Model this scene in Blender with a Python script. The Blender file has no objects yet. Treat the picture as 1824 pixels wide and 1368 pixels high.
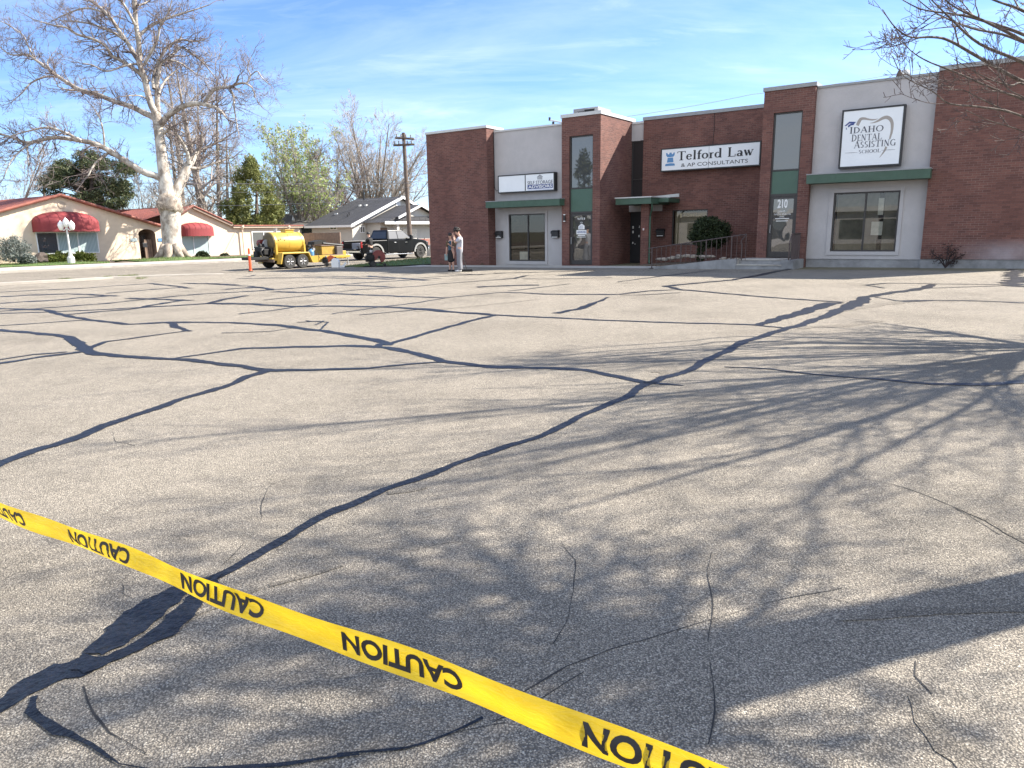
import bpy, bmesh, math, random
import numpy as np
from mathutils import Vector, Matrix
random.seed(11)
rng = np.random.default_rng(11)
scene = bpy.context.scene
COL = scene.collection
rad = math.radians

# ------------------------------------------------------------------ camera (surveyed from the building's edges)
F, PITCH, ROLL, YAW, H0 = 1277.08, 0.209169, -0.0157485, -0.6132404, 1.6
_f = np.array([0, math.cos(PITCH), -math.sin(PITCH)])
_r = np.array([1.0, 0, 0]); _u = np.cross(_r, _f)
_c, _s = math.cos(ROLL), math.sin(ROLL)
RIGHT, UPV, FWD = _c*_r + _s*_u, -_s*_r + _c*_u, _f
EYE = np.array([0, 0, H0])
cam = bpy.data.cameras.new('camera')
cam.sensor_width = 36.0; cam.lens = F/1824*36.0
cam.clip_start = 0.05; cam.clip_end = 3000
camo = bpy.data.objects.new('camera', cam); COL.objects.link(camo)
M = Matrix.Identity(4)
for i in range(3):
    M[i][0], M[i][1], M[i][2], M[i][3] = RIGHT[i], UPV[i], -FWD[i], EYE[i]
camo.matrix_world = M
scene.camera = camo

# ------------------------------------------------------------------ daylight: sky + one sun
SUN_AZ, SUN_EL = rad(17.6), rad(38.5)          # azimuth measured from +X towards +Y
world = bpy.data.worlds.new('World'); scene.world = world
world.use_nodes = True
wn, wl = world.node_tree.nodes, world.node_tree.links
for n in list(wn): wn.remove(n)
out = wn.new('ShaderNodeOutputWorld'); bg = wn.new('ShaderNodeBackground')
sky = wn.new('ShaderNodeTexSky'); sky.sky_type = 'NISHITA'; sky.sun_disc = False
sky.sun_elevation = SUN_EL; sky.sun_rotation = math.pi/2 - SUN_AZ
sky.altitude = 800; sky.air_density = 1.0; sky.dust_density = 0.3; sky.ozone_density = 1.6
bg.inputs['Strength'].default_value = 0.10
# thin cirrus: streaky noise on the view direction, flattened towards the horizon like a real cloud deck
tc = wn.new('ShaderNodeTexCoord'); sep = wn.new('ShaderNodeSeparateXYZ')
wl.new(tc.outputs['Generated'], sep.inputs[0])
zz = wn.new('ShaderNodeMath'); zz.operation = 'MAXIMUM'; zz.inputs[1].default_value = 0.0
wl.new(sep.outputs['Z'], zz.inputs[0])
za = wn.new('ShaderNodeMath'); za.operation = 'ADD'; za.inputs[1].default_value = 0.12
wl.new(zz.outputs[0], za.inputs[0])
dx = wn.new('ShaderNodeMath'); dx.operation = 'DIVIDE'; dy = wn.new('ShaderNodeMath'); dy.operation = 'DIVIDE'
wl.new(sep.outputs['X'], dx.inputs[0]); wl.new(za.outputs[0], dx.inputs[1])
wl.new(sep.outputs['Y'], dy.inputs[0]); wl.new(za.outputs[0], dy.inputs[1])
cmb = wn.new('ShaderNodeCombineXYZ'); wl.new(dx.outputs[0], cmb.inputs[0]); wl.new(dy.outputs[0], cmb.inputs[1])
def cloud_layer(rot, sc, nscale, lo, hi, dist, amt):
    mp = wn.new('ShaderNodeMapping'); mp.inputs['Rotation'].default_value = (0, 0, rad(rot)); mp.inputs['Scale'].default_value = sc
    wl.new(cmb.outputs[0], mp.inputs[0])
    nz = wn.new('ShaderNodeTexNoise'); nz.inputs['Scale'].default_value = nscale; nz.inputs['Detail'].default_value = 9
    nz.inputs['Roughness'].default_value = 0.62; nz.inputs['Distortion'].default_value = dist
    wl.new(mp.outputs[0], nz.inputs['Vector'])
    rp = wn.new('ShaderNodeMapRange'); rp.inputs['From Min'].default_value = lo; rp.inputs['From Max'].default_value = hi
    rp.inputs['To Max'].default_value = amt
    wl.new(nz.outputs['Fac'], rp.inputs['Value'])
    return rp
c1 = cloud_layer(24, (0.55, 1.3, 1), 0.8, 0.44, 0.95, 0.6, 0.42)
c2 = cloud_layer(34, (0.7, 1.9, 1), 1.4, 0.52, 0.90, 1.4, 0.28)
# unseen bright cloud added behind the camera and overhead to fill the shaded facade
fill_cloud = wn.new('ShaderNodeMapRange'); fill_cloud.interpolation_type = 'SMOOTHSTEP'; fill_cloud.inputs['From Min'].default_value = 0.15; fill_cloud.inputs['From Max'].default_value = -0.7; fill_cloud.inputs['To Max'].default_value = 0.75
wl.new(sep.outputs['Y'], fill_cloud.inputs['Value'])
ad0 = wn.new('ShaderNodeMath'); ad0.operation = 'ADD'; wl.new(c1.outputs[0], ad0.inputs[0]); wl.new(fill_cloud.outputs[0], ad0.inputs[1])
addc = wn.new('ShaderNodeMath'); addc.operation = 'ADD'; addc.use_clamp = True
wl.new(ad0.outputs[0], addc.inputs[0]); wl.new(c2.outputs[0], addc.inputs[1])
tint = wn.new('ShaderNodeMix'); tint.data_type = 'RGBA'; tint.blend_type = 'MULTIPLY'
tint.inputs['Factor'].default_value = 1.0
tint.inputs['B'].default_value = (0.53, 0.645, 0.865, 1)
wl.new(sky.outputs[0], tint.inputs['A'])
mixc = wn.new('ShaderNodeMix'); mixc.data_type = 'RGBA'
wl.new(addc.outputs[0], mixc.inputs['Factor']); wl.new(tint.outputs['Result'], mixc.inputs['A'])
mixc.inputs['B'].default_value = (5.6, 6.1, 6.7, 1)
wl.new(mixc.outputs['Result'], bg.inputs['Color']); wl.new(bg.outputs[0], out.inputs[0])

sl = bpy.data.lights.new('sun', 'SUN'); sl.energy = 5.0; sl.angle = rad(0.53); sl.color = (1.0, 0.93, 0.82)
so = bpy.data.objects.new('sun', sl); COL.objects.link(so)
sd = Vector((math.cos(SUN_EL)*math.cos(SUN_AZ), math.cos(SUN_EL)*math.sin(SUN_AZ), math.sin(SUN_EL)))
so.rotation_euler = sd.to_track_quat('Z', 'Y').to_euler(); so.location = (20, 10, 30)
vs = scene.view_settings
vs.view_transform = 'Standard'; vs.look = 'None'; vs.gamma = 1.0; vs.exposure = 1.55; vs.use_curve_mapping = False
scene.cycles.max_bounces = 6; scene.cycles.caustics_reflective = False; scene.cycles.caustics_refractive = False

# ------------------------------------------------------------------ survey: u runs along the brick front (to the right), w away from us, z up
U2 = np.array([math.cos(YAW), math.sin(YAW)]); N2 = np.array([-math.sin(YAW), math.cos(YAW)])
def gz(u, w): return 0.0095*max(u, -30) + 0.0056*min(max(w, -10), 32)
def gzw(x, y): return gz(x*U2[0]+y*U2[1], x*N2[0]+y*N2[1])
def xyz(u, w, z): return Vector((u*U2[0]+w*N2[0], u*U2[1]+w*N2[1], z))
def ray(x, y): return (x-912)/F*RIGHT - (y-684)/F*UPV + FWD
def at(x, y, Z): return Vector(EYE + ray(x, y)*Z)
def fp(x, y, W):                                   # photo survey point on a wall w = W  -> (u, z)
    d = ray(x, y); t = W/(d[:2] @ N2); return float(t*(d[:2] @ U2)), float(H0+t*d[2])
def up(x, y, U):                                   # ... on a wall u = U -> (w, z)
    d = ray(x, y); t = U/(d[:2] @ U2); return float(t*(d[:2] @ N2)), float(H0+t*d[2])
def gnd(x, y):                                     # ... on the ground -> (u, w, z)
    d = ray(x, y); du, dw = float(d[:2] @ U2), float(d[:2] @ N2)
    f = lambda t: H0 + t*d[2] - gz(t*du, t*dw)
    lo, hi = 0.0, 0.5
    while f(hi) > 0 and hi < 500: lo, hi = hi, hi*1.15
    for _ in range(40):
        m = (lo+hi)/2
        if f(m) > 0: lo = m
        else: hi = m
    return lo*du, lo*dw, gz(lo*du, lo*dw)
def gxyz(x, y): return xyz(*gnd(x, y))

# ------------------------------------------------------------------ materials
def new_mat(name):
    m = bpy.data.materials.new(name); m.use_nodes = True
    nt = m.node_tree; b = nt.nodes['Principled BSDF']
    return m, nt, b
def N(nt, typ, **kw):
    n = nt.nodes.new(typ)
    for k, v in kw.items():
        if k in n.inputs.keys(): n.inputs[k].default_value = v
        else: setattr(n, k, v)
    return n
def ramp(nt, stops, fac=None):
    r = nt.nodes.new('ShaderNodeValToRGB')
    e = r.color_ramp.elements
    while len(e) < len(stops): e.new(0.5)
    for i, (p, c) in enumerate(stops): e[i].position = p; e[i].color = (*c, 1)
    if fac is not None: nt.links.new(fac, r.inputs['Fac'])
    return r
def c3(v): return (v, v, v)
def mat(name, col, rough=0.7, metal=0.0, var=0.18, scale=6.0, bump=0.0, bscale=60.0, spec=0.5, coat=0.0, dirt=None):
    m, nt, b = new_mat(name)
    tcn = N(nt, 'ShaderNodeTexCoord')
    nz = N(nt, 'ShaderNodeTexNoise', Scale=scale, Detail=6.0, Roughness=0.6)
    nt.links.new(tcn.outputs['Object'], nz.inputs['Vector'])
    lo = tuple(max(0, x*(1-var)) for x in col); hi = tuple(min(1, x*(1+var)) for x in col)
    r = ramp(nt, [(0.3, lo), (0.7, hi)], nz.outputs['Fac'])
    res = r.outputs['Color']
    if dirt:
        n2 = N(nt, 'ShaderNodeTexNoise', Scale=scale*0.35, Detail=8.0, Roughness=0.7)
        nt.links.new(tcn.outputs['Object'], n2.inputs['Vector'])
        rr = ramp(nt, [(0.5, (0, 0, 0)), (0.72, (1, 1, 1))], n2.outputs['Fac'])
        mx = N(nt, 'ShaderNodeMix', data_type='RGBA')
        nt.links.new(rr.outputs['Color'], mx.inputs['Factor']); nt.links.new(res, mx.inputs['A']); mx.inputs['B'].default_value = (*dirt, 1)
        res = mx.outputs['Result']
    nt.links.new(res, b.inputs['Base Color'])
    b.inputs['Roughness'].default_value = rough; b.inputs['Metallic'].default_value = metal
    b.inputs['Specular IOR Level'].default_value = spec; b.inputs['Coat Weight'].default_value = coat
    b.inputs['Coat Roughness'].default_value = 0.05
    if bump:
        n3 = N(nt, 'ShaderNodeTexNoise', Scale=bscale, Detail=4.0)
        nt.links.new(tcn.outputs['Object'], n3.inputs['Vector'])
        bp = N(nt, 'ShaderNodeBump', Strength=bump, Distance=0.02)
        nt.links.new(n3.outputs['Fac'], bp.inputs['Height']); nt.links.new(bp.outputs[0], b.inputs['Normal'])
    return m

def asphalt_mat(name, tone=1.0):
    m, nt, b = new_mat(name); L = nt.links
    tcn = N(nt, 'ShaderNodeTexCoord'); pos = tcn.outputs['Object']
    wob = N(nt, 'ShaderNodeTexNoise', Scale=55.0, Detail=2.0)
    L.new(pos, wob.inputs['Vector'])
    wa = N(nt, 'ShaderNodeVectorMath', operation='MULTIPLY_ADD')
    L.new(wob.outputs['Color'], wa.inputs[0]); wa.inputs[1].default_value = (0.006, 0.006, 0.006); L.new(pos, wa.inputs[2])
    v1 = N(nt, 'ShaderNodeTexVoronoi', Scale=140.0); L.new(wa.outputs[0], v1.inputs['Vector'])
    v2 = N(nt, 'ShaderNodeTexVoronoi', Scale=250.0); L.new(wa.outputs[0], v2.inputs['Vector'])
    s1 = N(nt, 'ShaderNodeSeparateColor'); L.new(v1.outputs['Color'], s1.inputs[0])
    s2 = N(nt, 'ShaderNodeSeparateColor'); L.new(v2.outputs['Color'], s2.inputs[0])
    t = tone
    stone = ramp(nt, [(0.0, (0.20*t, 0.185*t, 0.172*t)), (0.25, (0.26*t, 0.24*t, 0.215*t)), (0.6, (0.35*t, 0.32*t, 0.285*t)), (0.85, (0.43*t, 0.40*t, 0.36*t)), (1.0, (0.54*t, 0.51*t, 0.46*t))], s1.outputs[0])
    fine = ramp(nt, [(0.0, (0.18*t, 0.168*t, 0.155*t)), (0.6, (0.30*t, 0.278*t, 0.25*t)), (1.0, (0.44*t, 0.41*t, 0.37*t))], s2.outputs[0])
    # which spots carry a big chip and which only fines
    pick = N(nt, 'ShaderNodeMath', operation='GREATER_THAN'); pick.inputs[1].default_value = 0.42
    L.new(s1.outputs[1], pick.inputs[0])
    mx = N(nt, 'ShaderNodeMix', data_type='RGBA'); L.new(pick.outputs[0], mx.inputs['Factor']); L.new(fine.outputs[0], mx.inputs['A']); L.new(stone.outputs[0], mx.inputs['B'])
    # tar binder in the gaps
    d1 = ramp(nt, [(0.45, (0, 0, 0)), (0.62, (1, 1, 1))], v1.outputs['Distance'])
    mx2 = N(nt, 'ShaderNodeMix', data_type='RGBA'); L.new(d1.outputs[0], mx2.inputs['Factor']); L.new(mx.outputs['Result'], mx2.inputs['A']); mx2.inputs['B'].default_value = (0.13*t, 0.122*t, 0.115*t, 1)
    # big worn patches
    n1 = N(nt, 'ShaderNodeTexNoise', Scale=0.45, Detail=7.0, Roughness=0.62); L.new(pos, n1.inputs['Vector'])
    w1 = ramp(nt, [(0.28, c3(0.76)), (0.5, c3(1.0)), (0.75, c3(1.13))], n1.outputs['Fac'])
    mm = N(nt, 'ShaderNodeMix', data_type='RGBA', blend_type='MULTIPLY', Factor=1.0); L.new(mx2.outputs['Result'], mm.inputs['A']); L.new(w1.outputs[0], mm.inputs['B'])
    n2 = N(nt, 'ShaderNodeTexNoise', Scale=9.0, Detail=5.0, Roughness=0.7); L.new(pos, n2.inputs['Vector'])
    w2 = ramp(nt, [(0.35, c3(0.86)), (0.7, c3(1.08))], n2.outputs['Fac'])
    mm2 = N(nt, 'ShaderNodeMix', data_type='RGBA', blend_type='MULTIPLY', Factor=1.0); L.new(mm.outputs['Result'], mm2.inputs['A']); L.new(w2.outputs[0], mm2.inputs['B'])
    wm = N(nt, 'ShaderNodeMix', data_type='RGBA', blend_type='MULTIPLY', Factor=1.0); L.new(mm2.outputs['Result'], wm.inputs['A']); wm.inputs['B'].default_value = (1.04, 0.995, 0.90, 1)
    L.new(wm.outputs['Result'], b.inputs['Base Color'])
    b.inputs['Roughness'].default_value = 0.9; b.inputs['Specular IOR Level'].default_value = 0.15
    inv = N(nt, 'ShaderNodeMath', operation='SUBTRACT'); inv.inputs[0].default_value = 1.0; L.new(v1.outputs['Distance'], inv.inputs[1])
    ad = N(nt, 'ShaderNodeMath', operation='MULTIPLY_ADD'); L.new(v2.outputs['Distance'], ad.inputs[0]); ad.inputs[1].default_value = -0.4; L.new(inv.outputs[0], ad.inputs[2])
    ad2 = N(nt, 'ShaderNodeMath', operation='MULTIPLY_ADD'); L.new(s1.outputs[2], ad2.inputs[0]); ad2.inputs[1].default_value = 0.5; L.new(ad.outputs[0], ad2.inputs[2])
    bp = N(nt, 'ShaderNodeBump', Strength=0.9, Distance=0.0042); L.new(ad2.outputs[0], bp.inputs['Height']); L.new(bp.outputs[0], b.inputs['Normal'])
    return m

def brick_mat(name, worn=False):
    m, nt, b = new_mat(name); L = nt.links
    uv = N(nt, 'ShaderNodeUVMap'); uv.uv_map = 'UVMap'
    bt = N(nt, 'ShaderNodeTexBrick'); bt.offset = 0.5
    bt.inputs['Scale'].default_value = 1.0; bt.inputs['Brick Width'].default_value = 0.235; bt.inputs['Row Height'].default_value = 0.078
    bt.inputs['Mortar Size'].default_value = 0.0052; bt.inputs['Mortar Smooth'].default_value = 0.15; bt.inputs['Bias'].default_value = -0.1
    bt.inputs['Color1'].default_value = (0.186, 0.090, 0.073, 1); bt.inputs['Color2'].default_value = (0.122, 0.061, 0.053, 1)
    bt.inputs['Mortar'].default_value = (0.28, 0.195, 0.17, 1)
    L.new(uv.outputs[0], bt.inputs['Vector'])
    tcn = N(nt, 'ShaderNodeTexCoord')
    n1 = N(nt, 'ShaderNodeTexNoise', Scale=1.1, Detail=8.0, Roughness=0.65); L.new(tcn.outputs['Object'], n1.inputs['Vector'])
    w = ramp(nt, [(0.3, (0.78, 0.78, 0.80)), (0.7, (1.12, 1.08, 1.05))], n1.outputs['Fac'])
    mm = N(nt, 'ShaderNodeMix', data_type='RGBA', blend_type='MULTIPLY', Factor=1.0); L.new(bt.outputs['Color'], mm.inputs['A']); L.new(w.outputs[0], mm.inputs['B'])
    # stretches where the mortar has been painted over: mortar sinks into the brick colour
    n2 = N(nt, 'ShaderNodeTexNoise', Scale=0.7, Detail=5.0, Roughness=0.7); L.new(tcn.outputs['Object'], n2.inputs['Vector'])
    pt = ramp(nt, [(0.40, (0, 0, 0)), (0.62, (0.85, 0.85, 0.85))], n2.outputs['Fac'])
    pm = N(nt, 'ShaderNodeMath', operation='MULTIPLY'); L.new(pt.outputs[0], pm.inputs[0]); L.new(bt.outputs['Fac'], pm.inputs[1])
    mx = N(nt, 'ShaderNodeMix', data_type='RGBA'); L.new(pm.outputs[0], mx.inputs['Factor']); L.new(mm.outputs['Result'], mx.inputs['A']); mx.inputs['B'].default_value = (0.12, 0.06, 0.054, 1)
    n3 = N(nt, 'ShaderNodeTexNoise', Scale=45.0, Detail=3.0); L.new(tcn.outputs['Object'], n3.inputs['Vector'])
    w3 = ramp(nt, [(0.3, c3(0.85)), (0.7, c3(1.12))], n3.outputs['Fac'])
    m3 = N(nt, 'ShaderNodeMix', data_type='RGBA', blend_type='MULTIPLY', Factor=1.0); L.new(mx.outputs['Result'], m3.inputs['A']); L.new(w3.outputs[0], m3.inputs['B'])
    res = m3.outputs['Result']
    if worn:     # white efflorescence low on the wall, towards the right end
        sp = N(nt, 'ShaderNodeSeparateXYZ'); L.new(uv.outputs[0], sp.inputs[0])
        g1 = N(nt, 'ShaderNodeMapRange'); g1.inputs['From Min'].default_value = 1.15; g1.inputs['From Max'].default_value = 0.75; L.new(sp.outputs[1], g1.inputs['Value'])
        g2 = N(nt, 'ShaderNodeMapRange'); g2.inputs['From Min'].default_value = -2.0; g2.inputs['From Max'].default_value = -0.6; L.new(sp.outputs[0], g2.inputs['Value'])
        g = N(nt, 'ShaderNodeMath', operation='MULTIPLY'); L.new(g1.outputs[0], g.inputs[0]); L.new(g2.outputs[0], g.inputs[1])
        g3 = N(nt, 'ShaderNodeMath', operation='MULTIPLY'); L.new(g.outputs[0], g3.inputs[0]); L.new(n1.outputs['Fac'], g3.inputs[1])
        me = N(nt, 'ShaderNodeMix', data_type='RGBA'); L.new(g3.outputs[0], me.inputs['Factor']); L.new(res, me.inputs['A']); me.inputs['B'].default_value = (0.42, 0.38, 0.40, 1)
        res = me.outputs['Result']
    L.new(res, b.inputs['Base Color']); b.inputs['Roughness'].default_value = 0.85; b.inputs['Specular IOR Level'].default_value = 0.25
    iv = N(nt, 'ShaderNodeMath', operation='SUBTRACT'); iv.inputs[0].default_value = 1.0; L.new(bt.outputs['Fac'], iv.inputs[1])
    bp = N(nt, 'ShaderNodeBump', Strength=0.8, Distance=0.008); L.new(iv.outputs[0], bp.inputs['Height']); L.new(bp.outputs[0], b.inputs['Normal'])
    return m

def glass_mat(name, tint_c, refl=0.35, rough=0.015, wav=0.0):
    """tinted plate glass over a dark room: a reflective coat on a dark body"""
    m, nt, b = new_mat(name); L = nt.links
    b.inputs['Base Color'].default_value = (*tint_c, 1); b.inputs['Roughness'].default_value = 0.5
    gl = N(nt, 'ShaderNodeBsdfGlossy'); gl.inputs['Roughness'].default_value = rough; gl.inputs['Color'].default_value = (0.86, 0.86, 0.84, 1)
    mx = N(nt, 'ShaderNodeMixShader'); mx.inputs[0].default_value = refl
    o = nt.nodes['Material Output']
    L.new(b.outputs[0], mx.inputs[1]); L.new(gl.outputs[0], mx.inputs[2]); L.new(mx.outputs[0], o.inputs['Surface'])
    if wav:
        tcn = N(nt, 'ShaderNodeTexCoord'); nz = N(nt, 'ShaderNodeTexNoise', Scale=1.6, Detail=1.0); L.new(tcn.outputs['Object'], nz.inputs['Vector'])
        bp = N(nt, 'ShaderNodeBump', Strength=wav, Distance=0.02); L.new(nz.outputs['Fac'], bp.inputs['Height']); L.new(bp.outputs[0], gl.inputs['Normal'])
    return m

def bark_mat(name, a, b_, scale=3.0, stretch=0.35, bump=0.5):
    m, nt, b = new_mat(name); L = nt.links
    tcn = N(nt, 'ShaderNodeTexCoord'); mp = N(nt, 'ShaderNodeMapping'); mp.inputs['Scale'].default_value = (1, 1, stretch); L.new(tcn.outputs['Object'], mp.inputs[0])
    nz = N(nt, 'ShaderNodeTexNoise', Scale=scale, Detail=8.0, Roughness=0.68); L.new(mp.outputs[0], nz.inputs['Vector'])
    r = ramp(nt, [(0.36, a), (0.6, b_)], nz.outputs['Fac']); L.new(r.outputs[0], b.inputs['Base Color'])
    b.inputs['Roughness'].default_value = 0.9; b.inputs['Specular IOR Level'].default_value = 0.2
    bp = N(nt, 'ShaderNodeBump', Strength=bump, Distance=0.05); L.new(nz.outputs['Fac'], bp.inputs['Height']); L.new(bp.outputs[0], b.inputs['Normal'])
    return m

def leaf_mat(name, cols, rough=0.6, trans=0.25):
    """foliage: colour drawn per leaf, some light let through"""
    m, nt, b = new_mat(name); L = nt.links
    g = N(nt, 'ShaderNodeNewGeometry')
    stops = [(i/(len(cols)-1), c) for i, c in enumerate(cols)]
    r = ramp(nt, stops, g.outputs['Random Per Island']); L.new(r.outputs[0], b.inputs['Base Color'])
    b.inputs['Roughness'].default_value = rough; b.inputs['Specular IOR Level'].default_value = 0.3
    tr = N(nt, 'ShaderNodeBsdfTranslucent'); L.new(r.outputs[0], tr.inputs['Color'])
    mx = N(nt, 'ShaderNodeMixShader'); mx.inputs[0].default_value = trans
    L.new(b.outputs[0], mx.inputs[1]); L.new(tr.outputs[0], mx.inputs[2]); L.new(mx.outputs[0], nt.nodes['Material Output'].inputs['Surface'])
    return m

def tile_roof_mat(name, a, b_, w=0.28, h=0.36):
    m, nt, b = new_mat(name); L = nt.links
    uv = N(nt, 'ShaderNodeUVMap'); uv.uv_map = 'UVMap'
    bt = N(nt, 'ShaderNodeTexBrick'); bt.offset = 0.0
    bt.inputs['Scale'].default_value = 1; bt.inputs['Brick Width'].default_value = w; bt.inputs['Row Height'].default_value = h
    bt.inputs['Mortar Size'].default_value = 0.045; bt.inputs['Mortar Smooth'].default_value = 0.7
    bt.inputs['Color1'].default_value = (*a, 1); bt.inputs['Color2'].default_value = (*b_, 1); bt.inputs['Mortar'].default_value = (a[0]*.25, a[1]*.25, a[2]*.25, 1)
    L.new(uv.outputs[0], bt.inputs['Vector']); L.new(bt.outputs['Color'], b.inputs['Base Color']); b.inputs['Roughness'].default_value = 0.8
    iv = N(nt, 'ShaderNodeMath', operation='SUBTRACT'); iv.inputs[0].default_value = 1.0; L.new(bt.outputs['Fac'], iv.inputs[1])
    bp = N(nt, 'ShaderNodeBump', Strength=1.0, Distance=0.06); L.new(iv.outputs[0], bp.inputs['Height']); L.new(bp.outputs[0], b.inputs['Normal'])
    return m

MT = {}
MT['asphalt'] = asphalt_mat('lot_asphalt', 1.0)
MT['road'] = asphalt_mat('road_asphalt', 0.86)
MT['seal'] = mat('crack_sealant', (0.010, 0.0125, 0.019), 0.42, var=0.6, scale=22, bump=1.0, bscale=34, spec=0.32)
MT['oldseal'] = asphalt_mat('worn_sealant', 0.8)
MT['hair'] = mat('hairline_crack', (0.03, 0.028, 0.027), 0.9)
MT['concrete'] = mat('concrete', (0.42, 0.395, 0.355), 0.9, var=0.14, scale=3, bump=0.25, bscale=40, dirt=(0.25, 0.23, 0.21))
MT['curb'] = mat('kerb_concrete', (0.40, 0.365, 0.32), 0.9, var=0.15, scale=2, bump=0.3, dirt=(0.30, 0.27, 0.23))
MT['found'] = mat('foundation_concrete', (0.27, 0.27, 0.275), 0.9, var=0.25, scale=2.2, bump=0.3, dirt=(0.14, 0.14, 0.145))
MT['soil'] = mat('soil', (0.12, 0.09, 0.065), 0.95, var=0.4, scale=8, bump=0.8, bscale=25)
MT['lawn'] = mat('lawn', (0.075, 0.135, 0.026), 0.9, var=0.45, scale=5, bump=0.8, bscale=30, dirt=(0.16, 0.14, 0.06))
MT['brick'] = brick_mat('red_brick'); MT['brick_worn'] = brick_mat('red_brick_worn', True)
MT['stucco'] = mat('grey_stucco', (0.445, 0.425, 0.425), 0.9, var=0.05, scale=2.2, bump=0.5, bscale=55, dirt=(0.395, 0.38, 0.38))
MT['coping'] = mat('coping_metal', (0.26, 0.265, 0.27), 0.5, var=0.1)
MT['coping_w'] = mat('coping_white', (0.52, 0.525, 0.52), 0.5, var=0.06)
MT['green'] = mat('green_metal', (0.045, 0.092, 0.062), 0.55, var=0.12, scale=3, dirt=(0.06, 0.105, 0.078))
MT['greenp'] = mat('green_panel', (0.05, 0.105, 0.075), 0.45, var=0.05)
MT['bronze'] = mat('bronze_frame', (0.035, 0.031, 0.03), 0.45, var=0.15)
MT['bframe'] = mat('brown_rail', (0.075, 0.052, 0.048), 0.6, var=0.25, scale=12)
MT['glass'] = glass_mat('tinted_glass', (0.008, 0.008, 0.009), 0.09)
MT['glass_up'] = glass_mat('upper_glass', (0.014, 0.016, 0.018), 0.12)
MT['glass_w'] = glass_mat('wavy_glass', (0.012, 0.011, 0.010), 0.13, wav=0.2)
MT['glass_h'] = glass_mat('house_glass', (0.03, 0.035, 0.04), 0.22)
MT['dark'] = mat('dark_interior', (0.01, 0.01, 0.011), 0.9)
MT['white'] = mat('white_paint', (0.74, 0.74, 0.73), 0.5, var=0.04)
MT['sign'] = mat('sign_face', (0.74, 0.76, 0.78), 0.4, var=0.03, scale=2)
MT['black'] = mat('black_paint', (0.016, 0.016, 0.018), 0.45, var=0.2)
MT['ink'] = mat('sign_ink', (0.012, 0.012, 0.016), 0.5, var=0.1)
MT['navy'] = mat('navy_ink', (0.03, 0.055, 0.21), 0.5, var=0.05)
MT['blue'] = mat('blue_ink', (0.09, 0.24, 0.46), 0.5, var=0.05)
MT['slate'] = mat('slate_ink', (0.07, 0.075, 0.10), 0.5, var=0.05)
MT['taupe'] = mat('taupe_ink', (0.33, 0.295, 0.265), 0.5, var=0.04)
MT['grey'] = mat('grey_ink', (0.2, 0.2, 0.22), 0.5, var=0.05)
MT['steel'] = mat('galvanised', (0.45, 0.46, 0.47), 0.4, metal=0.6, var=0.12)
MT['yellow'] = mat('trailer_yellow', (0.50, 0.33, 0.055), 0.42, var=0.09, scale=3, dirt=(0.42, 0.27, 0.06))
MT['tyre'] = mat('tyre_rubber', (0.035, 0.034, 0.033), 0.85, var=0.25, scale=8, bump=0.4, bscale=40)
MT['rim'] = mat('rim_alloy', (0.34, 0.34, 0.35), 0.45, metal=0.15, var=0.3)
MT['blackrim'] = mat('black_rim', (0.012, 0.012, 0.013), 0.6, spec=0.2)
MT['truck'] = mat('black_car_paint', (0.004, 0.004, 0.0045), 0.3, var=0.1, coat=0.2, spec=0.2)
MT['trim'] = mat('grey_flare', (0.30, 0.30, 0.29), 0.5, var=0.1)
MT['rubber'] = mat('matt_black', (0.009, 0.009, 0.009), 0.75, var=0.2)
MT['chrome'] = mat('chrome', (0.7, 0.7, 0.7), 0.15, metal=1.0, var=0.03)
MT['redlamp'] = mat('red_lens', (0.35, 0.02, 0.02), 0.25, var=0.1)
MT['redm'] = mat('red_machine', (0.17, 0.03, 0.024), 0.45, var=0.2)
MT['orange'] = mat('orange_plastic', (0.75, 0.10, 0.03), 0.5, var=0.1)
MT['orangem'] = mat('orange_machine', (0.55, 0.10, 0.025), 0.45, var=0.15)
MT['wood'] = mat('fence_wood', (0.22, 0.155, 0.115), 0.85, var=0.25, scale=4)
MT['polew'] = mat('pole_wood', (0.11, 0.082, 0.065), 0.9, var=0.3, scale=4)
MT['wire'] = mat('wire', (0.25, 0.25, 0.26), 0.5)
MT['cream'] = mat('cream_stucco', (0.63, 0.515, 0.39), 0.92, var=0.07, scale=2.5, bump=0.5, bscale=30)
MT['creamtrim'] = mat('cream_trim', (0.48, 0.39, 0.30), 0.85, var=0.06)
MT['tan'] = mat('eave_brown', (0.22, 0.16, 0.125), 0.8, var=0.1)
MT['redtile'] = tile_roof_mat('red_tile', (0.36, 0.10, 0.065), (0.25, 0.075, 0.055))
MT['redtrim'] = mat('red_tile_trim', (0.25, 0.085, 0.06), 0.75, var=0.25, scale=4)
MT['awning'] = mat('red_canvas', (0.215, 0.030, 0.034), 0.8, var=0.12, scale=2)
MT['curtain'] = mat('pale_curtain', (0.42, 0.50, 0.50), 0.8, var=0.08)
MT['shingle'] = tile_roof_mat('dark_shingle', (0.075, 0.076, 0.085), (0.055, 0.056, 0.064), 0.9, 0.14)
MT['shingle2'] = tile_roof_mat('brown_shingle', (0.16, 0.15, 0.14), (0.12, 0.113, 0.105), 0.9, 0.14)
MT['greyhouse'] = mat('grey_house_stucco', (0.50, 0.475, 0.43), 0.92, var=0.05, scale=2, bump=0.3, bscale=30)
MT['paper'] = mat('paper', (0.7, 0.7, 0.66), 0.8)
MT['tape'] = None
MT['skin'] = mat('skin', (0.52, 0.31, 0.23), 0.55, var=0.06)
MT['hairm'] = mat('dark_hair', (0.018, 0.012, 0.010), 0.6, var=0.4, scale=40, bump=0.8, bscale=80)
MT['tee'] = mat('pale_tee', (0.36, 0.37, 0.42), 0.85, var=0.06, bump=0.2, bscale=12)
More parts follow.
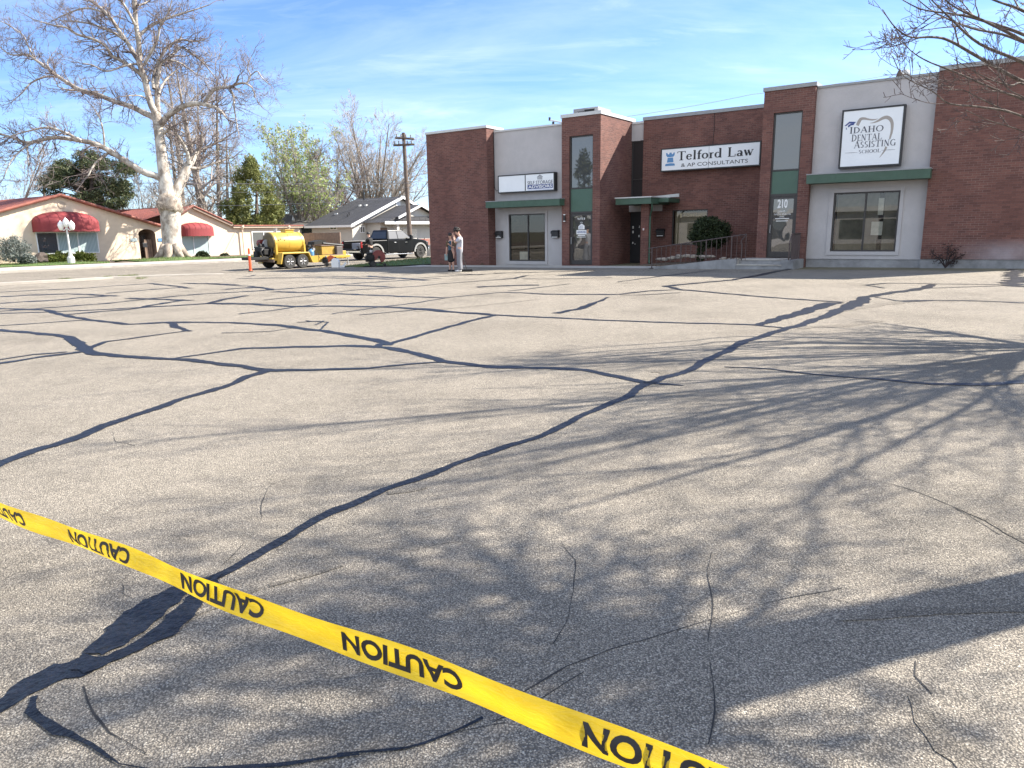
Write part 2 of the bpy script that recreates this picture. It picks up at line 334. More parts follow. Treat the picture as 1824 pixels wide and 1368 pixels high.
MT['sweat'] = mat('grey_sweatpants', (0.17, 0.175, 0.20), 0.9, var=0.12, bump=0.4, bscale=14)
MT['teal'] = mat('teal_top', (0.03, 0.075, 0.12), 0.85)
MT['brownc'] = mat('brown_sleeve', (0.10, 0.07, 0.035), 0.85)
MT['blackc'] = mat('black_cloth', (0.014, 0.014, 0.016), 0.9, var=0.2)
MT['shoe'] = mat('white_shoe', (0.62, 0.61, 0.60), 0.6)
MT['rock'] = mat('pale_rock', (0.24, 0.205, 0.17), 0.9, var=0.25, scale=9, bump=0.6, bscale=20)
MT['boulder'] = mat('dark_boulder', (0.13, 0.10, 0.085), 0.9, var=0.35, scale=5, bump=0.6, bscale=10)
MT['blind'] = mat('cream_blind', (0.42, 0.36, 0.26), 0.7, var=0.05)
MT['vblind'] = mat('dark_vertical_blind', (0.17, 0.165, 0.14), 0.7, var=0.3, scale=3)
MT['globe'] = mat('milk_glass', (0.80, 0.79, 0.77), 0.25, var=0.02)

# ------------------------------------------------------------------ mesh helpers
class MB:
    """collects shapes; build() links them as ONE mesh object"""
    def __init__(s): s.v = []; s.f = []; s.mi = []; s.cm = 0
    def mat(s, i): s.cm = i; return s
    def add(s, vs, fs):
        o = len(s.v); s.v += [tuple(map(float, p)) for p in vs]
        for f in fs: s.f.append([i+o for i in f]); s.mi.append(s.cm)
        return s
    def box(s, x0, x1, y0, y1, z0, z1):
        return s.add([(x0,y0,z0),(x1,y0,z0),(x1,y1,z0),(x0,y1,z0),(x0,y0,z1),(x1,y0,z1),(x1,y1,z1),(x0,y1,z1)],
                     [(0,3,2,1),(4,5,6,7),(0,1,5,4),(1,2,6,5),(2,3,7,6),(3,0,4,7)])
    def cbox(s, x0, x1, y0, y1, z0, z1, c=0.01):
        """box with chamfered edges"""
        bm = bmesh.new(); r = bmesh.ops.create_cube(bm, size=1.0)
        for v in bm.verts: v.co = Vector(((x0+x1)/2+v.co.x*(x1-x0), (y0+y1)/2+v.co.y*(y1-y0), (z0+z1)/2+v.co.z*(z1-z0)))
        bmesh.ops.bevel(bm, geom=list(bm.edges), offset=c, segments=2, affect='EDGES', profile=0.5)
        bm.verts.index_update(); s.add([v.co[:] for v in bm.verts], [[v.index for v in f.verts] for f in bm.faces]); bm.free(); return s
    def poly(s, pts): return s.add(pts, [list(range(len(pts)))])
    def prism(s, pts2, a, b, axis=1):
        """polygon (2D) extruded along an axis from a to b"""
        n = len(pts2)
        def P(p, t):
            return (p[0], t, p[1]) if axis == 1 else ((t, p[0], p[1]) if axis == 0 else (p[0], p[1], t))
        vs = [P(p, a) for p in pts2] + [P(p, b) for p in pts2]
        fs = [list(range(n))[::-1], [i+n for i in range(n)]] + [(i, (i+1) % n, (i+1) % n+n, i+n) for i in range(n)]
        return s.add(vs, fs)
    def tube(s, path, rr, n=8, cap=True):
        P = [Vector(p) for p in path]
        if not hasattr(rr, '__len__'): rr = [rr]*len(P)
        vs, fs = [], []; ref = None
        for i, p in enumerate(P):
            d = (P[min(i+1, len(P)-1)] - P[max(i-1, 0)])
            d = d.normalized() if d.length > 1e-9 else Vector((0, 0, 1))
            if ref is None: ref = Vector((1, 0, 0)) if abs(d.x) < 0.8 else Vector((0, 1, 0))
            a = (ref - d*ref.dot(d)).normalized(); b = d.cross(a); ref = a
            for k in range(n):
                t = 2*math.pi*k/n; vs.append(p + (a*math.cos(t)+b*math.sin(t))*rr[i])
        for i in range(len(P)-1):
            for k in range(n):
                fs.append((i*n+k, i*n+(k+1) % n, (i+1)*n+(k+1) % n, (i+1)*n+k))
        if cap: fs += [list(range(n))[::-1], [(len(P)-1)*n+k for k in range(n)]]
        return s.add(vs, fs)
    def lathe(s, prof, c=(0,0,0), n=16, axis=2):
        """profile of (radius, height) turned about an axis"""
        vs, fs = [], []
        for r, h in prof:
            for k in range(n):
                t = 2*math.pi*k/n; x, y = r*math.cos(t), r*math.sin(t)
                p = (x, y, h) if axis == 2 else ((x, h, y) if axis == 1 else (h, x, y))
                vs.append((c[0]+p[0], c[1]+p[1], c[2]+p[2]))
        for i in range(len(prof)-1):
            for k in range(n):
                q = (i*n+k, i*n+(k+1) % n, (i+1)*n+(k+1) % n, (i+1)*n+k)
                fs.append(q if axis != 1 else q[::-1])
        fs += [list(range(n))[::-1], [(len(prof)-1)*n+k for k in range(n)]]
        return s.add(vs, fs)
    def blob(s, c, r, seed=0, sub=2, amp=0.18, freq=1.7):
        bm = bmesh.new(); bmesh.ops.create_icosphere(bm, subdivisions=sub, radius=1.0); rg = random.Random(seed)
        ph = [rg.uniform(0, 6.28) for _ in range(9)]
        for v in bm.verts:
            k = 1 + amp*(math.sin(v.co.x*freq*2+ph[0])*math.cos(v.co.y*freq*2+ph[1]) + 0.6*math.sin(v.co.z*freq*3.1+ph[2]+v.co.x*2) + 0.4*math.sin(v.co.y*freq*5+ph[3]))
            v.co = Vector((c[0]+v.co.x*r[0]*k, c[1]+v.co.y*r[1]*k, c[2]+v.co.z*r[2]*k))
        bm.verts.index_update(); s.add([v.co[:] for v in bm.verts], [[v.index for v in f.verts] for f in bm.faces]); bm.free(); return s
    def xform(s, M):
        s.v = [tuple(M @ Vector(p)) for p in s.v]; return s
    def build(s, name, m, parent=None, origin=(0,0,0), uv=False, smooth=False, loc=None, rot=0.0):
        me = bpy.data.meshes.new(name)
        ox, oy, oz = origin
        me.from_pydata([(x-ox, y-oy, z-oz) for x, y, z in s.v], [], s.f)
        ms = m if isinstance(m, (list, tuple)) else [m]
        for mm in ms: me.materials.append(mm)
        if len(ms) > 1: me.polygons.foreach_set('material_index', s.mi)
        if uv:
            lay = me.uv_layers.new(name='UVMap')
            for p in me.polygons:
                n = p.normal; ax = max(range(3), key=lambda i: abs(n[i]))
                for li in p.loop_indices:
                    x, y, z = s.v[me.loops[li].vertex_index]
                    if uv == 'roof':
                        # up the slope / along the eave
                        h = Vector((n.x, n.y, 0)); h = h.normalized() if h.length > 1e-4 else Vector((1, 0, 0))
                        al = Vector((-h.y, h.x, 0)); sl_ = Vector((-h.x*n.z, -h.y*n.z, math.hypot(n.x, n.y)))
                        q = Vector((x, y, z)); lay.data[li].uv = (q.dot(al), q.dot(sl_)); continue
                    lay.data[li].uv = (y, z) if ax == 0 else ((x, z) if ax == 1 else (x, y))
        if smooth: me.polygons.foreach_set('use_smooth', [True]*len(me.polygons))
        me.update()
        o = bpy.data.objects.new(name, me); COL.objects.link(o)
        if parent: o.parent = parent
        if loc is not None: o.location = loc
        o.rotation_euler.z = rot
        return o

def mesh_np(name, V, Q, m, parent=None, smooth=False):
    """big mesh from arrays: V (n,3), Q (m,k) faces of one size"""
    V = np.asarray(V, dtype=np.float32); Q = np.asarray(Q, dtype=np.int32)
    me = bpy.data.meshes.new(name); me.vertices.add(len(V)); me.vertices.foreach_set('co', V.ravel())
    k = Q.shape[1]; me.loops.add(Q.size); me.loops.foreach_set('vertex_index', Q.ravel())
    me.polygons.add(len(Q)); me.polygons.foreach_set('loop_start', np.arange(0, Q.size, k, dtype=np.int32))
    try: me.polygons.foreach_set('loop_total', np.full(len(Q), k, dtype=np.int32))
    except Exception: pass
    me.update(calc_edges=True); me.validate()
    me.materials.append(m)
    if smooth: me.polygons.foreach_set('use_smooth', np.ones(len(Q), dtype=bool))
    o = bpy.data.objects.new(name, me); COL.objects.link(o)
    if parent: o.parent = parent
    return o

def tag(o, label, cat, group=None, kind=None):
    if label: o['label'] = label
    if cat: o['category'] = cat
    if group: o['group'] = group
    if kind: o['kind'] = kind
    return o
def thing(name, label, cat, loc=(0,0,0), rot=0.0, group=None):
    o = bpy.data.objects.new(name, None); COL.objects.link(o)
    o.empty_display_size = 0.2; o.location = loc; o.rotation_euler.z = rot
    return tag(o, label, cat, group)
def tag_structure(o): o['kind'] = 'structure'; return o
def copy_tree(o, parent=None):
    c = o.copy(); COL.objects.link(c)
    if parent: c.parent = parent
    for ch in list(o.children): copy_tree(ch, c)
    return c

def text_mb(txt, height, bold=0.0, xs=1.0, spacing=1.0, shear=0.0):
    """letters of the built-in face as flat mesh: cap height = height, baseline at z = 0, centred on x; returns MB in (x,0,z), width"""
    cu = bpy.data.curves.new('t', 'FONT'); cu.body = txt; cu.size = height/0.69; cu.offset = bold*height; cu.space_character = spacing; cu.shear = shear
    cu.resolution_u = 4; cu.fill_mode = 'BOTH'
    o = bpy.data.objects.new('t', cu); COL.objects.link(o)
    me = o.to_mesh()
    if me is None or len(me.vertices) == 0:
        dg = bpy.context.evaluated_depsgraph_get(); me = o.evaluated_get(dg).to_mesh()
    vs = [(v.co.x*xs, 0.0, v.co.y) for v in me.vertices]; fs = [list(p.vertices) for p in me.polygons]
    bpy.data.objects.remove(o); bpy.data.curves.remove(cu)
    mb = MB()
    if not vs: return mb, 0.0
    a, b = min(v[0] for v in vs), max(v[0] for v in vs); c = (a+b)/2
    mb.add([(x-c, y, z) for x, y, z in vs], fs)
    return mb, b-a
def put_text(mb, txt, u0, u1, z, height, w, bold=0.0, depth=0.0, rise=0.0, **k):
    """fit a line of lettering between u0 and u1 on a wall plane"""
    t, wd = text_mb(txt, height, bold, **k)
    if wd == 0: return mb
    sc = (u1-u0)/wd; cx_ = (u0+u1)/2
    mb.add([(cx_+x*sc, w, z+zz+rise*x*sc) for x, y, zz in t.v], t.f); return mb

# roman letters drawn as strokes: ('l',x0,y0,x1,y1,kind)  ('a',cx,cy,rx,ry,a0,a1)   kind t = thick, n = thin
def _sf(x, y, h=.15): return ('l', x-h, y, x+h, y, 'n')
ROMAN = {
 'T': (.86, [('l',.43,0,.43,1,'t'),('l',.04,.965,.82,.965,'n'),('l',.05,.80,.05,.98,'n'),('l',.81,.80,.81,.98,'n'),_sf(.43,.02,.2)]),
 'e': (.62, [('a',.31,.31,.26,.31,20,325),('l',.08,.34,.55,.34,'n')]),
 'l': (.36, [('l',.18,0,.18,1.02,'t'),_sf(.18,.02),('l',.04,1.0,.18,1.0,'n')]),
 'f': (.42, [('l',.2,0,.2,.84,'t'),('a',.36,.82,.15,.18,185,40),('l',.04,.6,.42,.6,'n'),_sf(.2,.02)]),
 'o': (.66, [('a',.33,.31,.27,.31,0,360)]),
 'r': (.50, [('l',.18,0,.18,.6,'t'),('l',.04,.58,.18,.58,'n'),_sf(.18,.02),('a',.36,.42,.16,.19,165,50)]),
 'd': (.70, [('a',.30,.31,.25,.31,60,320),('l',.54,0,.54,1.02,'t'),('l',.40,1.0,.54,1.0,'n'),('l',.54,.02,.67,.02,'n')]),
 'L': (.82, [('l',.22,0,.22,1,'t'),('l',.06,.025,.76,.025,'n'),('l',.74,.02,.74,.26,'n'),_sf(.22,.98)]),
 'a': (.62, [('a',.26,.16,.20,.17,0,360),('l',.46,0,.46,.44,'t'),('a',.28,.43,.18,.18,0,160),('l',.46,.02,.60,.02,'n')]),
 'w': (.86, [('l',.10,.6,.28,0,'t'),('l',.28,0,.43,.55,'n'),('l',.40,.6,.60,0,'t'),('l',.60,0,.78,.6,'n'),_sf(.10,.6,.1),_sf(.78,.6,.09)]),
 'I': (.36, [('l',.18,0,.18,1,'t'),_sf(.18,.02),_sf(.18,.98)]),
 'D': (.86, [('l',.18,0,.18,1,'t'),('a',.30,.5,.46,.49,-92,92),('l',.05,.02,.32,.02,'n'),('l',.05,.98,.32,.98,'n')]),
 'A': (.84, [('l',.08,0,.40,1,'n'),('l',.40,1,.74,0,'t'),('l',.20,.34,.60,.34,'n'),_sf(.08,.02,.1),_sf(.74,.02,.12)]),
 'H': (.90, [('l',.18,0,.18,1,'t'),('l',.70,0,.70,1,'t'),('l',.18,.5,.70,.5,'n'),_sf(.18,.02),_sf(.18,.98),_sf(.70,.02),_sf(.70,.98)]),
 'O': (.92, [('a',.46,.5,.40,.5,0,360)]),
 'E': (.64, [('l',.18,0,.18,1,'t'),('l',.05,.02,.56,.02,'n'),('l',.05,.98,.54,.98,'n'),('l',.18,.5,.46,.5,'n'),('l',.56,.02,.56,.18,'n'),('l',.54,.82,.54,.98,'n')]),
 'N': (.90, [('l',.16,0,.16,1,'n'),('l',.16,1,.72,0,'t'),('l',.72,0,.72,1,'n'),_sf(.16,.02,.1),_sf(.72,.98,.1)]),
 'S': (.60, [('a',.29,.74,.20,.25,35,265),('a',.29,.25,.22,.25,85,-145)]),
 'G': (.90, [('a',.46,.5,.39,.5,45,330),('l',.74,.02,.74,.42,'t'),_sf(.74,.42,.13)]),
 'C': (.80, [('a',.46,.5,.39,.5,45,315)]),
 ' ': (.42, []),
}
def roman(txt, thick=.15, thin=.05, gap=.04, caps=None):
    """roman lettering -> MB in (x,0,z), total width (cap height 1). caps: scale of the letters after the first"""
    mb = MB(); x = 0.0
    def seg(p, q, w0, w1, sc):
        dx_, dz_ = q[0]-p[0], q[1]-p[1]; L_ = math.hypot(dx_, dz_) or 1; nx, nz = -dz_/L_, dx_/L_
        mb.add([(x+sc*(p[0]+nx*w0/2), 0, sc*(p[1]+nz*w0/2)), (x+sc*(p[0]-nx*w0/2), 0, sc*(p[1]-nz*w0/2)), (x+sc*(q[0]-nx*w1/2), 0, sc*(q[1]-nz*w1/2)), (x+sc*(q[0]+nx*w1/2), 0, sc*(q[1]+nz*w1/2))], [(0,1,2,3)])
    for i, ch in enumerate(txt):
        adv, st = ROMAN[ch]; sc = caps if (caps and i > 0) else 1.0
        for s_ in st:
            if s_[0] == 'l':
                w_ = thick if s_[5] == 't' else thin; seg(s_[1:3], s_[3:5], w_, w_, sc)
            else:
                _, cx_, cy_, rx, ry, a0, a1 = s_; n = max(6, int(abs(a1-a0)/18)); pts = []
                for k in range(n+1):
                    a = rad(a0+(a1-a0)*k/n); pts.append((cx_+(rx-thin/2)*math.cos(a), cy_+(ry-thin/2)*math.sin(a), thin+(thick-thin)*abs(math.cos(a))**1.3))
                for p, q in zip(pts, pts[1:]): seg(p[:2], q[:2], p[2], q[2], sc)
        x += sc*(adv+gap)
    return mb, x
def put_roman(mb, txt, u0, u1, z0, height, w, rise=0.0, **k):
    t, wd = roman(txt, **k); sc = (u1-u0)/wd
    mb.add([(u0+x*sc, w-0.0006*(i % 5), z0+z*height+rise*x*sc) for i, (x, y, z) in enumerate(t.v)], t.f); return mb

# ------------------------------------------------------------------ the ground, the lot, the street
def grid_sheet(name, us, ws, m, dz, zf=None):
    vs, fs = [], []
    for u in us:
        for w in ws:
            p = xyz(u, w, (zf or gz)(u, w)+dz); vs.append(p[:])
    n = len(ws)
    for i in range(len(us)-1):
        for j in range(n-1): fs.append((i*n+j, (i+1)*n+j, (i+1)*n+j+1, i*n+j+1))
    mb = MB(); mb.add(vs, fs); return mb.build(name, m)
gm = mat('ground', (0.13, 0.115, 0.07), 0.95, var=0.3, scale=0.4)
tag_structure(grid_sheet('ground', [-1500, -300, -80, -30, 0, 40, 300, 1500], [-1500, -200, -10, 0, 32, 80, 300, 1500], gm, -0.03))
# parking lot: from the street side to the building and well past us on every side
def poly_sheet(name, pts_uw, m, dz):
    """polygon in (u,w), cut along the ground's two creases so that it lies on it exactly"""
    bm = bmesh.new(); vs = [bm.verts.new((u, w, 0)) for u, w in pts_uw]; bm.faces.new(vs)
    for co, no in (((-30, 0, 0), (1, 0, 0)), ((0, 32, 0), (0, 1, 0)), ((0, -10, 0), (0, 1, 0))):
        bmesh.ops.bisect_plane(bm, geom=list(bm.verts)+list(bm.edges)+list(bm.faces), plane_co=co, plane_no=no)
    for v in bm.verts: v.co = xyz(v.co.x, v.co.y, gz(v.co.x, v.co.y)+dz)
    me = bpy.data.meshes.new(name); bmesh.ops.recalc_face_normals(bm, faces=bm.faces)
    for f in bm.faces:
        if f.normal.z < 0: f.normal_flip()
    bm.to_mesh(me); bm.free(); me.materials.append(m)
    o = bpy.data.objects.new(name, me); COL.objects.link(o); return o
K0, K1, K2, K3 = gnd(-40, 510.5)[:2], gnd(120, 501.5)[:2], gnd(280, 492.8)[:2], gnd(400, 487.5)[:2]
tag_structure(poly_sheet('road', [(-45.6, -90), (-30.5, -90), (-30.5, 140), (-45.6, 140)], MT['road'], 0.0))
lot_pts = [(-34.6, -40), (45, -40), (45, 40), (2.2, 40), (2.2, 27.5), (-27.0, 27.5), (-30.3, 26.8), K3, K2, K1, (K0[0], K0[1])]
tag_structure(poly_sheet('parking_lot', lot_pts, MT['asphalt'], 0.006))
# weathered low kerb between the lot and the street
def strip3(name, pts, wid, h, m, dz=0.0, seed=0, taper=False):
    mb = MB(); P = [Vector((p[0], p[1])) for p in pts]; n = len(P); L, R = [], []
    for i, p in enumerate(P):
        d = (P[min(i+1, n-1)]-P[max(i-1, 0)]).normalized(); q = Vector((-d.y, d.x))
        a, b = p+q*wid/2, p-q*wid/2; hh = h*(1-(i/(n-1))**3 if taper else 1)
        L.append((a, hh)); R.append((b, hh))
    vs, fs = [], []
    for (a, ha), (b, hb) in zip(L, R):
        za_, zb_ = gz(*a)+dz, gz(*b)+dz
        vs += [xyz(a.x, a.y, za_-0.02)[:], xyz(a.x, a.y, za_+ha)[:], xyz(b.x, b.y, zb_+hb)[:], xyz(b.x, b.y, zb_-0.02)[:]]
    for i in range(n-1):
        o = i*4
        for k in range(3): fs.append((o+k, o+k+1, o+4+k+1, o+4+k))
    fs += [(0,1,2,3), ((n-1)*4+3, (n-1)*4+2, (n-1)*4+1, (n-1)*4)]
    mb.add(vs, fs); return mb.build(name, m)
tag_structure(strip3('street_kerb', [(-35.2, -30), (K0[0], K0[1]), K1, gnd(200, 496.6)[:2], K2, gnd(340, 490)[:2], K3], 0.42, 0.10, MT['curb'], 0.004, taper=True))
# walk along the far side of the street, the houses' front walk
FA = [gnd(x, y)[:2] for x, y in ((-60, 490), (0, 486.6), (200, 476.7), (400, 467.6), (470, 464))]
FB = [gnd(x, y)[:2] for x, y in ((-60, 484.6), (0, 480.8), (200, 472.2), (400, 464.3), (470, 461.2))]
mbs = MB(); vs, fs = [], []
FA = [(-46.4, -90)] + FA + [(-43.3, 48), (-43.3, 140)]; FB = [(-51.5, -90)] + FB + [(-45.6, 48), (-45.6, 140)]
for a, b in zip(FA, FB):
    vs += [xyz(a[0], a[1], gz(*a)-0.02)[:], xyz(a[0], a[1], gz(*a)+0.12)[:], xyz(b[0], b[1], gz(*b)+0.13)[:]]
for i in range(len(FA)-1):
    o = i*3; fs += [(o, o+1, o+4, o+3), (o+1, o+2, o+5, o+4)]
mbs.add(vs, fs); tag_structure(mbs.build('sidewalk', MT['curb']))
# apron in front of the brick building
tag_structure(poly_sheet('walkway', [(-26.4, 27.55), (-12.5, 27.55), (-12.5, 29.3), (-26.4, 29.3)], MT['concrete'], 0.012))

# ------------------------------------------------------------------ lawns (grass surface + blades)
HOUSE_U = -56.0
def lawn_patch(name, front, back, label):
    """front/back: rows of world points; a grassy sheet between, gently mounded"""
    mb = MB(); n = len(front); R = 6; vs, fs = [], []
    for i in range(n):
        a, b = Vector(front[i]), Vector(back[i])
        for k in range(R+1):
            t = k/R; p = a.lerp(b, t); p.z += 0.05*math.sin(math.pi*t) + 0.012*math.sin(i*2.3+k*1.9); vs.append(p[:])
    for i in range(n-1):
        for k in range(R): fs.append((i*(R+1)+k, (i+1)*(R+1)+k, (i+1)*(R+1)+k+1, i*(R+1)+k+1))
    mb.add(vs, fs); o = mb.build(name, MT['lawn'], smooth=True); return o, vs, n, R
grass_pts = []
def blades_on(vs, n, R, count, rg):
    V = np.array(vs).reshape(n, R+1, 3)
    for _ in range(count):
        i = rg.uniform(0, n-1.001); k = rg.uniform(0, R-0.001); a, b = int(i), int(k); s, t = i-a, k-b
        p = V[a, b]*(1-s)*(1-t)+V[a+1, b]*s*(1-t)+V[a, b+1]*(1-s)*t+V[a+1, b+1]*s*t
        grass_pts.append(p)
rg = random.Random(3)
def lift(x, y, h): p = gxyz(x, y); p.z += h; return p
def wallpt(x, y): w_, z_ = up(x, y, HOUSE_U+0.25); return xyz(HOUSE_U+0.25, w_, z_)
def behind(x, y, dw=0.0):
    w_, z_ = up(x, y, -52.5); return xyz(-52.5, w_, z_)
tag_structure(grid_sheet('front_garden', [-75, -60, -55, -52, -49, -46.2], [-60, 0, 14, 20, 26, 32, 40, 50, 60], MT['soil'], 0.10))
f1 = [gxyz(x, y)+Vector((0,0,.14)) for x, y in ((-40, 482.6), (0, 480.2), (60, 477.4), (130, 474.6), (196, 472.3))]
b1 = [gxyz(x, y)+Vector((0,0,.17)) for x, y in ((-40, 471), (0, 469.3), (60, 468.6), (130, 469.6), (196, 471.6))]
o, vs_, n_, R_ = lawn_patch('lawn', f1, b1, ''); tag_structure(o); blades_on(vs_, n_, R_, 1500, rg)
f2 = [gxyz(x, y)+Vector((0,0,.14)) for x, y in ((200, 468.3), (260, 469.8), (330, 466.6), (400, 463.2), (470, 460.2))]
b2 = []
for x, y in ((205, 466.2), (262, 460.6), (312, 457.6), (380, 459.0), (470, 456.0)):
    w_, z_ = up(x, y, -51.2); b2.append(xyz(-51.2, w_, z_))
o, vs_, n_, R_ = lawn_patch('lawn', f2, b2, ''); tag_structure(o); blades_on(vs_, n_, R_, 1800, rg)
# grass beside the brick building, towards the street
f3 = [gxyz(x, y)+Vector((0,0,.03)) for x, y in ((603, 476.3), (650, 475.2), (700, 473.6), (775, 470.8))]
b3 = [xyz(-30.8, 33.5, 0.0), xyz(-30.8, 40, 0.20), xyz(-30.8, 47, 0.30), xyz(-30.5, 60, 0.2)]
f3.append(xyz(-26.2, 45, 0.0)); b3.append(xyz(-30, 75, 0.0))
f3.append(xyz(-26.2, 75, 0.0)); b3.append(xyz(-29, 90, 0.0))
o, vs_, n_, R_ = lawn_patch('lawn', f3, b3, ''); tag_structure(o); blades_on(vs_, n_, R_, 5000, rg)
# small weeds rooted along the kerb
for x, y, k in ((118, 500.5, 260), (192, 496, 90), (218, 495, 90), (235, 494, 160), (640, 477, 60), (250, 498, 40)):
    c = gxyz(x, y)
    for _ in range(k):
        a = rg.uniform(0, 6.28); r = rg.random()**.5*rg.uniform(.1, .35); grass_pts.append(np.array([c.x+math.cos(a)*r, c.y+math.sin(a)*r, c.z+.05]))
V, Q = [], []
for p in grass_pts:
    h = rg.uniform(.05, .11); a = rg.uniform(0, 6.28); w_ = .016; lx, ly = rg.uniform(-.04, .04), rg.uniform(-.04, .04)
    o = len(V); V += [(p[0]-w_*math.cos(a), p[1]-w_*math.sin(a), p[2]-.01), (p[0]+w_*math.cos(a), p[1]+w_*math.sin(a), p[2]-.01), (p[0]+lx, p[1]+ly, p[2]+h)]; Q.append((o, o+1, o+2))
MT['blade'] = leaf_mat('grass_blade', [(0.06, 0.10, 0.022), (0.10, 0.155, 0.04), (0.14, 0.17, 0.055), (0.19, 0.17, 0.08)])
g_ = mesh_np('grass', V, Q, MT['blade']); tag(g_, 'short green grass blades on the lawns and weeds along the kerb', 'grass', kind='stuff')
# pale gravelly scatter and broken concrete lying on the lot edge under the trailer
mb = MB()
for i in range(26):
    x = rg.uniform(560, 612); y = 476.6+rg.uniform(-1.5, 2.5); c = gxyz(x, y); s_ = rg.uniform(.05, .18)
    mb.blob((c.x, c.y, c.z+.012), (s_, s_*.7, .018), seed=i, sub=1)
tag(mb.build('rubble', MT['curb'], smooth=False), 'pale broken concrete bits strewn on the asphalt below the yellow trailer', 'rubble', kind='stuff')

# ------------------------------------------------------------------ tar-sealed cracks in the lot, surveyed one by one
seal = MB(); hair = MB(); old = MB()
def crack(mb, pts, wid, seed=0, jit=0.34, dz=0.012, wob=0.05):
    """pts: photo survey points of the crack's centre line; wid: width in metres (number or one per point)"""
    rg2 = random.Random(seed*7+len(pts)); W = [gnd(x, y)[:2] for x, y in pts]
    ws_ = wid if hasattr(wid, '__len__') else [wid]*len(W)
    if mb is seal: ws_ = [v*(max(1.25 if y < 545 else 1.0 if y < 560 else .94, 0)) for v, (x, y) in zip(ws_, pts)]
    P = []
    for i in range(len(W)-1):
        a, b = Vector(W[i]), Vector(W[i+1]); L_ = (b-a).length; n = max(2, min(160, int(L_/(0.05 if L_ < 4 else 0.16))))
        for k in range(n):
            t = k/n; P.append((a.lerp(b, t), ws_[i]*(1-t)+ws_[i+1]*t))
    P.append((Vector(W[-1]), ws_[-1]))
    ph = [rg2.uniform(0, 6.28) for _ in range(6)]; s_ = 0; vs, fs = [], []
    for i, (p, wd) in enumerate(P):
        q = P[min(i+1, len(P)-1)][0]; o_ = P[max(i-1, 0)][0]; d = (q-o_); s_ += d.length/2
        d = d.normalized() if d.length > 1e-6 else Vector((1, 0)); nrm = Vector((-d.y, d.x))
        off = wob*(math.sin(s_*1.7+ph[0])*.6+math.sin(s_*4.3+ph[1])*.3+math.sin(s_*11+ph[2])*.12)*min(1, i/4, (len(P)-1-i)/4)
        k1 = 1+jit*(math.sin(s_*9+ph[3])*.5+rg2.uniform(-.5, .5)); k2 = 1+jit*(math.sin(s_*7+ph[4])*.5+rg2.uniform(-.5, .5))
        if mb is seal:      # the sealer was squeegeed out wider where cracks run across the slope
            dw_ = d.x*U2[0]+d.y*N2[0]; far_ = min(1, max(0, (math.hypot(p.x, p.y)-7)/12)); wd = wd*(1+1.1*far_*abs(dw_)**1.5)
        a = p+nrm*(off+wd/2*k1); b = p+nrm*(off-wd/2*k2)
        vs += [xyz(a.x, a.y, gz(*a)+dz)[:], xyz(b.x, b.y, gz(*b)+dz)[:]]
    for i in range(len(P)-1): fs.append((i*2, i*2+1, i*2+3, i*2+2))
    mb.add(vs, fs)
_z = [0.0]
def S(pts, w=0.10, **k): _z[0] += 1; crack(seal, pts, w, seed=int(_z[0]), dz=0.0105+0.00022*(_z[0] % 12), **k)
def Hh(pts, w=0.012, **k): _z[0] += 1; crack(hair, pts, w*.3, seed=int(_z[0]), jit=1.1, dz=0.0085, wob=.06, **k)
def O(pts, w=0.06, **k): _z[0] += 1; crack(old, pts, w, seed=int(_z[0]), jit=.5, dz=0.0095, **k)
# the long one from the right down to the lower left corner
S([(1663,507),(1648,513.5),(1582,523),(1545,530),(1523,541),(1480,562),(1440,574),(1400,586),(1330,610),(1260,640),(1215,665),(1165,681)], [.10,.14,.12,.13,.22,.16,.15,.13,.13,.12,.12,.11])
S([(1165,681),(1110,712),(1040,740),(960,775),(860,812),(760,850),(690,876),(640,898),(600,916),(560,938),(480,978),(400,1020),(350,1045)], [.12,.10,.085,.08,.08,.075,.07,.085,.09,.07,.07,.075,.10])
def blotch(pts, dz):
    rg2 = random.Random(len(pts)); W = [Vector(gnd(x, y)[:2]) for x, y in pts]; P = []
    for a, b in zip(W, W[1:]+W[:1]):
        n = max(2, int((b-a).length/.02)); d = (b-a).normalized(); q = Vector((-d.y, d.x))
        for k in range(n): p = a.lerp(b, k/n)+q*(rg2.uniform(-.006, .006)+.008*math.sin(k*.7)); P.append(p)
    seal.add([xyz(p.x, p.y, gz(*p)+dz)[:] for p in P], [list(range(len(P)))])
blotch([(385,1026),(350,1036),(300,1052),(250,1078),(220,1095),(188,1128),(150,1168),(182,1172),(222,1154),(262,1128),(290,1102),(326,1068)], .0135)
blotch([(398,1024),(384,1026),(331,1069),(295,1106),(264,1132),(222,1158),(182,1174),(150,1168),(120,1196),(150,1206),(178,1196),(215,1178),(252,1162),(320,1130),(345,1104),(366,1072)], .0138)
S([(160,1182),(130,1200),(95,1214),(50,1240),(10,1264),(-50,1300)], [.13,.13,.12,.10,.08,.07], jit=.5)
S([(60,1245),(60,1268),(110,1304),(170,1322),(230,1352),(300,1366),(420,1366),(560,1356),(640,1348)], [.04,.035,.022,.014,.012,.014,.016,.012,.008], jit=1.0)
S([(600,1350),(720,1326),(860,1282)], [.012,.010,.012], jit=1.0)
Hh([(150,1225),(176,1270),(200,1306),(260,1345)], .018); Hh([(700,1340),(800,1320),(900,1290)], .014)
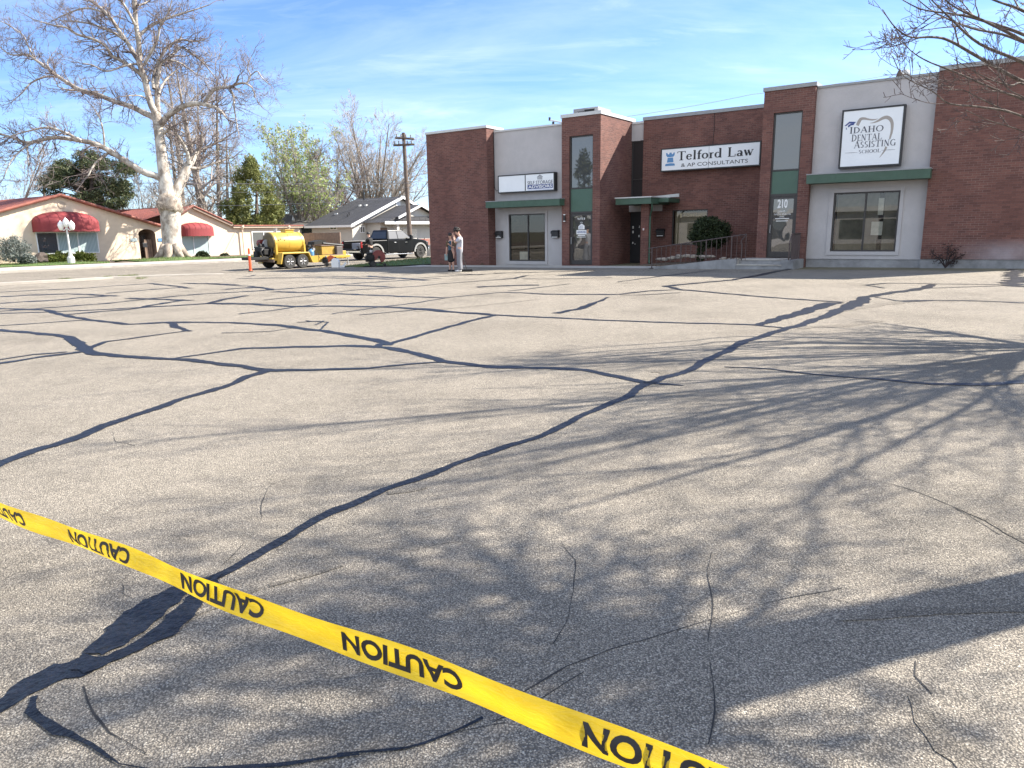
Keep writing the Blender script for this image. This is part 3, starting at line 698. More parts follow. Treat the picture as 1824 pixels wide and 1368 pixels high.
# left loop
S([(-20,836),(0,828),(60,806),(100,796),(150,778),(230,745),(320,712),(400,690),(440,672),(480,661)], [.14,.14,.13,.11,.14,.12,.12,.12,.13,.16])
S([(480,661),(560,660),(660,657),(740,650),(800,646)], [.12,.11,.09,.07,.05])
S([(480,661),(420,652),(340,644),(240,637),(180,632),(150,622),(128,607),(110,598),(40,592),(-20,588)], [.13,.12,.12,.12,.15,.16,.16,.12,.11,.10])
S([(-20,652),(0,648),(80,636),(150,627),(190,610),(260,600),(335,590)], [.13,.13,.12,.14,.10,.08,.06])
S([(300,575),(312,583),(340,591)], [.12,.12,.06])
S([(800,646),(740,632),(688,620),(620,617),(540,618),(430,622),(350,634),(300,642)], [.14,.14,.16,.13,.12,.11,.09,.06])
S([(800,646),(880,655),(960,658),(1040,660),(1100,672),(1150,682),(1218,688)], [.14,.14,.13,.12,.12,.12,.03])
S([(672,618),(690,611),(640,602),(570,590),(500,580),(440,577),(360,575),(300,575),(230,578),(150,570),(80,553),(-20,549)], [.12,.16,.15,.14,.14,.11,.10,.16,.10,.10,.10,.09])
S([(690,616),(740,600),(800,582),(850,570),(884,562)], [.14,.12,.12,.12,.13])
S([(884,562),(1000,568),(1100,572),(1250,577),(1345,580),(1400,586)], [.11,.10,.09,.09,.09,.08])
S([(884,562),(800,556),(760,551.5),(679,547),(591,546),(521,547),(449,542),(372,541),(350,543),(200,551),(100,556),(-20,560)], [.11,.12,.12,.12,.12,.12,.11,.15,.12,.10,.09,.09])
S([(1350,580),(1380,572),(1410,562),(1450,550),(1486,540)], [.10,.20,.22,.22,.18])
S([(1500,539.5),(1473,537.5),(1407,533),(1284,523),(1216,517),(1188,510.5),(1192,510),(1227,506),(1308,499),(1370,487),(1411,478)], [.09,.09,.09,.10,.12,.16,.14,.11,.10,.14,.10])
S([(1101,525),(1155,519),(1216,516.5)], [.06,.08,.04]); S([(1104,526),(1140,526),(1213,522)], .03)
S([(372,541),(400,534),(438,527)], [.14,.18,.16]); S([(425,560),(482,554),(521,548),(569,542)], [.09,.09,.09,.05])
S([(591,560),(640,553),(679,547),(750,539),(797,531),(887,521.5),(930,522),(972,525),(1101,525)], [.06,.06,.07,.06,.05,.05,.09,.10,.09])
S([(-20,557),(0,555),(100,548),(200,540),(262,533),(350,525),(416,521),(482,517),(547,512),(635,505),(720,500),(786,496)], [.12,.13,.13,.12,.13,.13,.12,.13,.12,.12,.10,.08], jit=.6)
S([(490,520),(547,522),(635,525),(720,529),(797,531)], [.14,.12,.10,.09,.06])
S([(383,507),(442,510),(486,516)], [.06,.08,.12]); S([(470,535),(547,527),(635,517),(750,510),(786,506),(880,499),(917,496.5),(939,491)], [.06,.06,.06,.06,.06,.07,.14,.12])
S([(990,559),(1030,552),(1049,545),(1060,539),(1084,530)], [.13,.14,.18,.08,.04]); S([(906,519),(960,513),(1016,506)], [.05,.05,.03])
S([(720,550),(800,556),(873,560)], [.08,.09,.08])
S([(720,497.5),(800,492),(860,489),(900,487)], [.05,.06,.05,.04]); S([(930,497),(980,497.5),(1090,495)], .04); S([(880,487),(940,486),(1060,482)], .09)
S([(1100,503),(1140,497),(1188,491.5),(1240,485),(1282,481)], [.05,.06,.09,.07,.05])
S([(1801,479.5),(1810,484),(1801,491.5),(1814,497),(1803,506),(1812,511),(1840,512)], [.12,.22,.20,.26,.26,.20,.06], jit=.9, wob=.02)
S([(1540,508.5),(1577,505),(1687,506.5),(1801,507.5)], [.08,.06,.06,.05]); S([(1545,508.5),(1575,514)], .06)
S([(1604,537.5),(1665,536),(1740,537),(1840,540.5)], [.14,.06,.06,.07]); S([(1600,537),(1560,530)], .05)
S([(1655,514),(1740,511),(1810,509)], .035)
S([(1290,655),(1370,660),(1450,668),(1560,676),(1660,685),(1740,685),(1840,681)], [.03,.05,.05,.06,.09,.11,.12])
S([(0,590),(-20,588)], .1); S([(-20,582),(60,577),(150,571)], .06); S([(0,642),(60,632),(120,628)], .07)
for k, (x0, y0, x1, y1) in enumerate([(0,521,150,514),(150,514,260,506),(0,529,120,524),(120,524,210,528),(0,541,90,536),(90,536,190,528),(265,505,340,514),(190,523,330,512),(330,505,420,508),(225,532,340,536),(110,562,230,552),(230,552,330,535),(420,497,560,495),(560,495,700,498),(650,492,760,500),(540,492,640,494),(780,488,860,490),(400,516,470,512),(600,508,700,512),(850,512,960,508)]):
    S([(x0,y0),((x0+x1)/2,(y0+y1)/2-.6),(x1,y1)], .10+.03*(k % 3), jit=.5)
S([(430,494),(446,492.5),(455,490)], .10); S([(755,551.5),(700,556),(640,562)], .05); S([(530,575),(575,573),(560,580)], .04); S([(395,594),(480,592),(520,586)], .03)
S([(570,588),(585,575),(545,572)], .04)
# unsealed hairlines and worn old sealer near us
Hh([(520,852),(492,866),(484,890),(470,925),(440,962),(395,1010)], .010); Hh([(200,770),(208,788),(240,795)], .012)
Hh([(238,1018),(210,1040),(214,1062),(235,1068)], .008); Hh([(1000,968),(1020,1000),(1021,1055),(1005,1110),(985,1150)], .012)
Hh([(1268,985),(1272,1080),(1273,1180),(1271,1270),(1262,1330)], .012); Hh([(905,1250),(1010,1190),(1090,1160),(1150,1142)], .016)
Hh([(1150,1142),(1230,1110),(1330,1078),(1420,1062),(1500,1050)], .010); Hh([(1530,852),(1600,872),(1690,905),(1780,955)], .016)
Hh([(880,1290),(960,1240),(1040,1200)], .010); Hh([(720,985),(830,972),(900,978)], .006); Hh([(1630,1180),(1660,1240)], .012)
Hh([(1430,1060),(1520,1075),(1560,1130)], .006); Hh([(300,890),(420,880),(520,858)], .006)
O([(1500,1108),(1570,1098),(1640,1092),(1720,1092),(1840,1088)], [.01,.05,.06,.05,.06])
O([(1628,1242),(1660,1290),(1700,1340),(1740,1380)], [.03,.08,.09,.10]); O([(1700,905),(1760,930),(1850,980)], [.01,.025,.03])
O([(480,1046),(540,1030),(612,1010)], [.05,.035,.01]); O([(350,1098),(400,1082),(460,1050)], [.02,.03,.03])
O([(1160,664),(1180,663),(1176,674)], [.04,.10,.10]); O([(690,880),(760,870)], .05)
O([(1420,585),(1520,580),(1560,572)], .25); O([(1480,555),(1560,545),(1640,535)], .3); O([(740,556),(860,545),(960,533)], .15)
tag_structure(seal.build('crack_sealant', MT['seal'])); tag_structure(hair.build('hairline_cracks', MT['hair'])); tag_structure(old.build('worn_sealant', MT['oldseal']))

# ------------------------------------------------------------------ the two-storey brick building
BO = (-12.5, 29.5, 0.0)
bld = thing('office_building', 'long two-storey red brick office building with grey stucco bays and green canopies', 'building', xyz(*BO), YAW)
def B(mb, name, m, parent=bld, **k): return mb.build(name, m, parent, BO, **k)
def holed_wall(mb, u0, u1, z0, z1, w, holes, depth=0.12):
    us = sorted({u0, u1, *[h[0] for h in holes], *[h[1] for h in holes]}); zs = sorted({z0, z1, *[h[2] for h in holes], *[h[3] for h in holes]})
    for a, b in zip(us, us[1:]):
        for c, d in zip(zs, zs[1:]):
            if any(a >= h[0]-1e-6 and b <= h[1]+1e-6 and c >= h[2]-1e-6 and d <= h[3]+1e-6 for h in holes): continue
            mb.add([(a, w, c), (b, w, c), (b, w, d), (a, w, d)], [(0, 1, 2, 3)])
    e = depth
    for a, b, c, d in holes:
        mb.add([(a, w, c), (a, w, d), (a, w+e, d), (a, w+e, c)], [(0, 1, 2, 3)]); mb.add([(b, w, c), (b, w+e, c), (b, w+e, d), (b, w, d)], [(0, 1, 2, 3)])
        mb.add([(a, w, d), (b, w, d), (b, w+e, d), (a, w+e, d)], [(0, 1, 2, 3)]); mb.add([(a, w, c), (a, w+e, c), (b, w+e, c), (b, w, c)], [(0, 1, 2, 3)])
    return mb
def frame_mb(u0, u1, z0, z1, w, t=.05, d=.07, mull=(), trans=()):
    mb = MB()
    mb.box(u0, u0+t, w, w+d, z0, z1); mb.box(u1-t, u1, w, w+d, z0, z1); mb.box(u0+t, u1-t, w, w+d, z0, z0+t); mb.box(u0+t, u1-t, w, w+d, z1-t, z1)
    for x in mull: mb.box(x-t/2, x+t/2, w+.004, w+d, z0+t, z1-t)
    for z in trans: mb.box(u0+t, u1-t, w+.006, w+d, z-t/2, z+t/2)
    return mb
def pane_mb(u0, u1, z0, z1, w): return MB().add([(u0, w, z0), (u1, w, z0), (u1, w, z1), (u0, w, z1)], [(0, 1, 2, 3)])
def window(u0, u1, z0, z1, w, t=.05, mull=(), trans=(), gm=None, d=.07):
    fr = B(frame_mb(u0, u1, z0, z1, w, t, d, mull, trans), 'window', MT['bronze'])
    xs = [u0+t] + [x for m_ in mull for x in (m_-t/2, m_+t/2)] + [u1-t]
    for a, b in zip(xs[::2], xs[1::2]):
        B(pane_mb(a, b, z0+t, z1-t, w+d*.6), 'pane', gm or MT['glass'], fr)
    return fr
def surround(u0, u1, z0, z1, a0, a1, b0, b1, w, d=.035):
    mb = MB(); mb.box(u0, a0, w-d, w+.05, z0, z1); mb.box(a1, u1, w-d, w+.05, z0, z1); mb.box(a0, a1, w-d, w+.05, z0, b0); mb.box(a0, a1, w-d, w+.05, b1, z1)
    return B(mb, 'window_surround', MT['stucco'])
# clear panes with blinds behind
def clear_glass(name, refl):
    m, nt, b = new_mat(name); L = nt.links
    tr = N(nt, 'ShaderNodeBsdfTransparent'); tr.inputs['Color'].default_value = (.62, .62, .58, 1)
    gl = N(nt, 'ShaderNodeBsdfGlossy'); gl.inputs['Roughness'].default_value = .012; gl.inputs['Color'].default_value = (.9, .9, .88, 1)
    mx = N(nt, 'ShaderNodeMixShader'); mx.inputs[0].default_value = refl
    L.new(tr.outputs[0], mx.inputs[1]); L.new(gl.outputs[0], mx.inputs[2]); L.new(mx.outputs[0], nt.nodes['Material Output'].inputs['Surface']); return m
MT['clear'] = clear_glass('clear_pane', 0.075)

# walls
UL, UT0, UT1, UM, UR0, UR1, UB, UE = -25.97, -22.06, -17.77, -15.77, -8.72, -6.86, -2.93, 1.0
WB = 43.5
mb = MB(); mb.add([(UL,29.5,-.4),(UT0,29.5,-.4),(UT0,29.5,6.6),(UL,29.5,6.6)], [(0,1,2,3)]); mb.add([(UT0,29.5,-.4),(UT0,30.12,-.4),(UT0,30.12,6.6),(UT0,29.5,6.6)], [(0,1,2,3)])
mb.add([(UL,WB,-.4),(UL,29.5,-.4),(UL,29.5,6.6),(UL,WB,6.6)], [(0,1,2,3)]); mb.add([(UL,WB,-.4),(UL,WB,6.6),(UE,WB,6.6),(UE,WB,-.4)], [(0,1,2,3)])
B(mb, 'brick_wall', MT['brick'], uv=True)
mb = MB(); holed_wall(mb, UT1, UM, -.3, 6.62, 29.5, [(-17.38, -16.15, .04, 5.79)], .16)
mb.add([(UM,29.5,-.3),(UM,32.66,-.3),(UM,32.66,6.62),(UM,29.5,6.62)], [(0,1,2,3)]); mb.add([(UT1,30.12,-.3),(UT1,29.5,-.3),(UT1,29.5,6.62),(UT1,30.12,6.62)], [(0,1,2,3)])
B(mb, 'tower_wall', MT['brick'], uv=True)
mb = MB(); holed_wall(mb, -15.11, UR0, -.3, 6.6, 32.5, [(-13.57, -11.87, .88, 2.47)], .14); mb.add([(-15.11,32.66,-.3),(-15.11,32.5,-.3),(-15.11,32.5,6.6),(-15.11,32.66,6.6)], [(0,1,2,3)])
B(mb, 'brick_wall', MT['brick'], uv=True)
mb = MB(); holed_wall(mb, UR0, UR1, -.3, 6.70, 29.5, [(-8.33, -7.26, .43, 5.88)], .16)
mb.add([(UR1,29.5,-.3),(UR1,29.76,-.3),(UR1,29.76,6.70),(UR1,29.5,6.70)], [(0,1,2,3)]); mb.add([(UR0,32.5,-.3),(UR0,29.5,-.3),(UR0,29.5,6.70),(UR0,32.5,6.70)], [(0,1,2,3)])
B(mb, 'tower_wall', MT['brick'], uv=True)
mb = MB(); mb.add([(UB,29.5,.43),(UE,29.5,.43),(UE,29.5,6.70),(UB,29.5,6.70)], [(0,1,2,3)]); mb.add([(UB,29.76,.43),(UB,29.5,.43),(UB,29.5,6.70),(UB,29.76,6.70)], [(0,1,2,3)])
mb.add([(UE,29.5,.43),(UE,WB,.43),(UE,WB,6.70),(UE,29.5,6.70)], [(0,1,2,3)])
B(mb, 'brick_wall', MT['brick_worn'], uv=True)
mb = MB(); holed_wall(mb, UT0, UT1, -.3, 6.43, 30.1, [(-21.21, -19.06, .16, 2.45)], .1); B(mb, 'stucco_wall', MT['stucco'])
mb = MB(); holed_wall(mb, UR1, UB, .40, 6.64, 29.75, [(-6.0, -3.78, .68, 2.84)], .1); B(mb, 'stucco_wall', MT['stucco'])
mb = MB(); mb.box(UM, -15.11, 32.62, 32.9, 5.72, 6.5); B(mb, 'stucco_panel', MT['stucco'])
mb = MB(); mb.box(UR1+.01, UB, 29.78, 30.1, -.4, .40); mb.box(UB, UE-.02, 29.53, 30.1, -.4, .425); mb.add([(UE-.02,29.53,-.4),(UE-.02,WB,-.4),(UE-.02,WB,.43),(UE-.02,29.53,.43)], [(0,1,2,3)])
B(mb, 'foundation', MT['found'])
mb = MB()
for a_, b_, w_ in ((UL+.2, UT0, 29.7), (UT0, UT1, 30.4), (UT1, UM, 29.7), (UM, UR0, 32.8), (UR0, UR1, 29.7), (UR1, UB, 30.0), (UB, UE-.2, 29.7)): mb.add([(a_,w_,6.3),(b_,w_,6.3),(b_,WB-.1,6.3),(a_,WB-.1,6.3)], [(0,1,2,3)])
B(mb, 'roof', MT['coping'])
# copings: pale metal caps
mb = MB(); mb.box(UL-.04, UT0+.04, 29.45, 30.9, 6.585, 6.70); mb.box(UL-.04, UL+.3, 30.9, WB, 6.585, 6.70); B(mb, 'coping', MT['coping_w'])
mb = MB(); mb.box(UT0+.045, UT1-.045, 30.05, 30.5, 6.41, 6.49); B(mb, 'coping', MT['coping_w'])
mb = MB(); mb.box(UT1-.04, UM+.04, 29.45, 32.9, 6.605, 6.75); B(mb, 'coping', MT['coping_w'])
mb = MB(); mb.box(UM+.045, -15.12, 32.57, 32.95, 6.48, 6.58); B(mb, 'coping', MT['coping_w'])
mb = MB(); mb.box(-15.14, UR0-.045, 32.46, 32.9, 6.58, 6.73); B(mb, 'coping', MT['coping'])
B(MB().tube([(-11.74, 32.485, 6.57), (-11.72, 32.485, 5.9), (-11.76, 32.485, 5.2)], .010, 5), 'cable', MT['black'])
mb = MB(); mb.box(UR0-.04, UR1+.04, 29.45, 32.9, 6.69, 6.83); B(mb, 'coping', MT['coping'])
mb = MB(); mb.box(UR1+.045, UB-.005, 29.71, 30.1, 6.62, 6.70); B(mb, 'coping', MT['coping'])
mb = MB(); mb.box(UB-.002, UE+.04, 29.45, 29.95, 6.685, 6.83); mb.box(UE-.25, UE+.04, 29.95, WB, 6.685, 6.83); B(mb, 'coping', MT['coping'])
mb = MB(); mb.tube([(UT0+.03, 30.06, 6.5), (UT0+.03, 30.06, 5.0), (UT0+.035, 30.05, 3.8), (UT0+.12, 30.05, 3.62), (UT0+.4, 30.0, 3.62)], .014, 6); B(mb, 'cable', MT['black'])

# left bay: display window, canopy
surround(-21.35, -18.93, .0, 2.57, -21.21, -19.06, .16, 2.45, 30.1)
fr = window(-21.21, -19.06, .16, 2.45, 30.12, .06, mull=(-20.09,), gm=MT['clear'])
mb = MB(); mb.box(-20.72, -20.15, 30.30, 30.33, .22, .62); B(mb, 'notice_board', MT['paper'], fr)
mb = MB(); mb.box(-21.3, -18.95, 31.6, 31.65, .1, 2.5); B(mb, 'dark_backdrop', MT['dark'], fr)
def canopy(u0, u1, w0, w1, z0, z1, name='canopy'):
    mb = MB(); mb.box(u0, u1, w0, w1, z0, z1)
    n = int((u1-u0)/.9)
    for i in range(1, n): x = u0+(u1-u0)*i/n; mb.box(x-.006, x+.006, w0-.006, w0, z0+.01, z1-.01)
    c = B(mb, name, MT['green'])
    m2 = MB(); m2.box(u0-.015, u1+.015, w0-.015, w1, z1+.002, z1+.035); B(m2, 'flashing', MT['coping'], c)
    return c
canopy(-21.86, -17.62, 29.05, 30.08, 2.76, 3.05)
canopy(-6.86, -2.84, 29.0, 29.74, 3.18, 3.49)
# left tower: tall window, green panel, glass door
window(-17.38, -16.15, 3.48, 5.79, 29.58, .06, gm=MT['glass_up'])
mb = MB(); mb.box(-17.33, -16.2, 29.60, 29.66, 2.46, 3.47); B(mb, 'spandrel_panel', MT['greenp'])
mb = MB(); mb.box(-17.38, -17.33, 29.58, 29.66, .04, 3.48); mb.box(-16.20, -16.15, 29.58, 29.66, .04, 3.48); mb.box(-17.33, -16.2, 29.575, 29.66, 2.38, 2.46); B(mb, 'door_frame', MT['bronze'])
def glass_door(u0, u1, z0, z1, w, t=.09, bottom=.2, gm=None, hside=-1):
    mb = MB(); mb.box(u0, u0+t, w, w+.05, z0, z1); mb.box(u1-t, u1, w, w+.05, z0, z1); mb.box(u0+t, u1-t, w, w+.05, z0, z0+bottom); mb.box(u0+t, u1-t, w, w+.05, z1-t, z1)
    d = B(mb, 'door', MT['bronze']); B(pane_mb(u0+t, u1-t, z0+bottom, z1-t, w+.03), 'pane', gm or MT['glass_w'], d)
    hx = u0+t*.5 if hside < 0 else u1-t*.5
    m2 = MB(); m2.tube([(hx, w-.001, z0+.95), (hx, w-.06, z0+.95), (hx, w-.06, z0+1.25), (hx, w-.001, z0+1.25)], .013, 6); B(m2, 'handle', MT['steel'], d)
    return d
d1 = glass_door(-17.33, -16.2, .05, 2.37, 29.60)
mb = MB(); put_text(mb, 'SUITE B', -16.99, -16.60, 2.10, .085, 29.622, bold=.03); put_text(mb, '204', -16.87, -16.72, 1.94, .06, 29.622)
mb.add([(-17.05,29.622,1.44),(-16.52,29.622,1.44),(-16.52,29.622,1.63),(-17.05,29.622,1.63)], [(0,1,2,3)])
mb.add([(-16.95,29.622,1.66),(-16.62,29.622,1.66),(-16.62,29.622,1.82),(-16.70,29.622,1.88),(-16.78,29.622,1.92),(-16.86,29.622,1.87),(-16.95,29.622,1.80)], [(0,1,2,3,4,5,6)])
mb.box(-16.98, -16.58, 29.621, 29.622, 1.37, 1.41); mb.box(-17.03, -16.55, 29.621, 29.622, 1.30, 1.325); B(mb, 'white_decal', MT['white'], d1)
mb = MB(); put_text(mb, 'ADVISORS', -17.01, -16.56, 1.495, .085, 29.619, bold=.04)
for x in (-16.90, -16.83, -16.76): mb.add([(x,29.619,1.68),(x+.018,29.619,1.68),(x+.018,29.619,1.86-abs(x+16.78)*.5),(x,29.619,1.85-abs(x+16.78)*.5)], [(0,1,2,3)])
B(mb, 'blue_decal', MT['navy'], d1)
# recess: dark side window over the porch, dark entrance door
window(UM, -15.12, 3.06, 5.70, 32.66, .05, trans=(3.97,), gm=MT['glass'])
d3 = B(MB().box(UM+.01, -15.14, 32.64, 32.70, .02, 2.44), 'door', MT['black'])
for x, z, a in ((-15.62, 1.72, .06), (-15.62, 1.50, .06), (-15.62, .98, .045), (-15.28, 1.75, .05), (-15.3, 1.3, .05), (-15.5, .92, .03)): B(MB().box(x-a*.6, x+a*.6, 32.632, 32.638, z-a, z+a), 'door_notice', MT['paper'], d3)
mb = MB(); mb.box(UM+.01, -14.06, 32.44, 32.60, 2.45, 2.74); B(mb, 'porch_header', MT['stucco'])
# porch: brick post, flat green roof with white flashing, downspout
mb = MB(); mb.box(-14.43, -14.04, 30.95, 31.35, -.2, 2.73); B(mb, 'porch_post', MT['brick'], uv=True)
mb = MB(); mb.box(-15.46, -13.71, 30.42, 32.49, 2.73, 3.0); c = B(mb, 'porch_roof', MT['green'])
mb = MB(); mb.box(-15.49, -13.68, 30.38, 32.49, 3.002, 3.05); B(mb, 'flashing', MT['coping_w'], c)
mb = MB(); mb.prism([(-15.05, 3.052), (-13.24, 3.06), (-13.24, 3.21), (-15.05, 3.10)], 32.44, 32.49); B(mb, 'wall_flashing', MT['coping_w'], c)
mb = MB(); mb.box(-13.72, -13.22, 31.2, 32.49, 2.80, 2.98); B(mb, 'gutter_box', MT['green'], c)
mb = MB(); mb.tube([(-13.72, 30.5, 2.85), (-13.74, 30.62, 2.55), (-13.96, 30.92, 2.2), (-13.97, 30.93, 1.0), (-13.97, 30.93, .22), (-13.9, 30.8, .08)], .04, 8); B(mb, 'downspout', MT['green'])
# middle bay window with cream blinds and gilt lettering
fr = window(-13.57, -11.87, .88, 2.47, 32.55, .05, gm=MT['clear'], d=.06)
mb = MB()
for i in range(26): z = .96+i*.055; mb.add([(-13.25, 32.70, z), (-11.93, 32.70, z), (-11.93, 32.725, z+.045), (-13.25, 32.725, z+.045)], [(0,1,2,3)])
mb.box(-13.5, -13.27, 32.71, 32.73, .9, 2.42); B(mb, 'blind', MT['blind'], fr)
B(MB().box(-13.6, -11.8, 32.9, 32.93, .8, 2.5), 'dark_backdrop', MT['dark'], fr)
mb = MB(); put_roman(mb, 'Telford Law', -13.07, -12.15, 2.16, .16, 32.582, thick=.13, thin=.055); put_text(mb, 'I', -13.22, -13.12, 2.14, .16, 32.582, bold=.1); B(mb, 'window_lettering', mat('gilt', (.40, .34, .22), .5), fr)
# right tower
fr = window(-8.33, -7.26, 3.74, 5.88, 29.58, .055, gm=MT['glass_up'])
mb = MB(); mb.box(-8.28, -7.31, 29.60, 29.66, 2.88, 3.73); B(mb, 'spandrel_panel', MT['greenp'])
mb = MB(); mb.box(-8.33, -8.28, 29.58, 29.66, .43, 3.74); mb.box(-7.31, -7.26, 29.58, 29.66, .43, 3.74); mb.box(-8.28, -7.31, 29.575, 29.66, 2.79, 2.88); B(mb, 'door_frame', MT['bronze'])
d2 = glass_door(-8.28, -7.31, .45, 2.79, 29.60, .10, .22)
mb = MB(); put_text(mb, '210', -8.02, -7.64, 2.36, .30, 29.622, bold=.05)
put_text(mb, 'IDAHO', -8.0, -7.72, 2.18, .07, 29.622); put_text(mb, 'DENTAL ASSISTING', -8.13, -7.50, 2.08, .055, 29.622)
mb.box(-7.92, -7.74, 29.621, 29.622, 2.0, 2.02); mb.box(-8.08, -7.55, 29.621, 29.622, 1.93, 1.955); mb.box(-8.04, -7.60, 29.621, 29.622, 1.84, 1.865)
B(mb, 'door_lettering', MT['white'], d2)
# right bay: window with vertical blinds, a notice and a strip light inside
surround(-6.15, -3.66, .55, 2.97, -6.0, -3.78, .68, 2.84, 29.75)
fr = window(-6.0, -3.78, .68, 2.84, 29.77, .06, mull=(-4.90,), gm=MT['clear'])
mb = MB()
for i in range(24):
    x = -5.9+i*.089
    if -4.55 < x < -4.30: continue
    mb.add([(x, 30.02, .72), (x+.086, 30.05, .72), (x+.086, 30.05, 2.8), (x, 30.02, 2.8)], [(0,1,2,3)])
B(mb, 'vertical_blind', MT['vblind'], fr)
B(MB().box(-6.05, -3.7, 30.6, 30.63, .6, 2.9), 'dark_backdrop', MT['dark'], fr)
mb = MB(); mb.box(-4.68, -4.30, 29.98, 29.99, 1.27, 1.76); mb.box(-4.50, -4.32, 29.985, 29.995, 2.0, 2.6); B(mb, 'paper_notice', MT['paper'], fr)

# ------------------------------------------------------------------ signs on the building
def sign_box(name, label, u0, u1, z0, z1, wf, depth, bw=.055):
    o = thing(name, label, 'sign', xyz((u0+u1)/2, wf, (z0+z1)/2), YAW); O_ = ((u0+u1)/2, wf, (z0+z1)/2)
    mb = MB(); mb.box(u0, u1, wf+.02, wf+depth, z0, z1)
    mb.box(u0, u0+bw, wf, wf+.02, z0, z1); mb.box(u1-bw, u1, wf, wf+.02, z0, z1); mb.box(u0+bw, u1-bw, wf, wf+.02, z0, z0+bw); mb.box(u0+bw, u1-bw, wf, wf+.02, z1-bw, z1)
    mb.build('cabinet', MT['black'], o, O_)
    MB().add([(u0+bw, wf+.012, z0+bw), (u1-bw, wf+.012, z0+bw), (u1-bw, wf+.012, z1-bw), (u0+bw, wf+.012, z1-bw)], [(0,1,2,3)]).build('face', MT['sign'], o, O_)
    return o, O_
# law office
wf = 32.18; a = fp(1177.5, 265, wf); b = fp(1356, 250.5, wf); a2 = fp(1177.5, 307, wf); b2 = fp(1356, 294, wf)
su0, su1, sz0, sz1 = a[0], b[0], (a2[1]+b2[1])/2, (a[1]+b[1])/2
so_, O_ = sign_box('wall_sign', 'long white sign box with blue rook and black Telford Law lettering on the brick wall', su0, su1, sz0, sz1, wf, .31, .05)
def P_(x, y): return fp(x, y, wf+.006)
q0 = P_(1206, 285.5); q1 = P_(1341.5, 276.5); h_ = P_(1208, 269.5)[1]-q0[1]
mb = MB(); put_roman(mb, 'Telford Law', q0[0], q1[0]+.02, (q0[1]+q1[1])/2, h_, wf+.007, thick=.185, thin=.065)
mb.build('main_lettering', MT['ink'], so_, O_)
q0 = P_(1213, 297.5); q1 = P_(1332, 289.5)
mb = MB(); put_text(mb, '& AP CONSULTANTS', q0[0], q1[0], (q0[1]+q1[1])/2, .155, wf+.007, bold=.0, xs=1.5); mb.build('small_lettering', MT['ink'], so_, O_)
mb = MB(); u0_ = P_(1185, 290)[0]; u1_ = P_(1202, 290)[0]; zb = P_(1193, 295.5)[1]; zt = P_(1193, 272)[1]; w_ = u1_-u0_; hh = zt-zb
def rk(p): return [(u0_+x*w_, wf+.007, zb+y*hh) for x, y in p]
mb.poly(rk([(0,0),(1,0),(1,.10),(.93,.17),(.5,.2),(.07,.17),(0,.10)])); mb.poly(rk([(.17,.26),(.86,.26),(.80,.62),(.24,.62)]))
mb.poly(rk([(.2,.68),(.5,.66),(.82,.68),(.95,.80),(.97,1.0),(.83,.98),(.78,.88),(.66,.88),(.63,1.0),(.42,1.0),(.38,.88),(.26,.88),(.2,.98),(.05,1.0),(.08,.80)]))
mb.build('rook_emblem', MT['blue'], so_, O_)
mb = MB(); x = P_(1262, 290)[0]; mb.box(x-.006, x+.006, wf+.005, wf+.008, sz0+.05, sz1-.05); mb.build('seam', MT['grey'], so_, O_)
# storage advisors
wf = 29.82; a = fp(886.5, 313.5, wf); b = fp(987.5, 305.5, wf); a2 = fp(887.5, 344.8, wf); b2 = fp(987, 339.2, wf)
so_, O_ = sign_box('wall_sign', 'half-blank white sign box reading SELF STORAGE ADVISORS in blue on the left grey bay', a[0], b[0], (a2[1]+b2[1])/2, (a[1]+b[1])/2, wf, .27, .05)
mb = MB(); x = fp(935.5, 326, wf)[0]; mb.box(x-.02, x+.02, wf-.002, wf+.011, O_[2]-.36, O_[2]+.36); mb.build('divider', MT['black'], so_, O_)
def P_(x, y): return fp(x, y, wf+.006)
c0 = P_(939.5, 330); c1 = P_(984.5, 327)
mb = MB(); put_text(mb, 'SELF STORAGE', c0[0], c1[0], P_(962, 327.4)[1], .15, wf+.007, bold=.02); mb.build('main_lettering', MT['slate'], so_, O_)
zA, zB = P_(962, 335.8)[1], P_(962, 328.3)[1]
MB().add([(c0[0], wf+.008, zA), (c1[0], wf+.008, zA), (c1[0], wf+.008, zB), (c0[0], wf+.008, zB)], [(0,1,2,3)]).build('blue_band', MT['navy'], so_, O_)
mb = MB(); put_text(mb, 'ADVISORS', c0[0]+.04, c1[0]-.04, zA+.035, zB-zA-.07, wf+.004, bold=.04); mb.build('band_lettering', MT['white'], so_, O_)
mb = MB(); put_text(mb, 'SELF STORAGE ADVISORS', c0[0]+.02, c1[0]-.02, zA-.085, .06, wf+.007); mb.build('small_lettering', mat('pale_blue_ink', (.45, .5, .7), .5), so_, O_)
mb = MB()
for i, (x0, t0) in enumerate(((957.5, 316), (959.3, 314), (961.1, 312.6), (962.9, 313.6), (964.7, 315))):
    ua, za = P_(x0, 319.8); ub, zb2 = P_(x0, t0); mb.box(ua, ua+.03, wf+.006, wf+.008, za, zb2)
ua, za = P_(956.5, 315.5); ub, zb2 = P_(961.5, 310.8); uc, zc = P_(966.5, 314.5)
mb.add([(ua, wf+.007, za), (ub, wf+.007, zb2), (uc, wf+.007, zc), (uc, wf+.007, zc-.025), (ub, wf+.007, zb2-.03), (ua, wf+.007, za-.025)], [(0,5,4,1), (1,4,3,2)])
mb.build('building_emblem', MT['slate'], so_, O_)
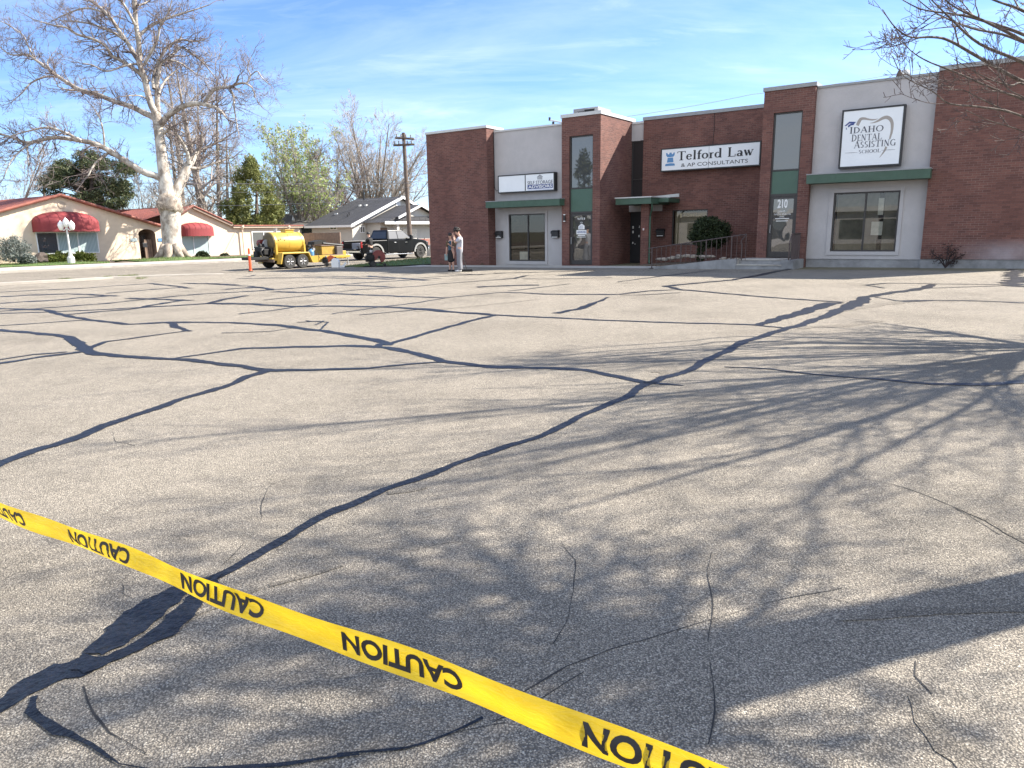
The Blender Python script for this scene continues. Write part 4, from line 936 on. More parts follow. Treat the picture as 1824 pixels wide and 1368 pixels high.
# dental school
wf = 29.5; a = fp(1500, 196.8, wf); b = fp(1613, 184.8, wf); a2 = fp(1493.2, 300.2, wf); b2 = fp(1604.5, 294.6, wf)
so_, O_ = sign_box('wall_sign', 'square white sign box with a taupe tooth outline reading IDAHO DENTAL ASSISTING SCHOOL', (a[0]+a2[0])/2, (b[0]+b2[0])/2, (a2[1]+b2[1])/2, (a[1]+b[1])/2, wf, .24, .06)
def Z(x, y): return fp(1480+x/9.12, 170+y/9.12, wf+.006)
def sw(mb, pts, w):
    """tapered swash through survey points (x, y, width in zoom pixels)"""
    P = []
    for i in range(len(pts)-1):
        p0 = pts[max(i-1, 0)]; p1 = pts[i]; p2 = pts[i+1]; p3 = pts[min(i+2, len(pts)-1)]
        for k in range(6):
            t = k/6; P.append([0.5*((2*p1[j])+(-p0[j]+p2[j])*t+(2*p0[j]-5*p1[j]+4*p2[j]-p3[j])*t*t+(-p0[j]+3*p1[j]-3*p2[j]+p3[j])*t**3) for j in range(3)])
    P.append(list(pts[-1])); vs = []
    for i, p in enumerate(P):
        q, o = P[min(i+1, len(P)-1)], P[max(i-1, 0)]; dx_, dy_ = q[0]-o[0], q[1]-o[1]; L_ = math.hypot(dx_, dy_) or 1
        for s_ in (1, -1):
            u_, z_ = Z(p[0]-dy_/L_*s_*p[2]/2, p[1]+dx_/L_*s_*p[2]/2); vs.append((u_, w, z_))
    mb.add(vs, [(i*2, i*2+1, i*2+3, i*2+2) for i in range(len(P)-1)])
mb = MB(); W_ = wf+.0095
sw(mb, [(430,488,46),(455,430,52),(490,383,46),(545,375,40),(610,388,28),(690,395,22),(770,377,3)], W_)
sw(mb, [(632,450,3),(700,440,18),(770,410,34),(840,370,46),(905,355,56),(960,380,62),(992,440,54),(995,520,44),(985,600,36),(968,660,30),(955,708,24)], W_)
sw(mb, [(900,832,34),(875,890,30),(835,950,18),(783,1015,2)], W_)
mb.build('tooth_emblem', MT['taupe'], so_, O_)
def line(mb, txt, x0, y0, x1, y1, hpx, **k):
    a_ = Z(x0, y0); b_ = Z(x1, y1); h2 = Z(x0, y0-hpx)[1]-a_[1]
    put_roman(mb, txt, a_[0], b_[0], (a_[1]+b_[1])/2, h2, wf+.006, thick=.15, thin=.055, caps=.92 if ' ' not in txt else None, **k)
mb = MB()
line(mb, 'IDAHO', 302, 614, 858, 585, 105); line(mb, 'DENTAL', 330, 746, 835, 712, 108); line(mb, 'ASSISTING', 374, 855, 1058, 812, 108); line(mb, 'SCHOOL', 450, 945, 812, 918, 58)
mb.build('lettering', MT['slate'], so_, O_)
mb = MB(); sw(mb, [(225,936,3),(330,931,7),(432,925,3)], wf+.0065); sw(mb, [(815,890,3),(930,884,7),(1045,878,3)], wf+.0065); mb.build('rule', MT['grey'], so_, O_)
mb = MB()
def pz(pts): mb.poly([(Z(x, y)[0], wf+.0055, Z(x, y)[1]) for x, y in pts][::-1])
pz([(220,497),(300,426),(412,430),(385,452),(300,456),(250,497)]); pz([(275,515),(285,482),(330,458),(385,452),(372,478),(325,488),(290,518)]); pz([(245,520),(252,520),(262,550),(246,556)])
mb.build('cap_emblem', MT['navy'], so_, O_)

# ------------------------------------------------------------------ small things fixed to the building
def mailbox(label, u, z, w, grp='letter boxes on the walls'):
    o = thing('mailbox', label, 'mailbox', xyz(u, w, z), YAW, grp)
    MB().cbox(-.19, .19, -.16, 0, -.17, .14, .012).build('box', MT['black'], o)
    MB().prism([(-.20, .02), (-.20, .10), (-.165, .155), (0, .19), (0, .17), (-.15, .14), (-.172, .10), (-.172, .02)], -.2, .2, axis=0).build('lid', MT['black'], o)
    m2 = MB(); m2.box(-.15, .15, -.172, -.163, .035, .095); m2.build('label_plate', MT['white'], o)
    m2 = MB(); m2.box(-.16, .16, -.166, -.161, -.155, -.125); m2.build('lower_strip', MT['white'], o)
    return o
a = fp(888.5, 418, 29.98); mailbox('black letter box left of the display window, white number low on its front', a[0], a[1], 30.095)
mb = MB(); put_text(mb, '202', a[0]-.09, a[0]+.09, -.10, .07, 0); k_ = [o for o in bpy.data.objects if o.name.startswith('mailbox') and o.type == 'EMPTY'][-1]
mb2 = MB(); put_text(mb2, '202', -.08, .08, -.11, .06, -.1665); mb2.build('number', MT['white'], k_)
a = fp(988.5, 417, 29.98); mailbox('black letter box between the display window and the glass door', a[0], a[1], 30.095)
a = fp(1176.5, 414.5, 32.4); mailbox('black letter box on the brick wall beside the porch downspout', a[0], a[1], 32.495)
o = thing('wall_lamp', 'dark cylinder wall lamp with pale ends beside the glass door of the left tower', 'lamp', xyz(-17.58, 29.5, 2.19), YAW)
MB().lathe([(.0,-.13),(.05,-.13),(.05,.13),(.0,.13)], (0,-.085,0), 12).build('body', MT['black'], o); MB().box(-.02, .02, -.05, 0, -.03, .03).build('bracket', MT['black'], o)
m2 = MB(); m2.lathe([(0,.131),(.058,.131),(.058,.165),(0,.165)], (0,-.085,0), 12); m2.lathe([(0,-.165),(.058,-.165),(.058,-.131),(0,-.131)], (0,-.085,0), 12); m2.build('end_cap', MT['globe'], o)
o = thing('wall_box', 'small grey switch box on the brick porch post', 'box', xyz(-14.27, 30.95, 1.63), YAW)
MB().cbox(-.055, .055, -.05, 0, -.07, .07, .006).build('case', MT['redm'], o); m2 = MB(); m2.box(-.04, .04, -.054, -.05, .0, .03); m2.box(-.04, .04, -.054, -.05, -.05, -.02); m2.build('plate', MT['paper'], o)
# rooftop things
o = thing('rooftop_unit', 'grey metal air conditioning unit on the roof behind the left tower', 'air conditioner', xyz(-17.3, 32.2, 6.3), YAW)
uA = fp(1021.3, 196, 31.6)[0]+17.3; uB = fp(1065, 189, 31.6)[0]+17.3; zT = fp(1065, 189.3, 31.6)[1]-6.3
MB().cbox(uA, uB, -.6, .75, .0, zT, .01).build('cabinet', MT['found'], o)
m2 = MB(); m2.box(uB-.72, uB-.18, -.612, -.602, .25, zT-.08); m2.build('louvre', MT['rubber'], o)
m2 = MB(); m2.box(uB+.002, uB+.012, -.5, .65, .3, zT-.06); m2.build('side_grille', MT['rim'], o)
m2 = MB(); put_text(m2, 'YORK', uA+.24, uA+.72, zT-.24, .12, -.604, bold=.03); m2.build('lettering', MT['ink'], o)
o = thing('roof_pipe', 'pale bent gas pipe on the roof above the left grey bay', 'pipe', xyz(-18.6, 31.0, 6.3), YAW)
q = [fp(x, y, 31.0) for x, y in ((978.5, 214), (985, 215), (1003, 218.5))]; m2 = MB(); m2.tube([(u+18.6, 0, z-6.3) for u, z in q], .035, 8); m2.build('pipe', MT['coping_w'], o)
q = [fp(x, y, 31.0) for x, y in ((979, 209), (979, 215))]; m2 = MB(); m2.tube([(u+18.6, 0, z-6.3) for u, z in q], .05, 8); q = fp(985.5, 217, 31.0); m2.tube([(q[0]+18.6, 0, 0), (q[0]+18.6, 0, q[1]-6.3)], .06, 8); m2.build('stub', MT['black'], o)
q = fp(1602, 131, 31.2)
o = thing('roof_vent', 'brown cone roof vent with antenna rods on the roof of the right grey bay', 'vent', xyz(q[0], 31.2, 6.3), YAW)
hz = q[1]-6.3; MB().lathe([(.16,0),(.12,hz-.15),(.07,hz+.05),(.05,hz+.10),(0,hz+.11)], (0,0,0), 10).build('cone', MT['polew'], o)
m2 = MB(); m2.tube([(-.35,0,hz-.05),(.1,0,hz-.05)], .012, 5); m2.tube([(-.1,0,hz+.16),(.1,0,hz+.16)], .012, 5); m2.tube([(0,0,hz),(0,0,hz+.2)], .012, 5); m2.build('antenna', MT['steel'], o)
q = fp(1614.5, 131.5, 31.2); o = thing('satellite_dish', 'small pale satellite dish on the roof right of the brown vent', 'satellite dish', xyz(q[0], 31.2, 6.3), YAW)
MB().lathe([(0,0),(.1,.02),(.17,.06),(.165,.065),(.095,.03),(0,.012)], (0,0,0), 14, axis=1).xform(Matrix.Translation((0, 0, q[1]-6.3)) @ Matrix.Rotation(.5, 4, 'Z')).build('dish', MT['coping_w'], o)
m2 = MB(); m2.tube([(0,.05,0),(0,.05,q[1]-6.3)], .02, 6); m2.tube([(0,0,q[1]-6.35),(-.12,-.18,q[1]-6.28)], .01, 5); m2.build('mast', MT['steel'], o)

# ------------------------------------------------------------------ entrance steps, ramp, railings, planting
WS = 27.9; SO = (-9.0, WS, 0)
st = thing('entrance_steps', 'two grey concrete steps with a ramp wall at the door of the right tower', 'steps', xyz(*SO), YAW)
MB().box(-8.98, -7.30, WS+.02, WS+.34, -.1, .195).build('step', MT['found'], st, SO)
MB().cbox(-8.985, -7.295, WS-.005, WS+.345, .197, .245, .006).build('tread', MT['concrete'], st, SO)  # tread paler than the riser: riser shade is put into the colours
MB().cbox(-8.985, -7.295, WS+.335, 29.49, .382, .43, .006).build('tread', MT['concrete'], st, SO)
MB().box(-8.98, -7.30, WS+.36, 29.48, -.1, .38).build('landing', MT['found'], st, SO)
MB().box(-7.298, -6.87, WS+.02, 29.48, -.1, .41).build('pier', MT['found'], st, SO)
MB().prism([(-12.4, -.1), (-8.99, -.1), (-8.99, .44), (-9.6, .41), (-12.4, .09)], WS, WS+.18).build('ramp_wall', MT['found'], st, SO)
MB().prism([(-12.4, -.1), (-8.99, -.1), (-8.99, .40), (-12.4, .04)], WS+.182, WS+1.3).build('ramp', MT['concrete'], st, SO)
pl = MB().prism([(-14.0, -.1), (-8.74, -.1), (-8.74, .30), (-12.0, .14), (-14.0, .06)], WS+1.31, 32.49); tag_structure(pl.build('planting_bed', MT['soil'], None, SO, loc=xyz(*SO), rot=YAW))
def RZ(x, y): return fp(x, y, WS+.09)
rl = thing('handrail', 'brown metal railing with thin balusters climbing along the ramp', 'railing', xyz(*SO), YAW)
tb = MB(); a = RZ(1154, 443); b = RZ(1330, 417.3); tb.tube([(a[0], WS+.09, a[1]), (b[0], WS+.09, b[1])], .022, 8); c_ = RZ(1320.5, 429); tb.tube([(b[0], WS+.09, b[1]), (c_[0], WS+.09, c_[1]), (c_[0], WS+.09, c_[1]-.12)], .022, 8)
a2 = RZ(1154, 450.5); b2_ = RZ(1162, 449.6); tb.tube([(a2[0], WS+.09, a2[1]), (b2_[0], WS+.09, b2_[1])], .014, 6)
tb.build('rail', MT['bframe'], rl, SO)
def railz(u): t = (u-a[0])/(b[0]-a[0]); return a[1]+t*(b[1]-a[1])
def wallz(u): return .09+(min(max(u, -12.4), -9.6)+12.4)/2.8*.32
for x in (1161.5, 1212.8, 1257.7, 1302.7, 1321):
    u_ = RZ(x, 450)[0]; top = railz(u_) if x < 1320 else c_[1]-.1
    MB().box(u_-.019, u_+.019, WS+.071, WS+.109, (-.06 if x < 1165 else wallz(u_)-.02), top).build('post', MT['bframe'], rl, SO)
for x in (1170, 1178.2, 1186.5, 1194.7, 1204, 1221.5, 1230.3, 1239.6, 1248.4, 1267, 1275.8, 1284.6, 1294, 1312, 1328):
    u_ = RZ(x, 450)[0]; MB().box(u_-.009, u_+.009, WS+.081, WS+.099, wallz(u_)-.02, railz(u_)).build('baluster', MT['bframe'], rl, SO)
rr_ = thing('handrail', 'short brown railing with close balusters on the right side of the concrete steps', 'railing', xyz(*SO), YAW)
uR = -7.05; tb = MB(); tb.tube([(uR, WS+.02, 1.0), (uR, WS+.32, 1.36), (uR, 29.45, 1.37)], .024, 8); tb.build('rail', MT['bframe'], rr_, SO)
for w_ in (WS+.06, 29.40): MB().box(uR-.022, uR+.022, w_-.02, w_+.02, .40, 1.36 if w_ > 28.5 else 1.04).build('post', MT['bframe'], rr_, SO)
for i in range(10): w_ = WS+.36+i*.105; MB().box(uR-.011, uR+.011, w_-.011, w_+.011, .40, 1.36).build('baluster', MT['bframe'], rr_, SO)
rocks = [(1180,461,.26),(1196,459,.22),(1210,456.5,.27),(1222,455,.2),(1235,456,.2),(1252,456.5,.22),(1264,456,.2),(1287,460,.16),(1300,460.5,.13),(1311,461,.15)]
for i, (x, y, r) in enumerate(rocks):
    w_ = 29.55; u_, z_ = fp(x, y, w_); z_ = max(z_, .12)
    o = MB().blob((0,0,0), (r, r*.6, r*.36), seed=i+3, sub=2, amp=.22, freq=1.3).build('rock', MT['rock'], None, loc=xyz(u_, w_, z_-.02), rot=YAW+.3*math.sin(i*2.1))
    tag(o, 'pale rough rock in the row edging the planting bed behind the ramp railing', 'rock', 'rocks edging the planting bed')

# ------------------------------------------------------------------ trees: growth, tubes, leaves
def rvec(rg): 
    while True:
        v = Vector((rg.uniform(-1,1), rg.uniform(-1,1), rg.uniform(-1,1)))
        if 0.05 < v.length < 1: return v.normalized()
def grow(out, p, d, L, r, lvl, cfg, rg):
    c = cfg[lvl]; seg = c.get('seg', 4); pts = [p.copy()]; rs = [r]; p = p.copy(); d = d.normalized(); ds = [d]
    for i in range(seg):
        d = (d + rvec(rg)*c['wander'] + Vector((0, 0, c.get('up', 0)))).normalized(); p = p + d*(L/seg)
        pts.append(p.copy()); rs.append(max(r*(1-c.get('taper', .75)*(i+1)/seg), .002)); ds.append(d)
    out.append((lvl, pts, rs))
    if lvl+1 < len(cfg):
        n = cfg[lvl+1]['n']; n = int(n) + (1 if rg.random() < n-int(n) else 0)
        for k in range(n): side(out, pts, rs, ds, rg.uniform(c.get('lo', .25), 1.0), L, lvl+1, cfg, rg)
def side(out, pts, rs, ds, t, L, lvl, cfg, rg):
    c = cfg[lvl]; x = t*(len(pts)-1); i = min(int(x), len(pts)-2); f = x-i
    p = pts[i].lerp(pts[i+1], f); r = rs[i]*(1-f)+rs[i+1]*f; d = ds[min(i+1, len(ds)-1)]
    ax = d.cross(rvec(rg)); 
    if ax.length < 1e-3: return
    nd = Matrix.Rotation(rad(rg.uniform(*c['ang'])), 3, ax.normalized()) @ d
    l_ = c['len']*rg.uniform(.6, 1.25) if 'len' in c else L*c['ratio']*rg.uniform(.65, 1.15)*(1.2-.45*t)
    grow(out, p, nd, l_, min(r*c.get('rr', .62), c.get('rmax', 9)), lvl, cfg, rg)
def dirs_of(pts):
    return [(pts[min(i+1, len(pts)-1)]-pts[max(i-1, 0)]).normalized() for i in range(len(pts))]
def tubes_np(paths, sides):
    V, Q = [], []; o = 0; ang = np.arange(sides)*2*math.pi/sides; ca, sa = np.cos(ang), np.sin(ang)
    for pts, rs in paths:
        P = np.array([p[:] for p in pts]); n = len(P); D = np.empty_like(P); D[1:-1] = P[2:]-P[:-2]; D[0] = P[1]-P[0]; D[-1] = P[-1]-P[-2]
        D /= np.linalg.norm(D, axis=1, keepdims=True)+1e-9
        m = D.mean(0); ref = np.array([1., 0, 0]) if abs(m[0]) < .75*np.linalg.norm(m) else np.array([0, 1., 0])
        A = ref - D*(D@ref)[:, None]; A /= np.linalg.norm(A, axis=1, keepdims=True)+1e-9; Bv = np.cross(D, A)
        R = np.array(rs)[:, None, None]
        ring = P[:, None, :] + R*(A[:, None, :]*ca[None, :, None]+Bv[:, None, :]*sa[None, :, None])
        V.append(ring.reshape(-1, 3)); i = np.arange(n-1)[:, None]*sides; k = np.arange(sides)[None, :]; k2 = (k+1) % sides
        q = np.stack([o+i+k, o+i+k2, o+i+sides+k2, o+i+sides+k], -1).reshape(-1, 4); Q.append(q); o += n*sides
    return np.concatenate(V), np.concatenate(Q)
def leaf_np(C, size, rg, aspect=.5, flat=0.0, var=.35):
    C = np.asarray(C); n = len(C); a = rg.normal(size=(n, 3)); a[:, 2] *= (1-flat); a /= np.linalg.norm(a, axis=1, keepdims=True)
    b = np.cross(a, rg.normal(size=(n, 3))); b /= np.linalg.norm(b, axis=1, keepdims=True)+1e-9
    s = size*(1+var*rg.uniform(-1, 1, n))[:, None]; a = a*s; b = b*s*aspect
    V = np.stack([C-a, C+b, C+a, C-b], 1).reshape(-1, 3); return V, np.arange(4*n).reshape(n, 4)
def smooth_path(pts, k=4):
    """Catmull-Rom through (Vector, radius)"""
    P, R = [], []
    for i in range(len(pts)-1):
        p0, p1, p2, p3 = pts[max(i-1, 0)], pts[i], pts[i+1], pts[min(i+2, len(pts)-1)]
        for j in range(k):
            t = j/k; P.append(0.5*((2*p1[0])+(-p0[0]+p2[0])*t+(2*p0[0]-5*p1[0]+4*p2[0]-p3[0])*t*t+(-p0[0]+3*p1[0]-3*p2[0]+p3[0])*t**3)); R.append(p1[1]*(1-t)+p2[1]*t)
    P.append(pts[-1][0]); R.append(pts[-1][1]); return P, R

MT['syc'] = bark_mat('sycamore_bark', (0.56, 0.52, 0.46), (0.22, 0.185, 0.155), 2.4, .55, .6)
MT['sycburl'] = bark_mat('sycamore_base_bark', (0.46, 0.40, 0.33), (0.20, 0.16, 0.13), 3.5, .5, .9)
MT['twig'] = mat('twig_bark', (0.185, 0.15, 0.142), 0.9, var=.3, scale=2)
MT['greybark'] = bark_mat('grey_bark', (0.30, 0.26, 0.22), (0.15, 0.125, 0.105), 4, .3, .5)
MT['darkbark'] = bark_mat('dark_bark', (0.15, 0.12, 0.10), (0.07, 0.055, 0.048), 5, .3, .6)
MT['paletwig'] = mat('pale_twig', (0.33, 0.29, 0.26), 0.9, var=.25, scale=2)
MT['nearbark'] = bark_mat('near_bark', (0.22, 0.19, 0.17), (0.11, 0.09, 0.08), 14, .3, .5)
MT['neartwig'] = mat('near_twig', (0.125, 0.092, 0.082), 0.75, var=.3, scale=8)
MT['pine'] = leaf_mat('pine_needles', [(0.022, 0.04, 0.018), (0.045, 0.064, 0.026), (0.08, 0.096, 0.042), (0.12, 0.125, 0.06)], trans=.18)
MT['cedar'] = leaf_mat('yellow_green_scale_leaves', [(0.11, 0.135, 0.04), (0.18, 0.195, 0.06), (0.25, 0.255, 0.09)], trans=.3)
MT['spring'] = leaf_mat('spring_leaves', [(0.18, 0.24, 0.07), (0.28, 0.36, 0.11), (0.36, 0.43, 0.16), (0.45, 0.48, 0.20)], trans=.4)
MT['bush'] = leaf_mat('bush_leaves', [(0.06, 0.085, 0.015), (0.11, 0.135, 0.022), (0.17, 0.185, 0.04)], trans=.2)
MT['yew'] = leaf_mat('yew_leaves', [(0.012, 0.022, 0.010), (0.028, 0.042, 0.016), (0.05, 0.065, 0.025)], trans=.1)
MT['bluecedar'] = leaf_mat('blue_cedar_needles', [(0.10, 0.115, 0.105), (0.16, 0.18, 0.165), (0.24, 0.26, 0.24)], trans=.15)
MT['hedge'] = leaf_mat('dark_evergreen', [(0.02, 0.032, 0.015), (0.04, 0.058, 0.022), (0.07, 0.085, 0.03)], trans=.12)

# ---- the big sycamore, limb by limb as surveyed
tz = 1/ (ray(309, 458)[:2] @ U2) * -51.8
ZS = float(tz)
TB = at(308, 458.5, ZS)
syc = thing('sycamore_tree', 'huge bare sycamore with mottled white trunk and crooked limbs before the stucco building', 'tree', TB)
PXM = ZS/F
def limb(pts, dz=(0, 0), rs=1.0):
    n = len(pts); out_ = []
    for i, p in enumerate(pts):
        t = i/(n-1); out_.append((at(p[0], p[1], ZS+dz[0]+(dz[1]-dz[0])*t), max(p[2]*PXM*rs*.86, .014)))
    return smooth_path(out_)
trunk_l = [limb([(309,464,25),(308,456,21),(307,440,19),(305,415,18.5),(304,390,19.5),(303,372,20),(301,360,18),(298,345,14.5),(291,300,11.2),(285,250,9.6),(281,222,9.2),(279,206,8.5)])]
limbs = [
 ([(302,364,13),(312,345,11.5),(325,318,10),(335,296,8.5),(345,280,6.5),(352,268,5)], (0, 2)),
 ([(345,282,4),(362,266,3.5),(382,256,2.5),(400,246,1.6)], (2, 3)), ([(335,298,4),(355,300,3.2),(378,292,2.4),(402,284,1.5)], (1, 3)),
 ([(337,292,4.5),(333,270,3.5),(322,250,3),(306,228,1.8)], (1, 0)), ([(350,270,3.5),(360,255,2.6),(358,235,1.6)], (2, 1)),
 ([(293,322,7.5),(276,313,6.8),(256,307,6.3),(227,289,5.8),(197,270,5.2),(168,256,5),(135,249,4.3),(99,245,3.8),(75,249,3.3),(48,254,3),(22,245,2.5),(-8,236,1.8)], (0, -3)),
 ([(146,251,3),(128,242,2.8),(110,234,2.5),(84,227,2),(48,234,1.5),(10,245,.9)], (-2, -3.5)),
 ([(192,273,2.6),(180,282,2.4),(168,293,2),(157,314,1.6)], (-1, -2)), ([(48,255,2),(49,270,1.5),(50,290,1.1),(50,312,.7)], (-2.6, -2.8)),
 ([(60,253,2),(35,270,1.6),(18,290,1.2),(5,320,.8)], (-2.6, -4)), ([(186,262,2),(184,235,1.6),(178,212,1.2),(165,190,.8)], (-1, -2)),
 ([(279,214,7),(272,208,6.4),(256,201,5.8),(234,190,5.3),(205,181,5),(172,168,4.6),(143,160,4.2),(110,141,3.7),(88,124,3.1),(62,106,2.6),(48,97,2.2),(18,97,1.6),(-6,78,1)], (0, 3)),
 ([(62,106,2),(50,82,1.7),(40,62,1.3),(14,44,1),(-8,34,.7)], (2.5, 3.5)), ([(103,137,2.4),(80,137,2),(55,148,1.7),(40,165,1.2),(20,182,.8)], (2, 1)),
 ([(143,161,2),(122,160,1.7),(105,155,1.3),(100,146,.8)], (1.5, 1)), ([(90,125,1.8),(84,112,1.4),(90,102,.9)], (2.2, 2.8)),
 ([(279,208,7.5),(275,198,7),(270,188,6.7),(264,168,6.3),(258,142,6),(251,120,5.6),(247,108,5.2)], (0, -.5)),
 ([(256,138,4.2),(240,124,4),(214,107,3.7),(199,99,3.3),(187,81,3),(164,69,2.7),(137,61,2.3),(118,49,1.9),(95,45,1.3),(58,34,.8)], (0, -3)),
 ([(249,112,4.8),(240,98,4.6),(229,79,4.3),(214,58,3.9),(196,31,3.5),(181,16,3),(160,0,2.5),(138,-18,1.8),(110,-40,1)], (-.5, 2)),
 ([(222,72,3),(210,63,2.7),(197,56,2.4),(164,43,2),(140,39,1.5),(112,37,1)], (0, -1)), ([(196,31,2.4),(173,18,2.1),(148,15,1.8),(118,25,1.3),(88,40,.8)], (1, 3)),
 ([(248,108,5.6),(248,90,5.2),(246,66,4.9),(242,41,4.5),(240,0,3.9),(238,-30,3.2),(234,-60,2)], (-.5, -1)),
 ([(241,45,3),(227,18,2.5),(215,0,2),(203,-22,1.4)], (-1, -3)), ([(248,64,3.1),(258,54,3),(273,44,2.8),(298,33,2.5),(317,26,2),(345,18,1.5),(374,8,1)], (-.6, 1.5)),
 ([(256,117,3.2),(271,90,3),(280,71,2.5),(286,46,2),(300,22,1.4),(306,0,.9)], (-.3, -2)), ([(243,10,2.4),(258,6,2),(272,-4,1.5)], (-1, 0)),
 ([(252,116,2.4),(240,114,2.2),(222,117,2),(190,127,1.6),(165,116,1.3),(148,113,.9)], (0, -2.5)),
 ([(283,222,6.5),(281,200,5.6),(280,150,4.6),(283,128,4.1),(287,112,3.4),(300,105,3)], (0, .8)),
 ([(274,158,3.4),(273,140,3.2),(281,112,3),(296,87,2.8),(311,75,2.4),(322,70,2),(345,74,1.6),(364,70,1)], (0, 2)),
 ([(300,105,2.8),(312,93,2.6),(325,84,2.4),(345,98,2),(362,112,1.6),(385,140,1)], (.8, 3)), ([(300,106,2),(320,112,1.8),(336,122,1.4),(350,132,.9)], (.8, 2)),
 ([(283,166,2.6),(290,150,2.3),(302,135,1.9),(314,126,1.3)], (0, 1)), ([(266,180,1.8),(254,172,1.5),(238,170,1.2),(218,172,.8)], (0, -2)),
 ([(285,224,6.6),(294,212,6.1),(306,201,5.6),(327,189,5.1),(352,184,4.6),(376,189,3.6),(391,196,2.6),(404,211,1.6)], (0, -2)),
 ([(364,185,4),(376,165,3.9),(385,158,3.6),(397,156,3.2),(409,155,2.9)], (-1, -1.5)), ([(409,156,2.7),(425,149,2.3),(438,149,1.9),(450,158,1.4),(454,172,1)], (-1.5, -2)),
 ([(440,148,1.5),(446,135,1.4),(441,120,1.1),(448,100,.7)], (-2, -2.4)), ([(446,135,1.3),(458,127,1.1),(468,140,.9),(482,152,.6)], (-2, -3)),
 ([(408,156,2.4),(416,172,2.2),(417,190,1.8),(421,215,1.1),(425,240,.7)], (-1.5, -2.5)), ([(289,238,3.4),(297,233,3),(306,227,2.2)], (0, -.5)),
]
limbs = [limb(p, d) for p, d in limbs]
rg = random.Random(5)
paths = []
cfgS = [None, dict(n=0, len=1.7, ang=(30, 85), wander=.38, up=.05, taper=.6, rr=.45, rmax=.045, seg=5, lo=.15),
        dict(n=4.6, ratio=.5, ang=(25, 70), wander=.35, up=.06, taper=.55, rr=.62, seg=3, lo=.2),
        dict(n=3.6, ratio=.55, ang=(25, 65), wander=.35, up=.08, taper=.5, rr=.7, rmax=.013, seg=3)]
for (P, R) in limbs:
    D = dirs_of(P); Ls = sum((P[i+1]-P[i]).length for i in range(len(P)-1)); n = int(Ls*4.1)+2
    for k in range(n):
        t = rg.uniform(.12, 1.0)**.75; x = t*(len(P)-1); r_here = R[int(x)]
        if r_here > .24 and rg.random() < .6: continue
        o_ = []; side(o_, P, R, D, t, 0, 1, cfgS, rg); paths += o_
    o_ = []; grow(o_, P[-1], D[-1], 1.6, R[-1], 1, cfgS, rg); paths += o_
def part_tubes(name, paths, sides, m, root, smooth=True):
    V, Q = tubes_np(paths, sides); V = V - np.array(root.location[:]); return mesh_np(name, V, Q, m, root, smooth)
part_tubes('trunk', trunk_l, 14, MT['syc'], syc); part_tubes('limb', [l for l in limbs], 9, MT['syc'], syc)
part_tubes('crown', [(p, [max(x, .0072) for x in r]) for _, p, r in paths], 3, MT['twig'], syc)
# gnarled burl and root flare
mb = MB(); c = at(302, 366, ZS-.1)-TB; mb.blob(c, (.86, .84, .95), seed=4, sub=3, amp=.13, freq=2.6)
bl_ = mb
for a in range(7):
    t = a*.9+.3; mb = MB(); mb.tube([(math.cos(t)*.45, math.sin(t)*.45, .9), (math.cos(t)*.8, math.sin(t)*.8, .25), (math.cos(t)*1.35, math.sin(t)*1.35, -.12)], [.32, .3, .12], 8); mb.build('root', MT['sycburl'], syc, smooth=True)
bl_.build('burl', MT['sycburl'], syc, smooth=True)
br = []
for k in range(60):     # suckers on the burl
    a = rg.uniform(0, 6.28); p = TB + c + Vector((math.cos(a)*.9, math.sin(a)*.9, rg.uniform(-.6, .7))); o_ = []
    grow(o_, p, Vector((math.cos(a), math.sin(a), .5)), rg.uniform(.6, 1.4), .016, 2, cfgS, rg); br += o_
part_tubes('sucker_shoots', [(p, r) for _, p, r in br], 3, MT['paletwig'], syc)

# ---- generic bare tree
def bare_tree(name, label, px, ybase, Z, ytop, r0, cfg, seed, bark, twig, group=None, lean=(0, 0), fork=None, rmin=.012, sides=6):
    rg = random.Random(seed); base = at(px, ybase, Z); g = gzw(base.x, base.y); base.z = g
    top = at(px, ytop, Z); Hh_ = top.z-g
    t = thing(name, label, 'tree', base, 0, group); out_ = []
    c0 = dict(cfg[0]); L0 = Hh_*c0.get('h', .8)
    d0 = Vector((lean[0], lean[1], 1))
    cfg = [c0]+[dict(c) for c in cfg[1:]]
    for c in cfg[1:]:
        if 'len' in c: c['len'] *= 1
    if fork:
        grow(out_, base-Vector((0, 0, .2)), d0, L0*fork['at'], r0, 0, [dict(c0, taper=.25)], rg)
        p = out_[0][1][-1]
        for k in range(fork['n']):
            a = 2*math.pi*(k+rg.uniform(-.3, .3))/fork['n']; e = rad(rg.uniform(*fork['ang']))
            grow(out_, p-Vector((0, 0, rg.uniform(0, .5))), Vector((math.cos(a)*math.sin(e), math.sin(a)*math.sin(e), math.cos(e))), L0*(1-fork['at'])*rg.uniform(.85, 1.12), r0*fork.get('r', .5)*rg.uniform(.8, 1.1), 0, cfg, rg)
    else: grow(out_, base-Vector((0, 0, .2)), d0, L0, r0, 0, cfg, rg)
    part_tubes('trunk', [(p, [max(x, rmin) for x in r]) for l, p, r in out_ if l == 0], sides+2, bark, t)
    part_tubes('crown', [(p, [max(x, rmin) for x in r]) for l, p, r in out_ if l > 0], 3, twig, t)
    return t, out_
VASE = [dict(wander=.10, up=.06, taper=.8, seg=8, lo=.15, h=1.0), dict(n=15, ratio=.30, ang=(18, 50), wander=.16, up=.08, taper=.7, seg=5, rr=.5, lo=.2),
        dict(n=7, ratio=.42, ang=(20, 50), wander=.2, up=.06, taper=.6, seg=3, rr=.6), dict(n=3, ratio=.5, ang=(20, 50), wander=.2, up=.05, taper=.5, seg=2, rr=.7)]
